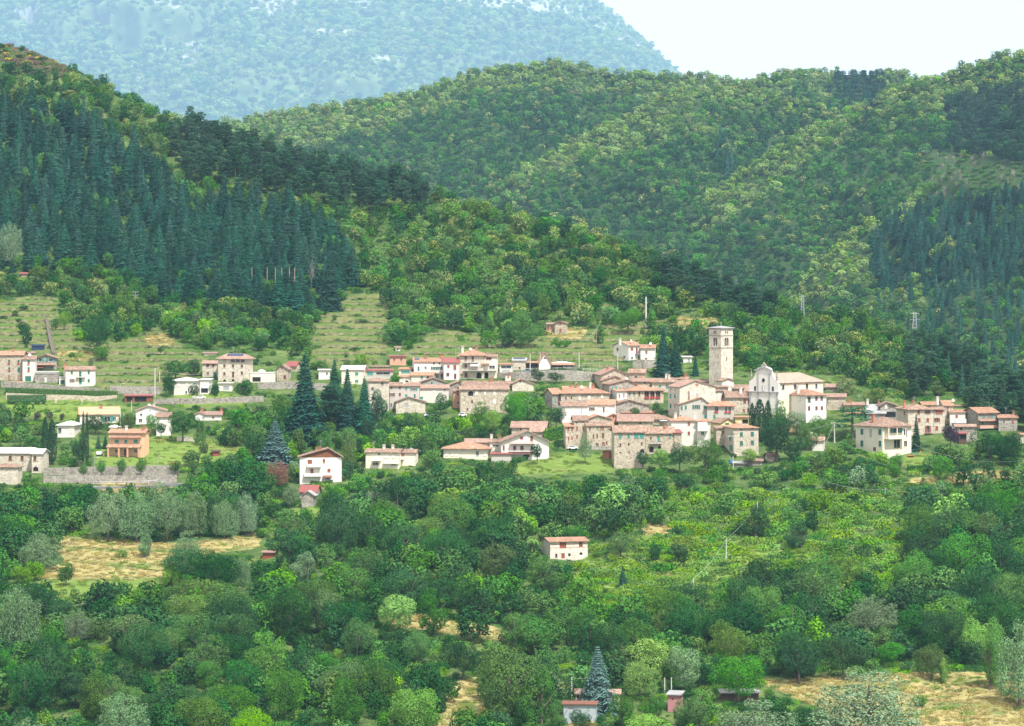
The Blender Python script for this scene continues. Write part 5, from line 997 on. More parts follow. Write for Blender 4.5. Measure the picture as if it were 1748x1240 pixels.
# ================================================================== vegetation: prototypes in metres, base at z=0
def quads(P, N, size, g, jit=.6, asp=.7):
    """leaf-sized four-sided faces at P facing roughly along N"""
    k = len(P); N = N+g.normal(0, jit, (k, 3)); N /= np.linalg.norm(N, axis=1)[:, None]+1e-9
    A = np.cross(N, g.normal(0, 1, (k, 3))); A /= np.linalg.norm(A, axis=1)[:, None]+1e-9; B = np.cross(N, A)
    s = size*g.uniform(.6, 1.35, (k, 1)); a = asp*g.uniform(.7, 1.3, (k, 1))
    A = A*s*.5; B = B*s*.5*a
    V = np.stack([P-A*.9, P-B+A*.1, P+A, P+B+A*.1], 1).reshape(-1, 3)
    return V
def fast_mesh(name, V, mats, mi=None, tris=None):
    me = bpy.data.meshes.new(name); n4 = len(V)//4; nt_ = 0 if tris is None else len(tris[0])//3
    allV = V if tris is None else np.vstack([V, tris[0]])
    me.vertices.add(len(allV)); me.vertices.foreach_set('co', np.asarray(allV, 'f').ravel())
    nl = n4*4+nt_*3; me.loops.add(nl); me.loops.foreach_set('vertex_index', np.arange(nl)); me.polygons.add(n4+nt_)
    st = np.concatenate([np.arange(n4)*4, n4*4+np.arange(nt_)*3]); tt = np.concatenate([np.full(n4, 4), np.full(nt_, 3)])
    me.polygons.foreach_set('loop_start', st.astype('i')); me.polygons.foreach_set('loop_total', tt.astype('i'))
    for m_ in mats: me.materials.append(M[m_])
    if mi is not None: me.polygons.foreach_set('material_index', mi.astype('i'))
    me.update(); return me
def tube_quads(a, b, r0, r1, k=5):
    a = np.array(a, float); b = np.array(b, float); d = b-a; d /= np.linalg.norm(d)+1e-9
    x = np.cross(d, [0.3, .9, .2]); x /= np.linalg.norm(x); y = np.cross(d, x); V = []
    for i in range(k):
        t, u = 2*math.pi*i/k, 2*math.pi*(i+1)/k
        p = x*math.cos(t)+y*math.sin(t); q = x*math.cos(u)+y*math.sin(u)
        V += [a+p*r0, a+q*r0, b+q*r1, b+p*r1]
    return np.array(V)
def clumps_broad(g, r, h, zc, rz, n_, cr, up=0.0):
    C = []
    for i in range(n_):
        t = g.uniform(0, 2*math.pi); cz = 1-2*(i+.5)/n_; cz = cz if cz > -.9 else g.uniform(-.2, .8); q = math.sqrt(1-cz*cz); k = g.uniform(.5, .85)
        t = i*2.39996+g.uniform(-.4, .4)
        C.append((k*q*r*math.cos(t), k*q*r*math.sin(t), zc+k*cz*rz+up*g.uniform(0, 1), g.uniform(*cr)))
    C.append((0, 0, zc, min(r, rz)*.55)); C = np.array(C)
    if g.random() < .6 and n_ > 30:                       # several domes grown into one crown
        C = []
        for j in range(g.integers(3, 6)):
            t = g.uniform(0, 6.3); q = g.uniform(1.2, 2.9); R_ = g.uniform(1.9, 3.0); zz = g.uniform(3.4, 6.8)
            for i in range(9):
                v_ = g.normal(0, 1, 3); v_ /= np.linalg.norm(v_); C.append((q*math.cos(t)+v_[0]*R_*.62, q*math.sin(t)+v_[1]*R_*.62, max(1.1, zz+v_[2]*R_*.75), g.uniform(.85, 1.7)))
            C.append((q*math.cos(t)*.7, q*math.sin(t)*.7, zz*.5, 1.5))
        C = np.array(C)
    ph = g.uniform(0, 6.3, 3); t = np.arctan2(C[:, 1], C[:, 0]); k = 1+.16*np.sin(2*t+ph[0])+.12*np.sin(3*t+ph[1])
    C[:, 0] *= k; C[:, 1] *= k; C[:, 2] += (C[:, 2]-zc)*.22*np.sin(t+ph[2])*(C[:, 2] > zc); return C
def cloud(g, C, n_, flat=.85):
    w_ = C[:, 3]**2; idx = g.choice(len(C), n_, p=w_/w_.sum()); c = C[idx]
    d = g.normal(0, 1, (n_, 3)); d /= np.linalg.norm(d, axis=1)[:, None]
    P = c[:, :3]+d*c[:, 3:4]*g.uniform(.82, 1.06, (n_, 1))*np.array([1, 1, flat])
    keep = np.ones(n_, bool)
    for q in C:
        e = (P-q[:3])/np.array([1, 1, flat]); keep &= (np.linalg.norm(e, axis=1) > q[3]*.74) | (np.abs(c[:, :3]-q[:3]).sum(1) < 1e-6)
    return P[keep], d[keep]
def broad(seed, n_=5200, ls=.42, kind='broad'):
    g = np.random.default_rng(seed)
    if kind == 'broad': C = clumps_broad(g, 5, 10, 5.3, 4.2, 31, (1.0, 2.1))
    elif kind == 'plume':
        C = []
        for i in range(20):
            t = i*2.4+g.uniform(-.3, .3); q = math.sqrt((i+.5)/20)*3.9; top = 9.8-q*1.15*g.uniform(.45, 1.5); L = 4
            for j in range(L): C.append((q*math.cos(t)*(1+.04*j), q*math.sin(t)*(1+.04*j), 2.2+(top-2.6)*j/(L-1), g.uniform(1.1, 1.6)*(1-.1*j)))
        C = np.array(C)
    elif kind == 'bush': C = clumps_broad(g, 5, 10, 4.2, 4.6, 16, (1.3, 2.3))
    elif kind == 'round': C = np.vstack([clumps_broad(g, 5, 10, 5.2, 4.6, 40, (1.0, 1.4))])
    P, N = cloud(g, C, n_)
    sel = P[:, 2] > .3; P = P[sel]; N = N[sel]
    return quads(P, N+np.array([0, 0, .35]), ls, g, .3), P, N, C
def crown_mesh(kind, var, m_, lod):
    g = np.random.default_rng(var*31+len(kind)*7+lod)
    big = ('broad', 'plume', 'bush', 'round')
    base = kind.split('+')[0]; mats = [m_]; mi = None
    if base in big:
        nn, ls = ((6500, .38), (1700, .74), (520, 1.3), (15000, .25))[lod]
        if base == 'bush': nn, ls = ((2200, .62), (800, 1.0), (300, 1.7), (2200, .62))[lod]
        V, P, N, C = broad(var*13+len(base), nn, ls, base)
        if kind.endswith('+bl'):
            s_ = (N[:, 2] > -.1) & (g.random(len(P)) < .42); mi = s_.astype(int); mats = [m_, 'blossom']
    elif base == 'fir':
        V = []; h, r = 18, 3.5; st = (.85, 1.1, 1.6,.6)[lod]; z = .7
        while z < h-.3:
            Rz = r*(1-z/h)**.95*g.uniform(.8, 1.15)+.15; nb = (12, 9, 7,17)[lod]; o = g.uniform(0, 6.3)
            for k in range(nb):
                t = o+2*math.pi*k/nb+g.uniform(-.25, .25); L = Rz*g.uniform(.7, 1.15); dr = g.uniform(.22, .5)
                c, s_ = math.cos(t), math.sin(t); w_ = (.55+.2*L)*(1, 1.3, 1.7,1)[lod]
                p = lambda f, sd, dz=0: (c*L*f-s_*sd, s_*L*f+c*sd, z-dr*L*f*f+.12*L*f-dz)
                V += [p(.05, 0), p(.5, -w_*.5, .12), p(1, 0), p(.5, w_*.5, .12)]
                if lod in (0, 3):
                    for f in (.35, .6, .82):
                        for sg in (-1, 1):
                            a_ = .5*w_*(1.25-f*.5); V += [p(f, 0), p(f+.08, sg*a_*.7, .05), p(f+.22, sg*a_*1.5, .22), p(f+.15, sg*a_*.3, .02)]
                elif lod == 1:
                    for sg in (-1, 1): V += [p(.5, 0), p(.6, sg*w_*.5, .05), p(.85, sg*w_*.9, .25), p(.7, sg*w_*.1, .02)]
            z += st*g.uniform(.8, 1.2)
        V = np.array(V); nn = (1500, 800, 500, 2200)[lod]; z = h*(1-np.sqrt(g.random(nn)))*.97+.6; t = g.uniform(0, 6.3, nn); Rz = r*.66*(1-z/h)**.9*g.uniform(.75, 1.1, nn)
        P = np.stack([Rz*np.cos(t), Rz*np.sin(t), z], 1); V = np.vstack([V, quads(P, np.stack([np.cos(t), np.sin(t), z*0+.6], 1), (.7, .95, 1.3, .55)[lod], g, .4, .5)])
    elif base == 'pine':
        C = []; z = 5.5
        while z < 15.5:
            Rz = 3.1*math.sin(math.pi*min(1, (16.6-z)/11.5)**.75*.62+.25)*g.uniform(.8, 1.1)
            for k in range(7): t = g.uniform(0, 6.3); q = Rz*g.uniform(.35, .85); C.append((q*math.cos(t), q*math.sin(t), z+g.uniform(-.3, .3), g.uniform(.7, 1.15)))
            z += 1.05
        C.append((0, 0, 15.3, .8)); C = np.array(C)
        P, N = cloud(g, C, (7000, 2000, 800, 9000)[lod], .45); V = quads(P, N*.4+np.array([0, 0, .8]), (.5, .85, 1.4,.5)[lod], g, .45, .4)
    elif base == 'cypress':
        nn = (2600, 900, 300,2600)[lod]; z = g.uniform(.02, 1, nn); t = g.uniform(0, 6.3, nn)
        Rz = 1.35*np.sin(np.pi*np.clip(z, 0, 1)**.62)**.55*g.uniform(.8, 1.08, nn)*(1+.12*np.sin(t*5+z*9)); P = np.stack([Rz*np.cos(t), Rz*np.sin(t), z*13], 1)
        N = np.stack([np.cos(t), np.sin(t), z*0+.35], 1); V = quads(P, N, (.42, .7, 1.1,.42)[lod], g, .5, .45)
    elif base == 'flatcedar':
        C = []
        for j, (z, q) in enumerate(((3.2, 5.2), (4.8, 4.6), (6.2, 3.8), (7.4, 2.8), (8.3, 1.6))):
            for k in range(9): t = g.uniform(0, 6.3); q2 = q*g.uniform(.25, 1); C.append((q2*math.cos(t), q2*math.sin(t), z+g.uniform(-.2, .2), g.uniform(.8, 1.3)))
        P, N = cloud(g, np.array(C), 4200, .28); V = quads(P, N*.4+np.array([0, 0, .8]), .42, g, .4, .5)
    elif base == 'dead':
        V = []; 
        for k in range(26):
            t = g.uniform(0, 6.3); z = g.uniform(2, 7); L = g.uniform(1.5, 3.6); p = np.array([0, 0, z]); q = p+np.array([math.cos(t)*L*.8, math.sin(t)*L*.8, L*g.uniform(.5, 1.1)])
            V.append(tube_quads(p, q, .07, .02, 3))
            for j in range(4): f = g.uniform(.4, 1); a_ = p+(q-p)*f; V.append(tube_quads(a_, a_+g.normal(0, .7, 3)+[0, 0, .4], .035, .01, 3))
        V = np.vstack(V)
    elif base == 'vines':
        C = np.array([(g.uniform(-4, 4), g.uniform(-4, 4), g.uniform(-.2, 1.1), g.uniform(1.2, 2.2)) for _ in range(12)])
        P, N = cloud(g, C, (1300, 700, 300,1300)[lod], .7); sel = P[:, 2] > -.2; V = quads(P[sel], N[sel]+np.array([0, 0, .5]), (.55, .8, 1.2,.55)[lod], g)
    if lod in (1, 2) and base not in ('vines', 'bush'):                       # the woods as one mass carry their trunk in the same mesh
        T = tube_quads((0, 0, -1), (0, 0, {'fir': 15, 'pine': 14, 'cypress': 8}.get(base, 6)), .22, .08, 4)
        mi0 = np.zeros(len(V)//4, int) if mi is None else mi
        mats = mats+['bark']; mi = np.concatenate([mi0, np.full(len(T)//4, len(mats)-1)]); V = np.vstack([V, T])
    return fast_mesh('crown', V, mats, mi)
REF = {'broad': (5, 10), 'plume': (5, 10), 'bush': (5, 10), 'round': (5, 10), 'fir': (3.5, 18), 'pine': (3.1, 16.3), 'cypress': (1.4, 13), 'flatcedar': (5.5, 9), 'dead': (3, 10), 'vines': (5, 2.6)}
def crown(kind, var, m_, lod): return cached(('crown', kind, var, m_, lod), lambda: crown_mesh(kind, var, m_, lod))
def trunk(kind, var):
    def f():
        g = np.random.default_rng(var+99); b = MB(); base = kind.split('+')[0]
        if base in ('fir', 'pine', 'cypress', 'flatcedar'):
            b.tube((0, 0, -1), (0, 0, 9), .26, .16, 7).tube((0, 0, 9), (0, 0, {'fir': 17.6, 'pine': 15, 'cypress': 11, 'flatcedar': 9.01}[base]), .16, .03, 6)
        elif base == 'bush' or base == 'vines':
            for k in range(4): t = g.uniform(0, 6.3); b.tube((0, 0, -.6), (1.5*math.cos(t), 1.5*math.sin(t), 4), .16, .05, 5)
        else:
            x, y = g.uniform(-.3, .3, 2); b.tube((0, 0, -1), (x, y, 2.8), .34, .24, 7); b.tube((x, y, 2.8), (x*1.5, y*1.5, 7.5), .24, .06, 6)
            for k in range(6): t = k*1.05+g.uniform(-.3, .3); z = g.uniform(2.2, 4.2); b.tube((x, y, z), (3*math.cos(t), 3*math.sin(t), z+g.uniform(1.5, 3.4)), .15, .04, 5)
        return mkmesh('trunk', b.v, b.f, 'bark')
    return cached(('trunk', kind.split('+')[0], var), f)
def plant_tree(name, label, cat, kind, m_, loc, r, h, group, var=None, lod=0):
    var = random.randrange(7) if var is None else var; base = kind.split('+')[0]; rr, hr_ = REF[base]
    root = empty(name, loc, random.uniform(0, 6.28)); tag(root, label, cat, group); root.scale = (r/rr, r/rr, h/hr_)
    link('trunk' if base != 'bush' else 'stems', trunk(kind, var), root); link('crown' if base != 'bush' else 'foliage', crown(kind, var, m_, lod), root)
    return root
def scatter(name, label, pts, cat=None):
    """one object: tree meshes set at points. pts: (x, y, z, r, h, kind, mat, lod)"""
    if not pts: return
    keys = sorted({(p[5], v, p[6], p[7]) for p in pts for v in range(3)}); kid = {k: i for i, k in enumerate(keys)}
    me = bpy.data.meshes.new(name); me.vertices.add(len(pts)); me.vertices.foreach_set('co', np.array([p[:3] for p in pts], 'f').ravel())
    sc_ = np.array([(p[3]/REF[p[5].split('+')[0]][0],)*2+(p[4]/REF[p[5].split('+')[0]][1],) for p in pts], 'f')
    me.attributes.new('sc', 'FLOAT_VECTOR', 'POINT').data.foreach_set('vector', sc_.ravel())
    me.attributes.new('rz', 'FLOAT', 'POINT').data.foreach_set('value', rng.uniform(0, 6.28, len(pts)).astype('f'))
    me.attributes.new('pid', 'INT', 'POINT').data.foreach_set('value', np.array([kid[(p[5], random.randrange(3), p[6], p[7])] for p in pts], 'i'))
    ob = link(name, me); tag(ob, label, cat, None, 'stuff')
    ng = bpy.data.node_groups.new(name, 'GeometryNodeTree')
    ng.interface.new_socket('Geometry', in_out='INPUT', socket_type='NodeSocketGeometry'); ng.interface.new_socket('Geometry', in_out='OUTPUT', socket_type='NodeSocketGeometry')
    gi = ng.nodes.new('NodeGroupInput'); go = ng.nodes.new('NodeGroupOutput')
    iop = ng.nodes.new('GeometryNodeInstanceOnPoints'); iop.inputs['Pick Instance'].default_value = True
    jn = ng.nodes.new('GeometryNodeJoinGeometry')
    for k in reversed(keys):
        po = cached(('proto',)+k, lambda: bpy.data.objects.new('tree_shape', crown(*k)))
        oi = ng.nodes.new('GeometryNodeObjectInfo'); oi.inputs['Object'].default_value = po; oi.inputs['As Instance'].default_value = True
        ng.links.new(oi.outputs['Geometry'], jn.inputs[0])
    def attr(nm, ty):
        a_ = ng.nodes.new('GeometryNodeInputNamedAttribute'); a_.data_type = ty; a_.inputs['Name'].default_value = nm; return a_.outputs['Attribute']
    cx = ng.nodes.new('ShaderNodeCombineXYZ'); ng.links.new(attr('rz', 'FLOAT'), cx.inputs[2])
    ng.links.new(gi.outputs[0], iop.inputs['Points']); ng.links.new(jn.outputs[0], iop.inputs['Instance'])
    ng.links.new(attr('pid', 'INT'), iop.inputs['Instance Index']); ng.links.new(cx.outputs[0], iop.inputs['Rotation']); ng.links.new(attr('sc', 'FLOAT_VECTOR'), iop.inputs['Scale'])
    ng.links.new(iop.outputs[0], go.inputs[0])
    mo = ob.modifiers.new('scatter', 'NODES'); mo.node_group = ng
    return ob

# ------------------------------------------------------------------ trees one can point at: (label, kind, material, u, top row, foot row, width px)
MT = []
def T(label, kind, m_, u, vt, vb, wpx, name='broadleaf_tree', cat='tree', group='notable trees of the valley', dD=0, hill=None, D=None):
    D = D or (hill or hillA).depth(u, vb)+dD; s = D/F
    MT.append((u, vt, vb, wpx, D)); plant_tree(name, label, cat, kind, m_, at(u, vb, D), wpx*s/2, (vb-vt)*s, group, lod=3 if wpx > 36 else 0)
T('huge dark fir standing tallest in the middle of the village', 'fir', 'needle_fir', 521, 600, 754, 88, 'fir_tree'); T('slim fir just right of the huge dark fir', 'fir', 'needle_fir', 571, 610, 715, 48, 'fir_tree'); T('dark fir third from the left in the village clump', 'fir', 'needle_fir', 593, 628, 735, 50, 'fir_tree')
T('dark fir at the right end of the village clump', 'fir', 'needle_fir', 622, 642, 738, 48, 'fir_tree'); T('brownish pine leaning at the foot of the village firs', 'pine', 'needle_pine', 566, 655, 735, 48, 'pine_tree'); T('rounded dark pine right of the village firs', 'round', 'needle_pine', 642, 654, 728, 44, 'pine_tree'); T('clipped egg-shaped cypress below the village firs', 'round', 'needle_cypress', 627, 711, 755, 26, 'cypress')
T('blue cedar left of the white chalet', 'fir', 'needle_blue', 470, 718, 797, 76, 'cedar_tree', dD=2); T('reddish brown dying tree left of the white chalet', 'plume', 'leaf_dead', 474, 782, 832, 42, 'dying_tree'); T('pale silver willow in front of the rusty red shed', 'broad', 'leaf_silver', 492, 814, 868, 38)
T('dull green columnar tree right of the chalet', 'plume', 'leaf_olive', 594, 738, 800, 30); T('slender birch behind the chalet', 'plume', 'leaf_mid', 556, 728, 785, 34)
T('dark spreading conifer behind the chalet chimneys', 'pine', 'needle_pine', 552, 726, 780, 30, 'pine_tree', dD=8)
T('tall fir left of the bell tower', 'fir', 'needle_fir', 1132, 556, 650, 44, 'fir_tree', dD=6); T('second fir between the white house and the bell tower', 'fir', 'needle_fir', 1153, 580, 650, 40, 'fir_tree', dD=6); T('small fir near the tiny white hut', 'fir', 'needle_fir', 1187, 605, 650, 20, 'fir_tree', dD=8)
T('dark cypress in front of the church, left one', 'cypress', 'needle_cypress', 1284, 688, 742, 13, 'cypress', dD=-8); T('broad dark cypress in front of the church front', 'cypress', 'needle_cypress', 1297, 682, 745, 24, 'cypress', dD=-8); T('dark cypress in front of the church, right one', 'cypress', 'needle_cypress', 1311, 684, 742, 16, 'cypress', dD=-8)
T('bright green poplar in front of the church nave', 'plume', 'leaf_mid', 1332, 679, 735, 27, 'poplar_tree', dD=-6); T('great rounded dark yew below the church', 'round', 'needle_cypress', 1324, 704, 785, 66, 'yew_tree', dD=-3); T('dark leafy tree right of the great yew', 'broad', 'leaf_dark', 1358, 734, 788, 48)
T('grey-green thicket tree under the white rectory', 'broad', 'leaf_silver', 1360, 693, 738, 50, dD=-4); T('bright walnut tree right of the small yellow house', 'broad', 'leaf_mid', 1398, 706, 752, 44); T('round green tree below the bright walnut tree', 'broad', 'leaf_mid', 1376, 718, 768, 42)
T('wide flat-topped cedar in front of the right-hand houses', 'flatcedar', 'needle_pine', 1455, 692, 748, 112, 'cedar_tree'); T('narrow dark conifer behind the cream villa', 'fir', 'needle_cypress', 1564, 706, 780, 26, 'fir_tree', dD=8); T('purple-leaved plum tree below the right-hand houses', 'broad', 'leaf_purple', 1623, 724, 762, 34, 'plum_tree', dD=-6)
T('ball-shaped clipped bush by the square stone house', 'round', 'leaf_dark', 1253, 773, 784, 13, 'bush', cat='bush', dD=-4); T('pale green young tree in front of the square stone house', 'broad', 'leaf_bright', 1281, 758, 790, 34, dD=-6)
T('big leafy tree in front of the bastion house', 'broad', 'leaf_bright', 1128, 757, 800, 44, dD=-6); T('round bush at the foot of the bastion house', 'broad', 'leaf_dark', 1097, 765, 795, 32, dD=-5); T('dense round tree below the tall pale house', 'broad', 'leaf_mid', 1205, 748, 800, 62, dD=-8); T('broad dark tree at the corner below the balcony house', 'broad', 'leaf_dark', 1160, 757, 800, 40, dD=-8)
T('thin silvery olive beside the tin garage', 'plume', 'leaf_silver', 999, 735, 786, 24, 'olive_tree', dD=-5); T('cone-shaped bush beside the gabled villa', 'round', 'leaf_dark', 951, 749, 768, 14, 'bush', cat='bush'); T('dark tree in front of the gabled villa balcony', 'round', 'leaf_dark', 917, 748, 785, 26, dD=-6)
T('dark dense tree at the left corner of the old village', 'broad', 'leaf_dark', 950, 694, 728, 34, dD=-5); T('small leafy tree on the roof terrace beside the bare barn', 'broad', 'leaf_mid', 1084, 689, 714, 24, dD=-6); T('dark feathery tree above the white parasol', 'broad', 'leaf_dark', 1122, 684, 713, 26, dD=-4)
T('round dark tree on the road wall left of the A-frame house', 'round', 'leaf_dark', 917, 625, 652, 27, dD=-3); T('second round tree on the road wall', 'round', 'leaf_dark', 950, 630, 652, 28, dD=-3); T('round dark tree left of the grey bungalow', 'round', 'leaf_dark', 287.5, 638, 674, 24, dD=-3)
T('dark tree in front of the grey bungalow', 'broad', 'leaf_dark', 331, 652, 682, 19, dD=-5); T('tall oval tree right of the white garage wing', 'round', 'leaf_dark', 366, 652, 682, 18, dD=-5); T('broad bushy tree under the tall solar-roofed house', 'broad', 'leaf_dark', 416, 645, 678, 44, dD=-5)
T('large tree on the terraces above the cream house', 'broad', 'leaf_dark', 166, 533, 605, 52); T('bright small tree beside the large terrace tree', 'broad', 'leaf_mid', 173, 588, 617, 30); T('grey olive below the large terrace tree', 'round', 'leaf_silver', 155, 607, 625, 14, 'olive_tree'); T('bush on the terraces left of the solar-roofed house', 'broad', 'leaf_dark', 300, 612, 648, 46); T('bush right beside the two-storey annex', 'broad', 'leaf_dark', 331, 604, 643, 36)
T('broad round chestnut standing alone on the grassy slope', 'broad', 'leaf_mid', 890, 524, 592, 62); T('dense tree left of the terrace barn', 'broad', 'leaf_dark', 860, 560, 592, 36); T('big round chestnut at the left edge of the meadow pole', 'broad', 'leaf_mid', 1071, 525, 568, 50)
T('small umbrella-shaped tree on the upper left terraces', 'broad', 'leaf_bright', 110, 530, 564, 24); T('grey-green poplar at the left edge of the fir wood', 'plume', 'leaf_silver', 18, 372, 455, 42, 'poplar_tree')
T('bare grey dead spruce at the edge of the fir wood', 'dead', 'bark_pale', 532, 434, 500, 14, 'dead_tree'); T('blue-grey cypress-like tree right of the dead spruce', 'fir', 'needle_fir', 563, 425, 530, 52, 'fir_tree')
T('left dark cypress beside the white modern bungalow', 'cypress', 'needle_cypress', 77, 712, 792, 15, 'cypress', dD=-3); T('right dark cypress beside the white modern bungalow', 'cypress', 'needle_cypress', 89, 716, 790, 17, 'cypress', dD=-3); T('thin tall cypress, left of the pair by the tan-roofed bungalow', 'cypress', 'needle_cypress', 142, 702, 790, 6.5, 'cypress', dD=-4); T('thin tall cypress, right of the pair by the tan-roofed bungalow', 'cypress', 'needle_cypress', 148.5, 704, 790, 7, 'cypress', dD=-4); T('bushy dark conifer under the thin cypresses', 'round', 'needle_cypress', 136, 734, 794, 30, 'cypress', dD=-4)
for i, u_ in enumerate((64, 85, 106)): T(('leftmost', 'middle', 'rightmost')[i]+' of three purple plum trees below the terraced lawn', 'broad', 'leaf_purple', u_, 702, 718, 13, 'plum_tree')
for i, (u_, vt_, vb_) in enumerate(((142, 785, 812), (173.5, 786, 811), (207, 782, 810), (240, 781, 811), (299, 779, 807), (330, 781, 804))): T(('first', 'second', 'third', 'fourth', 'fifth', 'sixth')[i]+' ball-shaped tree from the left along the two-tier stone wall', 'round', 'leaf_mid', u_, vt_, vb_, 20, 'clipped_tree', dD=-4, group='ball-shaped trees along the wall')
T('small conifer among the gardens by the orange house', 'fir', 'needle_fir', 168, 742, 766, 14, 'fir_tree'); T('dark hedge tree left of the orange house', 'fir', 'needle_fir', 180, 743, 766, 16, 'fir_tree'); T('dark round trees behind the orange house', 'broad', 'leaf_dark', 163, 706, 742, 44); T('leafy tree left of the white gabled house', 'broad', 'leaf_olive', 217, 706, 740, 34); T('green tree in front of the white gabled house', 'broad', 'leaf_mid', 259, 706, 738, 24, dD=-6); T('dark tree beside the white annex', 'broad', 'leaf_dark', 275, 715, 742, 22, dD=-6)
T('wide tree right of the white annex', 'broad', 'leaf_dark', 312, 697, 748, 50, dD=-6)
T('tree in front of the grey row houses', 'broad', 'leaf_dark', 752, 669, 702, 34, dD=-4); T('round bush on the wall below the teal glass house', 'round', 'leaf_mid', 675, 638, 656, 20, dD=-2); T('light green poplars left of the ochre farmhouse', 'plume', 'leaf_mid', 822, 682, 726, 40, dD=-8); T('large bright walnut below the low pale house', 'broad', 'leaf_mid', 878, 660, 730, 60, dD=-4); T('pale tree at the right end of the ochre farmhouse', 'broad', 'leaf_bright', 842, 690, 738, 50, dD=-8)
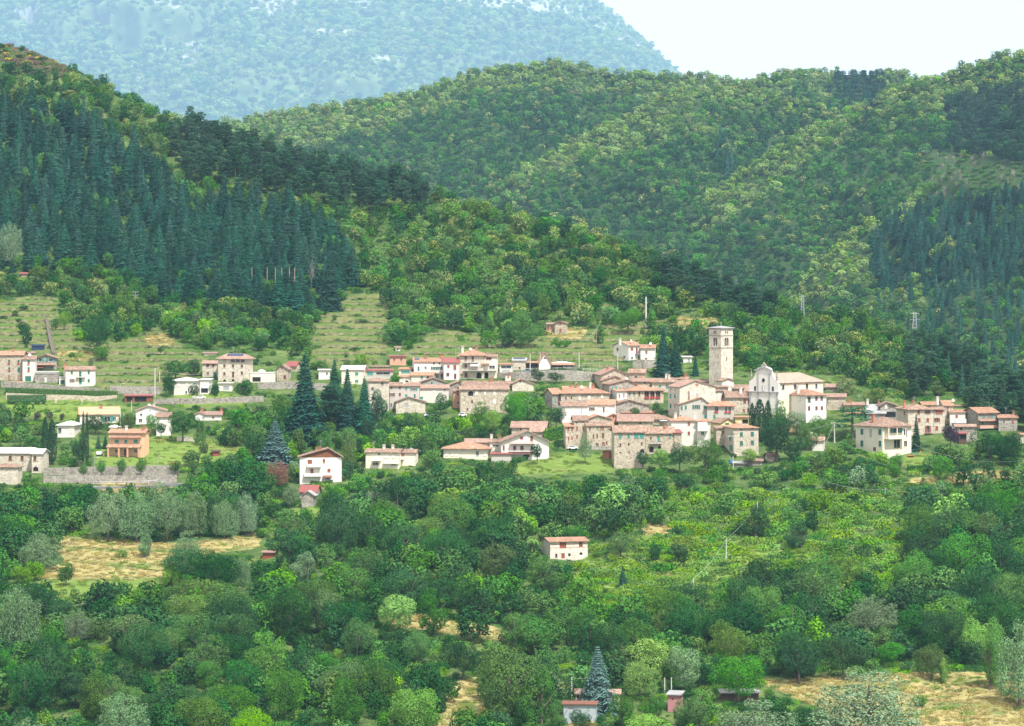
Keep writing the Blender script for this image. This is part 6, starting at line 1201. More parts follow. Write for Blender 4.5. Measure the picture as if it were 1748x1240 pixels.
# foreground
FG = [('pale silver willow at the left of the silver grove', 'broad', 'leaf_silver', 185, 838, 925, 64), ('tall silver willow in the middle of the silver grove', 'plume', 'leaf_silver', 232, 832, 925, 70), ('greyer willow near the right of the silver grove', 'broad', 'leaf_silver', 285, 824, 925, 62), ('rounded grey willow closing the silver grove', 'plume', 'leaf_silver', 330, 832, 920, 56),
 ('silver-green tree left of the tall meadow willow', 'plume', 'leaf_silver', 383, 848, 920, 50), ('light silver tree above the right meadow', 'plume', 'leaf_silver', 420, 836, 915, 44), ('small silver willow standing alone in the tan field', 'broad', 'leaf_silver', 254, 911, 950, 40), ('spiky pale olive at the right end of the tan field', 'plume', 'leaf_silver', 318, 904, 958, 52), ('pale willow at the left end of the tan field', 'plume', 'leaf_silver', 68, 903, 975, 78), ('dark bush standing in the tan field', 'broad', 'leaf_dark', 112, 962, 1000, 34), ('tiny green bush in the middle of the tan field', 'bush', 'leaf_mid', 208, 938, 952, 20),
 ('tall silver-grey willow at the left edge', 'plume', 'leaf_silver', 30, 988, 1110, 86), ('pale silver willow among dark trees lower left', 'plume', 'leaf_silver', 132, 1037, 1095, 54), ('silver poplar sprouting at the lower left', 'plume', 'leaf_silver', 210, 1178, 1262, 100), ('silver crown cut by the bottom left edge', 'plume', 'leaf_silver', 45, 1222, 1290, 70),
 ('pale olive above the dark wood left of centre', 'broad', 'leaf_silver', 525, 940, 990, 54), ('soft silver tree right of the bare branches', 'plume', 'leaf_silver', 412, 945, 1005, 40), ('large dark oak right of the tan field', 'broad', 'leaf_dark', 492, 882, 975, 96), ('tall dark tree left of the broad wood', 'broad', 'leaf_dark', 576, 838, 955, 84), ('bright green shrub tree below the vineyard', 'broad', 'leaf_bright', 36, 958, 1000, 54),
 ('dark green tree below the tan field', 'broad', 'leaf_dark', 312, 930, 995, 70), ('yellow-green tree in front of the tan field', 'broad', 'leaf_bright', 291, 962, 1005, 34),
 ('bright oak at the lower left centre', 'broad', 'leaf_mid', 363, 1108, 1180, 56), ('tall dark oak left of centre', 'broad', 'leaf_dark', 495, 1000, 1095, 84), ('dark oak with brownish crown at the lower left', 'broad', 'leaf_dark', 240, 1060, 1160, 84), ('wide dark tree at the left bottom', 'broad', 'leaf_dark', 40, 1125, 1225, 90), ('brownish green tree at the lower left', 'broad', 'leaf_olive', 170, 1140, 1230, 90),
 ('dark green tree beside the tan strip', 'broad', 'leaf_mid', 487, 1132, 1230, 72), ('light bushy tree at the bottom left of centre', 'broad', 'leaf_bright', 430, 1203, 1275, 80), ('tall oak at the bottom left of centre', 'broad', 'leaf_mid', 585, 1142, 1250, 70), ('olive tree with thin crown at the bottom', 'broad', 'leaf_olive', 345, 1188, 1265, 90),
 ('green tree at the left end of the tan strip', 'broad', 'leaf_mid', 610, 1050, 1125, 60), ('tall grey-green tree in front of the tan strip', 'broad', 'leaf_mid', 712, 1076, 1138, 50), ('dark rounded tree in front of the tan strip', 'broad', 'leaf_dark', 790, 1092, 1160, 74),
 ('big yellow-green walnut at the bottom centre', 'broad', 'leaf_olive', 868, 1095, 1240, 130), ('green oak joined to the right of the big walnut', 'broad', 'leaf_mid', 925, 1135, 1245, 88), ('light yellow-green tree left of the big walnut', 'broad', 'leaf_bright', 705, 1165, 1260, 92),
 ('blue cedar in front of the corrugated shed', 'fir', 'needle_blue', 1020, 1102, 1216, 74), ('bright green maple right of the blue cedar', 'broad', 'leaf_bright', 1092, 1128, 1195, 70), ('round silver-green willow above the two bare posts', 'broad', 'leaf_silver', 1168, 1082, 1182, 84), ('yellow-green walnut right of the silver-green willow', 'broad', 'leaf_mid', 1260, 1110, 1198, 98), ('green tree in front of the pink shed', 'broad', 'leaf_mid', 1192, 1166, 1255, 84), ('vivid green tree at the bottom below the pink shed', 'broad', 'leaf_bright', 1118, 1200, 1270, 86), ('leafy oak below the blue cedar', 'broad', 'leaf_mid', 1062, 1170, 1245, 60),
 ('great silver poplar dominating the lower right', 'plume', 'leaf_silver', 1478, 1134, 1275, 208), ('silver poplar left of the great one', 'plume', 'leaf_silver', 1290, 1188, 1290, 150), ('pale silver poplar cut by the right edge', 'plume', 'leaf_silver', 1742, 1050, 1205, 96), ('tall green oak at the edge of the dry field', 'broad', 'leaf_mid', 1690, 1048, 1178, 68), ('silver willow crown in the dark wood at the right', 'plume', 'leaf_silver', 1490, 1014, 1075, 92),
 ('small pale sapling in the dry field', 'broad', 'leaf_bright', 1607, 1120, 1168, 30), ('low dark fruit tree in the dry field', 'broad', 'leaf_mid', 1574, 1178, 1208, 32), ('dark broad tree left of the dry field', 'broad', 'leaf_dark', 1365, 1075, 1168, 78), ('grey-green tree above the yellow-green walnut', 'broad', 'leaf_olive', 1245, 1060, 1135, 66), ('dark tree right of the broad dark one', 'broad', 'leaf_dark', 1440, 1078, 1160, 80), ('brownish tree near the dry field', 'broad', 'leaf_olive', 1590, 1095, 1160, 60), ('vivid green small tree in the dark wood', 'broad', 'leaf_mid', 1515, 1080, 1135, 54),
 ('small dark round bush right of the lone farmhouse', 'round', 'leaf_dark', 1117, 917, 962, 30), ('wide bush on the slope right of the lone farmhouse', 'broad', 'leaf_dark', 1158, 918, 965, 50), ('green tree above the lone farmhouse', 'broad', 'leaf_mid', 980, 888, 925, 60), ('bushy tree left below the lone farmhouse', 'broad', 'leaf_mid', 925, 948, 1010, 80), ('pale thin tree right of the lone farmhouse', 'broad', 'leaf_olive', 1060, 905, 955, 50), ('little bush at the left corner of the lone farmhouse', 'bush', 'leaf_mid', 930, 945, 962, 16),
 ('leafy tree hiding the left end of the corrugated shed', 'broad', 'leaf_mid', 955, 1192, 1250, 48), ('bush tree in front of the corrugated shed', 'broad', 'leaf_dark', 992, 1210, 1252, 44), ('young green tree left of the pink shed', 'broad', 'leaf_mid', 1122, 1176, 1228, 40), ('large dark tree behind the slope poles', 'broad', 'leaf_dark', 1290, 860, 920, 66), ('dark tree in the middle of the green slope', 'broad', 'leaf_dark', 1368, 885, 940, 54), ('bluish young conifer in the bright slope', 'fir', 'needle_fir', 1063, 965, 1005, 22), ('bright green shrub at the front of the cream villa', 'bush', 'leaf_bright', 1503, 766, 792, 34), ('tall leafy tree right of the villa lawn', 'broad', 'leaf_mid', 1605, 765, 825, 54), ('dark shrub tree left of the villa lawn', 'broad', 'leaf_mid', 1535, 772, 815, 40),
 ('big dark tree below the right-hand houses', 'broad', 'leaf_dark', 1690, 732, 790, 70), ('dark tree at the right below the stone houses', 'broad', 'leaf_dark', 1725, 735, 795, 50), ('light chestnut tree above the low tiled roofs', 'broad+bl', 'leaf_chestnut', 1495, 660, 702, 42, 6), ('blossoming chestnut right of the church', 'broad+bl', 'leaf_chestnut', 1440, 628, 690, 50, 14)]
for t_ in FG: T(*t_[:7], dD=(t_[7] if len(t_) > 7 else 0), name='fir_tree' if t_[1] == 'fir' else ('bush' if t_[1] == 'bush' else 'broadleaf_tree'))
for i, u_ in enumerate((430, 439, 456, 470, 481, 494, 503)):      # bare trunks under the fir wood
    D_ = hillA.depth(u_, 512)+2; o = MB().tube((0, 0, -1), (0, 0, 13), .24, .17, 7).build('bare_trunk', 'pole_wood'); o.location = at(u_, 512, D_)
    tag(o, 'pale bare tree trunk at the lower edge of the fir wood', 'tree trunk', 'pale trunks under the firs')

# ------------------------------------------------------------------ hedges
def hedge(label, pts, hpx, wid, m_, dD=0):
    g = np.random.default_rng(len(label)); V = []
    for i in range(len(pts)-1):
        a = at(*pts[i], hillA.depth(*pts[i])+dD); b = at(*pts[i+1], hillA.depth(*pts[i+1])+dD); hh = hpx*a.y/F
        n_ = int((b-a).length*90); t = g.random(n_); f = g.random(n_)
        P = np.array(a)+(np.array(b)-np.array(a))*t[:, None]; top = f > .55
        P[:, 1] += np.where(top, g.uniform(0, wid, n_), 0)+g.normal(0, .06, n_); P[:, 2] += np.where(top, hh, g.uniform(-.3, 1, n_)*hh)+g.normal(0, .05, n_)
        N = np.where(top[:, None], np.array([[0, 0, 1.]]), np.array([[0, -1., .2]])); V.append(quads(P, N, .3, g, .4))
    o = link('hedge', fast_mesh('hedge', np.vstack(V), [m_])); tag(o, label, 'hedge', 'clipped hedges')
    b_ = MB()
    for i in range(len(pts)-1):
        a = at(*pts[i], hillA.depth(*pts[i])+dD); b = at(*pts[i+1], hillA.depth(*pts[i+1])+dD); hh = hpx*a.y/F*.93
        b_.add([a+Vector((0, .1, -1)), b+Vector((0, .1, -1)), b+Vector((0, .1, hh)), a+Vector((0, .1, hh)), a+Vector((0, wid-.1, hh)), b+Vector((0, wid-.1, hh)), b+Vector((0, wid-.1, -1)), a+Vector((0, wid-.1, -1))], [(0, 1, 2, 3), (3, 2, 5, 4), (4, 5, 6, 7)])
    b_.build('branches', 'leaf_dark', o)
hedge('long clipped dark hedge along the pale stone wall at the left', [(8, 669), (60, 671), (120, 673), (160, 674.5), (200, 675)], 7, 1.6, 'leaf_olive', -3)
hedge('short pale green hedge below the long dark hedge', [(12, 683), (40, 683), (78, 682)], 8, 1.5, 'leaf_silver', -4)
hedge('clipped green hedge in front of the cream villa', [(1443, 772), (1470, 776), (1484, 781)], 9, 2, 'leaf_bright'); hedge('clipped hedge descending from the cream villa', [(1470, 790), (1490, 795), (1512, 803)], 9, 2, 'leaf_mid'); hedge('clipped hedge closing the villa lawn', [(1550, 805), (1570, 804), (1589, 802)], 9, 2, 'leaf_mid')
hedge('green hedge below the white chalet', [(530, 826), (550, 828), (568, 825)], 5, 1.2, 'leaf_mid'); hedge('hedge along the meadow edge by the gabled villa', [(873, 790), (890, 789), (915, 782), (935, 778)], 8, 2, 'leaf_mid'); hedge('vine rows on the terraces above the village', [(941, 590), (960, 589), (975, 588)], 6, 1.5, 'leaf_bright'); hedge('ivy-covered wall left of the old village front', [(928, 762), (945, 756), (966, 752)], 26, 2, 'leaf_vine', 3)

# ------------------------------------------------------------------ the woods
FIRZ = [(-400,160),(60,160),(150,185),(205,215),(250,240),(285,285),(330,325),(420,322),(520,330),(585,375),(602,440),(600,500),(520,505),(410,500),(330,480),(270,480),(190,430),(150,425),(60,440),(-400,440)]
PINEZ = [(290,205),(360,205),(450,215),(560,250),(640,262),(700,275),(745,310),(735,338),(640,345),(560,328),(480,322),(400,300),(330,298),(300,260)]
HEATH = [(-400,0),(0,45),(60,55),(130,92),(150,125),(80,128),(0,105),(-400,80)]
CHZ = [(570,330),(760,325),(1000,395),(1130,455),(1240,510),(1200,545),(900,540),(700,520),(600,470)]
PINER = [(1540,590),(1600,580),(1900,560),(1900,720),(1600,700),(1560,660)]; PINES2 = [(1120,455),(1240,480),(1330,520),(1300,545),(1230,530),(1130,490)]
CORE = [(935,640),(1060,618),(1290,635),(1420,640),(1500,680),(1748,690),(1748,745),(1600,790),(1450,760),(1400,775),(1300,800),(1060,800),(1045,790),(870,800),(890,735),(950,700)]
DENSE = [[(330,700),(500,650),(510,760),(500,840),(300,840),(300,765),(330,760)],[(500,750),(640,705),(780,712),(940,700),(940,718),(870,740),(750,752),(620,768),(500,770)],[(-50,700),(60,700),(95,715),(70,770),(-50,760)],[(590,770),(625,765),(620,820),(585,820)]]
LEFTV = [(-50,590),(500,600),(780,600),(1050,600),(1050,650),(940,660),(780,720),(640,705),(500,700),(330,700),(330,800),(60,830),(-50,830)]
GRASS = DRY+BRIGHT+TERR+[[(610,500),(660,500),(660,600),(560,610),(530,600)]]
FIRB1 = [(1495,470),(1500,380),(1560,340),(1650,320),(1748,320),(1900,300),(1900,480),(1700,470),(1600,500)]
PINB = [(1610,160),(1700,150),(1900,140),(1900,265),(1700,270),(1620,255)]; FIRT = [(1418,112),(1480,108),(1520,140),(1500,175),(1430,175)]
BARE = [(1590,260),(1748,270),(1748,320),(1650,330),(1590,330)]
LAND = [('the bell tower', 1232, 620), ('the church', 1365, 670), ('the cream villa', 1510, 745), ('the right houses', 1620, 710), ('the bastion house', 1075, 765), ('the gabled villa', 897, 760), ('the white chalet', 548, 795), ('the orange house', 217, 755),
        ('the solar-roofed house', 400, 630), ('the terraced slope', 220, 590), ('the ochre farmhouse', 827, 685), ('the road wall', 960, 640), ('the terrace barn', 957, 558), ('the tan fields', 180, 945), ('the lone farmhouse', 965, 935), ('the tan strip', 800, 1065),
        ('the slope poles', 1215, 980), ('the dry field', 1640, 1190), ('the corrugated shed', 990, 1205), ('the silver grove', 260, 880), ('the big poplar', 1480, 1190), ('the fir wood', 420, 420), ('the pine ridge', 560, 290), ('the heathy hilltop', 60, 80), ('the meadow pole', 1103, 540), ('the big walnut', 868, 1160), ('the left edge', 0, 1080), ('the right edge', 1748, 930), ('the huge village fir', 521, 690)]
def where(u, v):
    b = min(LAND, key=lambda l: (l[1]-u)**2+((l[2]-v)*1.4)**2); du, dv = u-b[1], v-b[2]
    d = math.hypot(du, dv); w_ = ('right of' if du > 0 else 'left of') if abs(du) > abs(dv)*1.2 else ('below' if dv > 0 else 'above')
    return ('close ' if d < 60 else 'well ' if d > 150 else '')+w_+' '+b[0]
def inp(u, v, p): return inpoly(u+26*float(vnoise(u/31, v/19))+10*float(vnoise(u/9+5, v/7)), v+18*float(vnoise(u/27+9, v/21))+8*float(vnoise(u/8, v/6)), p)
g0 = np.random.default_rng(5); TREES = []; UNDER = []
def blocked(u, vt, vb, wpx, y):
    for (a, b, c, d, D_) in RECTS:
        if u+wpx*.42 > a and u-wpx*.42 < b and vb > c and vt < d-3 and y < D_+9: return (a, b, c, d)
    for (mu, mt_, mb_, mw, D_) in MT:
        if abs(u-mu) < (mw*.42+wpx*.3) and vt < mb_-(mb_-mt_)*.3 and vb > mt_ and y < D_+3: return True
    for p in KEEP:
        for (uu, fv) in ((u, .1), (u-wpx*.3, .3), (u+wpx*.3, .3), (u, .45)):
            if inpoly(uu, vt+(vb-vt)*fv, p): return True
    return False
KEEP = DRY[:3]+[BRIGHT[0]]
def pick(*a):
    ks, ws = zip(*a); return ks[g0.choice(len(ks), p=np.array(ws)/sum(ws))]
def placeA():
    for step_, ya, yb in ((7.0, 640, 1040), (6.3, 1040, 1215), (6.9, 1215, 1790)):
        for y in np.arange(ya, yb, step_):
            xm = (1748-UC+150)/F*y
            for x in np.arange(-xm, xm, step_):
                X, Y = x+g0.uniform(-.45, .45)*step_, y+g0.uniform(-.45, .45)*step_
                z, u, v = hillA.ground(X, Y); i = int(np.clip((u-U0)/DU, 0, len(hillA.us)-1))
                if Y > hillA.Y[-4, i]+18 or v > 1420: continue
                s = Y/F; rnd = g0.random()
                inG = any(inpoly(u, v, p) for p in GRASS)
                vc = v-5/s*.5
                if v < 560+0*u:      # the wooded hill
                    if inG:
                        if rnd < .13: TREES.append((X, Y, z, g0.uniform(.8, 2.4), g0.uniform(1, 3.0), 'bush', pick(('leaf_dark', 2), ('leaf_mid', 2)), u, v))
                        continue
                    if inpoly(u, vc, HEATH):
                        TREES.append((X, Y, z, g0.uniform(1.5, 3), g0.uniform(1, 3), 'bush', pick(('heath', 4), ('broom', .4), ('leaf_dark', 2), ('leaf_olive', 2)), u, v)); continue
                    if inp(u, v-9/s, FIRZ):
                        if rnd < .05: continue
                        k, m_, r, h = ('fir', 'needle_fir', g0.uniform(3.8, 5.8), g0.uniform(9, 18)) if rnd < .9 else ('broad', 'leaf_mid', g0.uniform(3, 4.5), g0.uniform(7, 10))
                    elif inp(u, v-7/s, PINEZ): k, m_, r, h = 'pine', 'needle_pine', g0.uniform(2.6, 3.6), g0.uniform(11, 16)
                    elif inp(u, vc, PINES2): k, m_, r, h = 'pine', 'needle_pine', g0.uniform(2.4, 3.4), g0.uniform(8, 12)
                    elif inp(u, vc, CHZ): 
                        if rnd < .2: continue
                        k = pick(('broad+bl', 2.2), ('broad', 7)); m_ = pick(('leaf_chestnut', 3.5), ('leaf_mid', 4), ('leaf_dark', 4), ('leaf_olive', .6)) if k == 'broad' else 'leaf_chestnut'; r, h = g0.uniform(3, 5.2), g0.uniform(6, 10.5)
                    else:
                        if rnd < (.03 if v < 340 else .12): continue
                        k = pick(('broad+bl', .8), ('broad', 7)); m_ = 'leaf_chestnut' if k != 'broad' else pick(('leaf_dark', 5), ('leaf_mid', 4), ('leaf_chestnut', 2), ('leaf_olive', 1)); r, h = g0.uniform(2.6, 4.8), g0.uniform(5, 9.5)
                elif inpoly(u, v-7/s, PINER) and rnd < .8: k, m_, r, h = pick(('pine', 4), ('fir', 1)), 'needle_pine', g0.uniform(2.4, 3.6), g0.uniform(10, 15)
                elif v < 800:
                    if inpoly(u, v, CORE): continue
                    if inG and rnd > .09: continue
                    if inpoly(u, v, LEFTV):
                        dn = any(inpoly(u, v, p) for p in DENSE)
                        if rnd > .42 and not dn: continue
                        r = g0.uniform(2.4, 4.6) if dn else g0.uniform(1.2, 3.4); h = r*g0.uniform(1.4, 2.1)
                        if inG: r, h = r*.45, h*.45
                    else: r = g0.uniform(2.6, 4.6); h = g0.uniform(5.5, 9)
                    k = 'broad'; m_ = pick(('leaf_dark', 3), ('leaf_mid', 5), ('leaf_bright', 1), ('leaf_olive', 1))
                    if 640 < u < 960: m_ = pick(('leaf_mid', 6), ('leaf_dark', 2), ('leaf_bright', 1))
                    if u > 1240 and v < 700: m_ = pick(('leaf_dark', 4), ('leaf_mid', 4), ('leaf_chestnut', 3)); k = pick(('broad', 8), ('broad+bl', 1.2)); m_ = m_ if k == 'broad' else 'leaf_chestnut'
                else:
                    if inG:
                        o2 = inpoly(u, v, BRIGHT[1])
                        if rnd > (.2 if o2 else .03): continue
                        k, m_, r, h = 'bush', pick(('leaf_mid', 2), ('leaf_dark', 1), ('leaf_vine', 2)), g0.uniform(1, 3 if o2 else 2), g0.uniform(1.2, 3 if o2 else 2.6)
                    elif 1130 < u < 1560 and 830 < v < 1010 and rnd < .7: continue
                    elif rnd < .12: continue
                    else:
                        big = g0.random()**1.2; r = 2.4+5.2*big*g0.uniform(.75, 1.1); h = r*g0.uniform(1.5, 2.1)+1; k = pick(('broad', 8), ('plume', 1.2), ('round', .6))
                        m_ = pick(('leaf_dark', 6), ('leaf_mid', 4), ('leaf_olive', .8), ('leaf_bright', .6), ('leaf_silver', .08))
                        if k == 'plume': m_ = pick(('leaf_silver', .25), ('leaf_mid', 2), ('leaf_dark', 2))
                        if 1130 < u < 1560 and 830 < v < 1010: m_ = pick(('leaf_mid', 3), ('leaf_bright', 2), ('leaf_dark', 1)); r *= .6; h *= .5
                for tr in range(4):
                    bl = blocked(u, v-h/s, v, 2*r/s, Y)
                    if not bl: break
                    r *= .62; h *= .6
                if bl or h < 1.2: continue
                if h < 3 and k in ('broad', 'broad+bl', 'plume', 'round'): k = 'bush'
                if k in ('fir', 'pine') and h < 5: k, m_ = 'bush', 'leaf_dark'
                TREES.append((X, Y, z-.2, r, h, k, m_, u, v))
placeA()
def placeB(hill, spacing, v1, zone, ulo=-60, uhi=1810):
    v = -20.0
    while v < v1:
        u = ulo+g0.uniform(0, 8)
        while u < uhi:
            cr_ = float(np.interp(u, hill.cu, hill.cv)); s = 2500/F
            if v > cr_-2:
                D = hill.depth(u, v); s = D/F; p = at(u+g0.uniform(-.4, .4)*spacing/s, v, D); z, uu, vv = hill.ground(p.x, p.y)
                t_ = zone(uu, vv, s, p.x, p.y, vv-cr_, hill)
                if t_: TREES.append((p.x, p.y, z-.4, t_[2], t_[3], t_[0], t_[1], uu, vv))
                u += spacing/s*g0.uniform(.8, 1.2)*(.5 if v < cr_+9 else 1)
            else: u += 10
        v += spacing*.42/s if v > 0 else 5
def zB(u, v, s, X, Y, below, hill):
    vc = v-4/s
    if v > 640 and u < 1400: return None
    mixq = g0.random() < .12
    if not mixq and inp(u, v-8/s, FIRB1): return ('fir', 'needle_fir', g0.uniform(4.2, 5.8), g0.uniform(10, 17)) if g0.random() < .85 else None
    if not mixq and inp(u, v-6/s, PINB) or inp(u, v-5/s, FIRT): return ('pine', 'needle_pine' if u > 1560 else 'needle_fir', g0.uniform(3.2, 4.6), g0.uniform(9, 13)) if below > 3 else None
    if u > 1500 and v > 470 and g0.random() < .3: return ('fir', 'needle_fir', g0.uniform(2.2, 3.2), g0.uniform(11, 16))
    if inp(u, vc, BARE): return ('dead', 'bark_pale', g0.uniform(1.5, 2.5), g0.uniform(6, 9)) if g0.random() < .35 else ('bush', pick(('leaf_olive', 2), ('leaf_mid', 3)), g0.uniform(2, 4), g0.uniform(2, 4))
    if abs(u-1236) < 14 and 245 < v < 310 and g0.random() < .3: return ('fir', 'needle_fir', 4, 22)
    wd = {hillB2: 95, hillBC: 105, hillB1: 150, hillB0: 210}[hill]; q = 1.3*float(vnoise(X/95, Y/140))+1.1*float(vnoise(X/30+7, Y/50))+.95-2.0*min(1.1, max(0, below)/wd)  # random tone plus lit crests and shaded valleys, put into the leaf colours
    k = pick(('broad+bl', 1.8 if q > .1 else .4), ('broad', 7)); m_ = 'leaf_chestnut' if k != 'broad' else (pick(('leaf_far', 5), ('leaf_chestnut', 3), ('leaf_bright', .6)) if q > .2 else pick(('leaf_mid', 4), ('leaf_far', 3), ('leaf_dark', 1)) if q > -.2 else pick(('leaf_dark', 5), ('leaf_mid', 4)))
    r = g0.uniform(2.4, 5.8)*min(1.35, .5+s*1.1); return (k, m_, r, r*g0.uniform(1.5, 2.0))
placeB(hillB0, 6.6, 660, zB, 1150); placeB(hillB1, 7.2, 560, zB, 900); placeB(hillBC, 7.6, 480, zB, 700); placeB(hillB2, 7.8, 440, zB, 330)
print('trees', len(TREES))
fam = {'broad': 'b', 'plume': 'b', 'round': 'b', 'broad+bl': 'b', 'fir': 'f', 'pine': 'p', 'bush': 's', 'dead': 'd'}
TONE = {'leaf_dark': 'dark green', 'leaf_mid': 'green', 'leaf_bright': 'bright green', 'leaf_olive': 'olive green', 'leaf_silver': 'silvery', 'leaf_chestnut': 'fresh green', 'leaf_far': 'soft green', 'heath': 'brown', 'broom': 'yellow', 'leaf_vine': 'yellow-green', 'needle_fir': 'blue-green', 'needle_pine': 'dark', 'bark_pale': 'bare grey'}
NAMES = {'b': ('broadleaf_tree', 'tree', 'leafy trees of the slopes'), 'f': ('fir_tree', 'fir tree', 'firs of the dark fir woods'), 'p': ('pine_tree', 'pine tree', 'pines on the ridges'), 's': ('bush', 'bush', 'bushes scattered on the slopes'), 'd': ('dead_tree', 'dead tree', 'bare trees in the clearing')}
LIM = {'b': 300-len(MT), 'f': 280, 'p': 280, 's': 180, 'd': 60}; rest = {}
AUTO = []
for fk in 'bfpsd':
    L = [t for t in TREES if fam[t[5]] == fk]
    L.sort(key=lambda t: -(t[4]*t[3])/t[1]**2*(1 if (-30 < t[7] < 1778 and t[8] < 1290) else .01)); nm, cat_, grp = NAMES[fk]
    for t in L[:LIM[fk]]:
        word = {'broad': 'leafy tree', 'plume': 'feathery tree', 'round': 'rounded tree', 'broad+bl': 'blossoming chestnut', 'fir': 'fir', 'pine': 'pine', 'bush': 'bush', 'dead': 'dead tree'}[t[5]]
        sz_ = 'tall ' if t[4] > {'b': 9, 'f': 18, 'p': 14, 's': 2.2, 'd': 8}[fk] else 'small ' if t[4] < {'b': 5.5, 'f': 14, 'p': 11, 's': 1.3, 'd': 5}[fk] else ''
        wx = where(t[7], t[8]-.5*t[4]*F/t[1])
        AUTO.append((f"{sz_}{TONE[t[6]]} {word} {wx}", t[7], t[8],  plant_tree(nm, None, cat_, t[5], t[6], t[:3], t[3], t[4], grp, random.randrange(7), 3 if t[1] < 960 and fk == 'b' else 0 if t[1] < 1250 or fk in 'fp' else 1)))
    rest[fk] = L[LIM[fk]:]
def split(items, deep=0):
    by = {}
    for it in items: by.setdefault(it[0], []).append(it)
    for lb, L in by.items():
        if len(L) == 1: L[0][3]['label'] = lb; continue
        if deep == 0 or (deep == 1 and len(L) > 5):
            k = 6 if deep == 0 else 14; W_ = ['far left', 'left', 'left of middle', 'right of middle', 'right', 'far right']
            out = []
            for l_, u, v, o in L:
                if deep == 0: out.append((l_+', '+W_[int(np.clip(u/1748*6, 0, 5))]+' of photo', u, v, o))
                else: out.append((l_+(', upper one' if v < np.median([q[2] for q in L]) else ', lower one'), u, v, o))
            split(out, deep+1)
        elif len(L) <= 9:
            ORD = ['leftmost', 'second', 'third', 'fourth', 'fifth', 'sixth', 'seventh', 'eighth', 'ninth']
            for i, (l_, u, v, o) in enumerate(sorted(L, key=lambda q: q[1])): o['label'] = ' '.join((l_.replace(' of photo', '')+', '+(ORD[i] if i == 0 else ORD[i]+' from left')).replace('the right-hand stone houses', 'the right houses').replace('the great silver poplar', 'the silver poplar').replace('the road wall', 'the road wall').replace('the tall solar-roofed house', 'the solar-roofed house')[:200].split()[:16])
        else:
            for l_, u, v, o in L: o['label'] = l_
split(AUTO)
def lod_of(y): return 0 if y < 900 else 1 if y < 1700 else 2
def scat(name, label, L, cat): scatter(name, label, [(t[0], t[1], t[2], t[3], t[4], t[5], t[6], 1 if t[5] in ('fir', 'pine') else max(1, lod_of(t[1]))) for t in L], cat)
scat('woodland', 'leafy wood covering the near slopes around the village', [t for t in rest['b'] if t[1] < 1800 and t[8] > 560], 'woodland')
scat('hill_woodland', 'chestnut and oak wood on the left hill above the village', [t for t in rest['b'] if t[1] < 1800 and t[8] <= 560], 'woodland')
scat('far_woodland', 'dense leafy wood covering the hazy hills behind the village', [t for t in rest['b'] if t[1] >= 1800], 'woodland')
scat('fir_woodland', 'mass of blue-green firs behind the nearer firs', rest['f'], 'woodland'); scat('pine_woodland', 'mass of dark pines behind the nearer pines', rest['p'], 'woodland')
scat('scrub', 'low scrub on the hilltop and open slopes', rest['s'], 'scrub'); scat('dead_wood', 'bare grey trees in the cleared patch', rest['d'], 'dead wood')
# undergrowth between the trees and over the open slopes
for y in np.arange(640, 1500, 4.6):
    xm = (1748-UC+120)/F*y
    for x in np.arange(-xm, xm, 4.6):
        X, Y = x+g0.uniform(-2, 2), y+g0.uniform(-2, 2); z, u, v = hillA.ground(X, Y); i = int(np.clip((u-U0)/DU, 0, len(hillA.us)-1))
        if Y > hillA.Y[-4, i] or v > 1420: continue
        vill = 560 < v < 815 and (inpoly(u, v, CORE) or inpoly(u, v, LEFTV))
        if vill and g0.random() > .45: continue
        lawn = any(inpoly(u, v, p) for p in DRY+TERR+BRIGHT[:1]+BRIGHT[2:]); open_ = inpoly(u, v, BRIGHT[1]) or (1150 < u < 1560 and 840 < v < 1010)
        if lawn and g0.random() > .02: continue
        s = Y/F; r = g0.uniform(1.6, 3.4); h = g0.uniform(.8, 1.9)
        if open_: r *= 1.35; h *= 1.5
        if vill: r *= .6; h *= .8
        if blocked(u, v-h/s, v, 2*r/s, Y): r *= .4; h *= .4
        if vill and blocked(u, v-h/s, v, 2*r/s, Y): continue
        m_ = pick(('leaf_vine', 5), ('leaf_mid', 3), ('leaf_bright', 2)) if open_ else pick(('leaf_mid', 5), ('leaf_dark', 3), ('leaf_bright', 1.5), ('leaf_vine', .8))
        UNDER.append((X, Y, z-.15, r, h, 'vines', m_, 0 if Y < 900 else 1))
scatter('undergrowth', 'low shrubs, brambles and climbing vines between the trees', UNDER, 'undergrowth')
GR = []
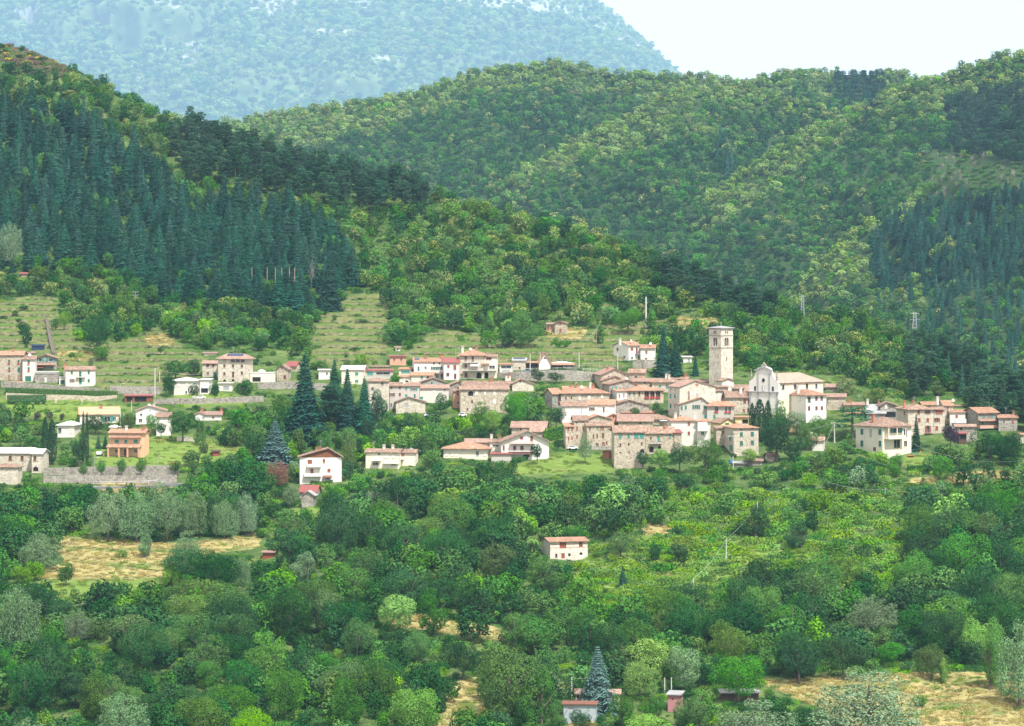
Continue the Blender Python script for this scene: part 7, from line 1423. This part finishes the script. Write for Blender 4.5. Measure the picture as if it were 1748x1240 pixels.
for y in np.concatenate([np.arange(640, 1330, 2.1), np.arange(1560, 1790, 2.4)]):
    xm = (1748-UC+60)/F*y
    for x in np.arange(-xm, xm, 2.1):
        X, Y = x+g0.uniform(-1, 1), y+g0.uniform(-1, 1); z, u, v = hillA.ground(X, Y)
        if v > 1300: continue
        if v < 150 and inpoly(u, v, HEATH): GR.append((X, Y, z-.1, g0.uniform(1, 2.2), g0.uniform(.6, 1.6), 'vines', pick(('heath', 5), ('broom', .6), ('leaf_olive', 2), ('leaf_dark', 1.5)), 2)); continue
        dr = any(inpoly(u, v, p) for p in DRY); te = not dr and any(inpoly(u, v, p) for p in TERR+BRIGHT)
        if Y < 1400 and te and any(inpoly(u, v, p) for p in TERR):
            ph = (z/2.2) % 1.0
            if .5 < ph < .8 and g0.random() < .6 and not any(A_[0] < u < A_[1] and A_[2] < v < A_[3]+3 and Y < A_[4]+12 for A_ in RECTS):
                GR.append((X, Y, z-.1, g0.uniform(.8, 1.5), g0.uniform(.35, .8), 'vines', pick(('leaf_mid', 3), ('leaf_vine', 2), ('leaf_dark', 2)), 2))
            continue
        if Y > 1400 or not (dr or te) or g0.random() < (.2 if dr else .75): continue
        if any(A_[0] < u < A_[1] and A_[2] < v < A_[3]+3 and Y < A_[4]+12 for A_ in RECTS): continue
        gq = float(vnoise(X/9, Y/4)+.7*vnoise(X/3, Y/2))
        GR.append((X, Y, z-.06, g0.uniform(.8, 1.7), g0.uniform(.3, .75), 'vines', ('straw' if gq < .22 else 'grass') if dr else ('grass' if gq < .35 else 'straw'), 2))
scatter('meadow_grass', 'tufts of dry and green grass standing in the fields and terraces', GR, 'grass')
MTN = []
for y in np.arange(14800, 21800, 44):
    for x in np.arange((-80-UC)/F*y, (1300-UC)/F*y, 36):
        X, Y = x+g0.uniform(-18, 18), y+g0.uniform(-20, 20); z, u, v = hillC.ground(X, Y); i = int(np.clip((u-U0)/DU, 0, len(hillC.us)-1))
        if Y > hillC.Y[-4, i] or v > 300 or v < -60: continue
        q = any(inpoly(u+8*float(vnoise(u/9, v/7)), v, p) for p in ROCK)
        if g0.random() < (.38 if q else .05): continue
        r = g0.uniform(14, 34); MTN.append((X, Y, z-1, r, r*g0.uniform(1.2, 1.6), 'broad', pick(('leaf_far', 4), ('leaf_dark', 2), ('leaf_mid', 2)), 2))
scatter('mountain_woodland', 'blue hazy beech wood covering the far mountain', MTN, 'woodland')
# dry grass standing in the fields
# ------------------------------------------------------------------ the air of the valley
m, n = mat('haze'); v_ = node(n, 'ShaderNodeVolumePrincipled'); v_.inputs['Color'].default_value = (.42, .69, 1.0, 1); v_.inputs['Density'].default_value = 3.3e-5; v_.inputs['Anisotropy'].default_value = 0.0
o_ = node(n, 'ShaderNodeOutputMaterial'); lnk(n, v_.outputs[0], o_.inputs['Volume']); M['haze'] = m
zmin = min(hh_.Z.min() for hh_ in (hillA, hillB0, hillB1, hillBC, hillB2, hillC)); zmax = max(hh_.Z.max() for hh_ in (hillA, hillB0, hillB1, hillBC, hillB2, hillC))
o = MB().box(-8000, 8000, -60, 22800, float(zmin)-1, float(zmax)+25).build('haze', 'haze'); tag(o, 'pale blue haze filling the valley', 'haze', kind='stuff')
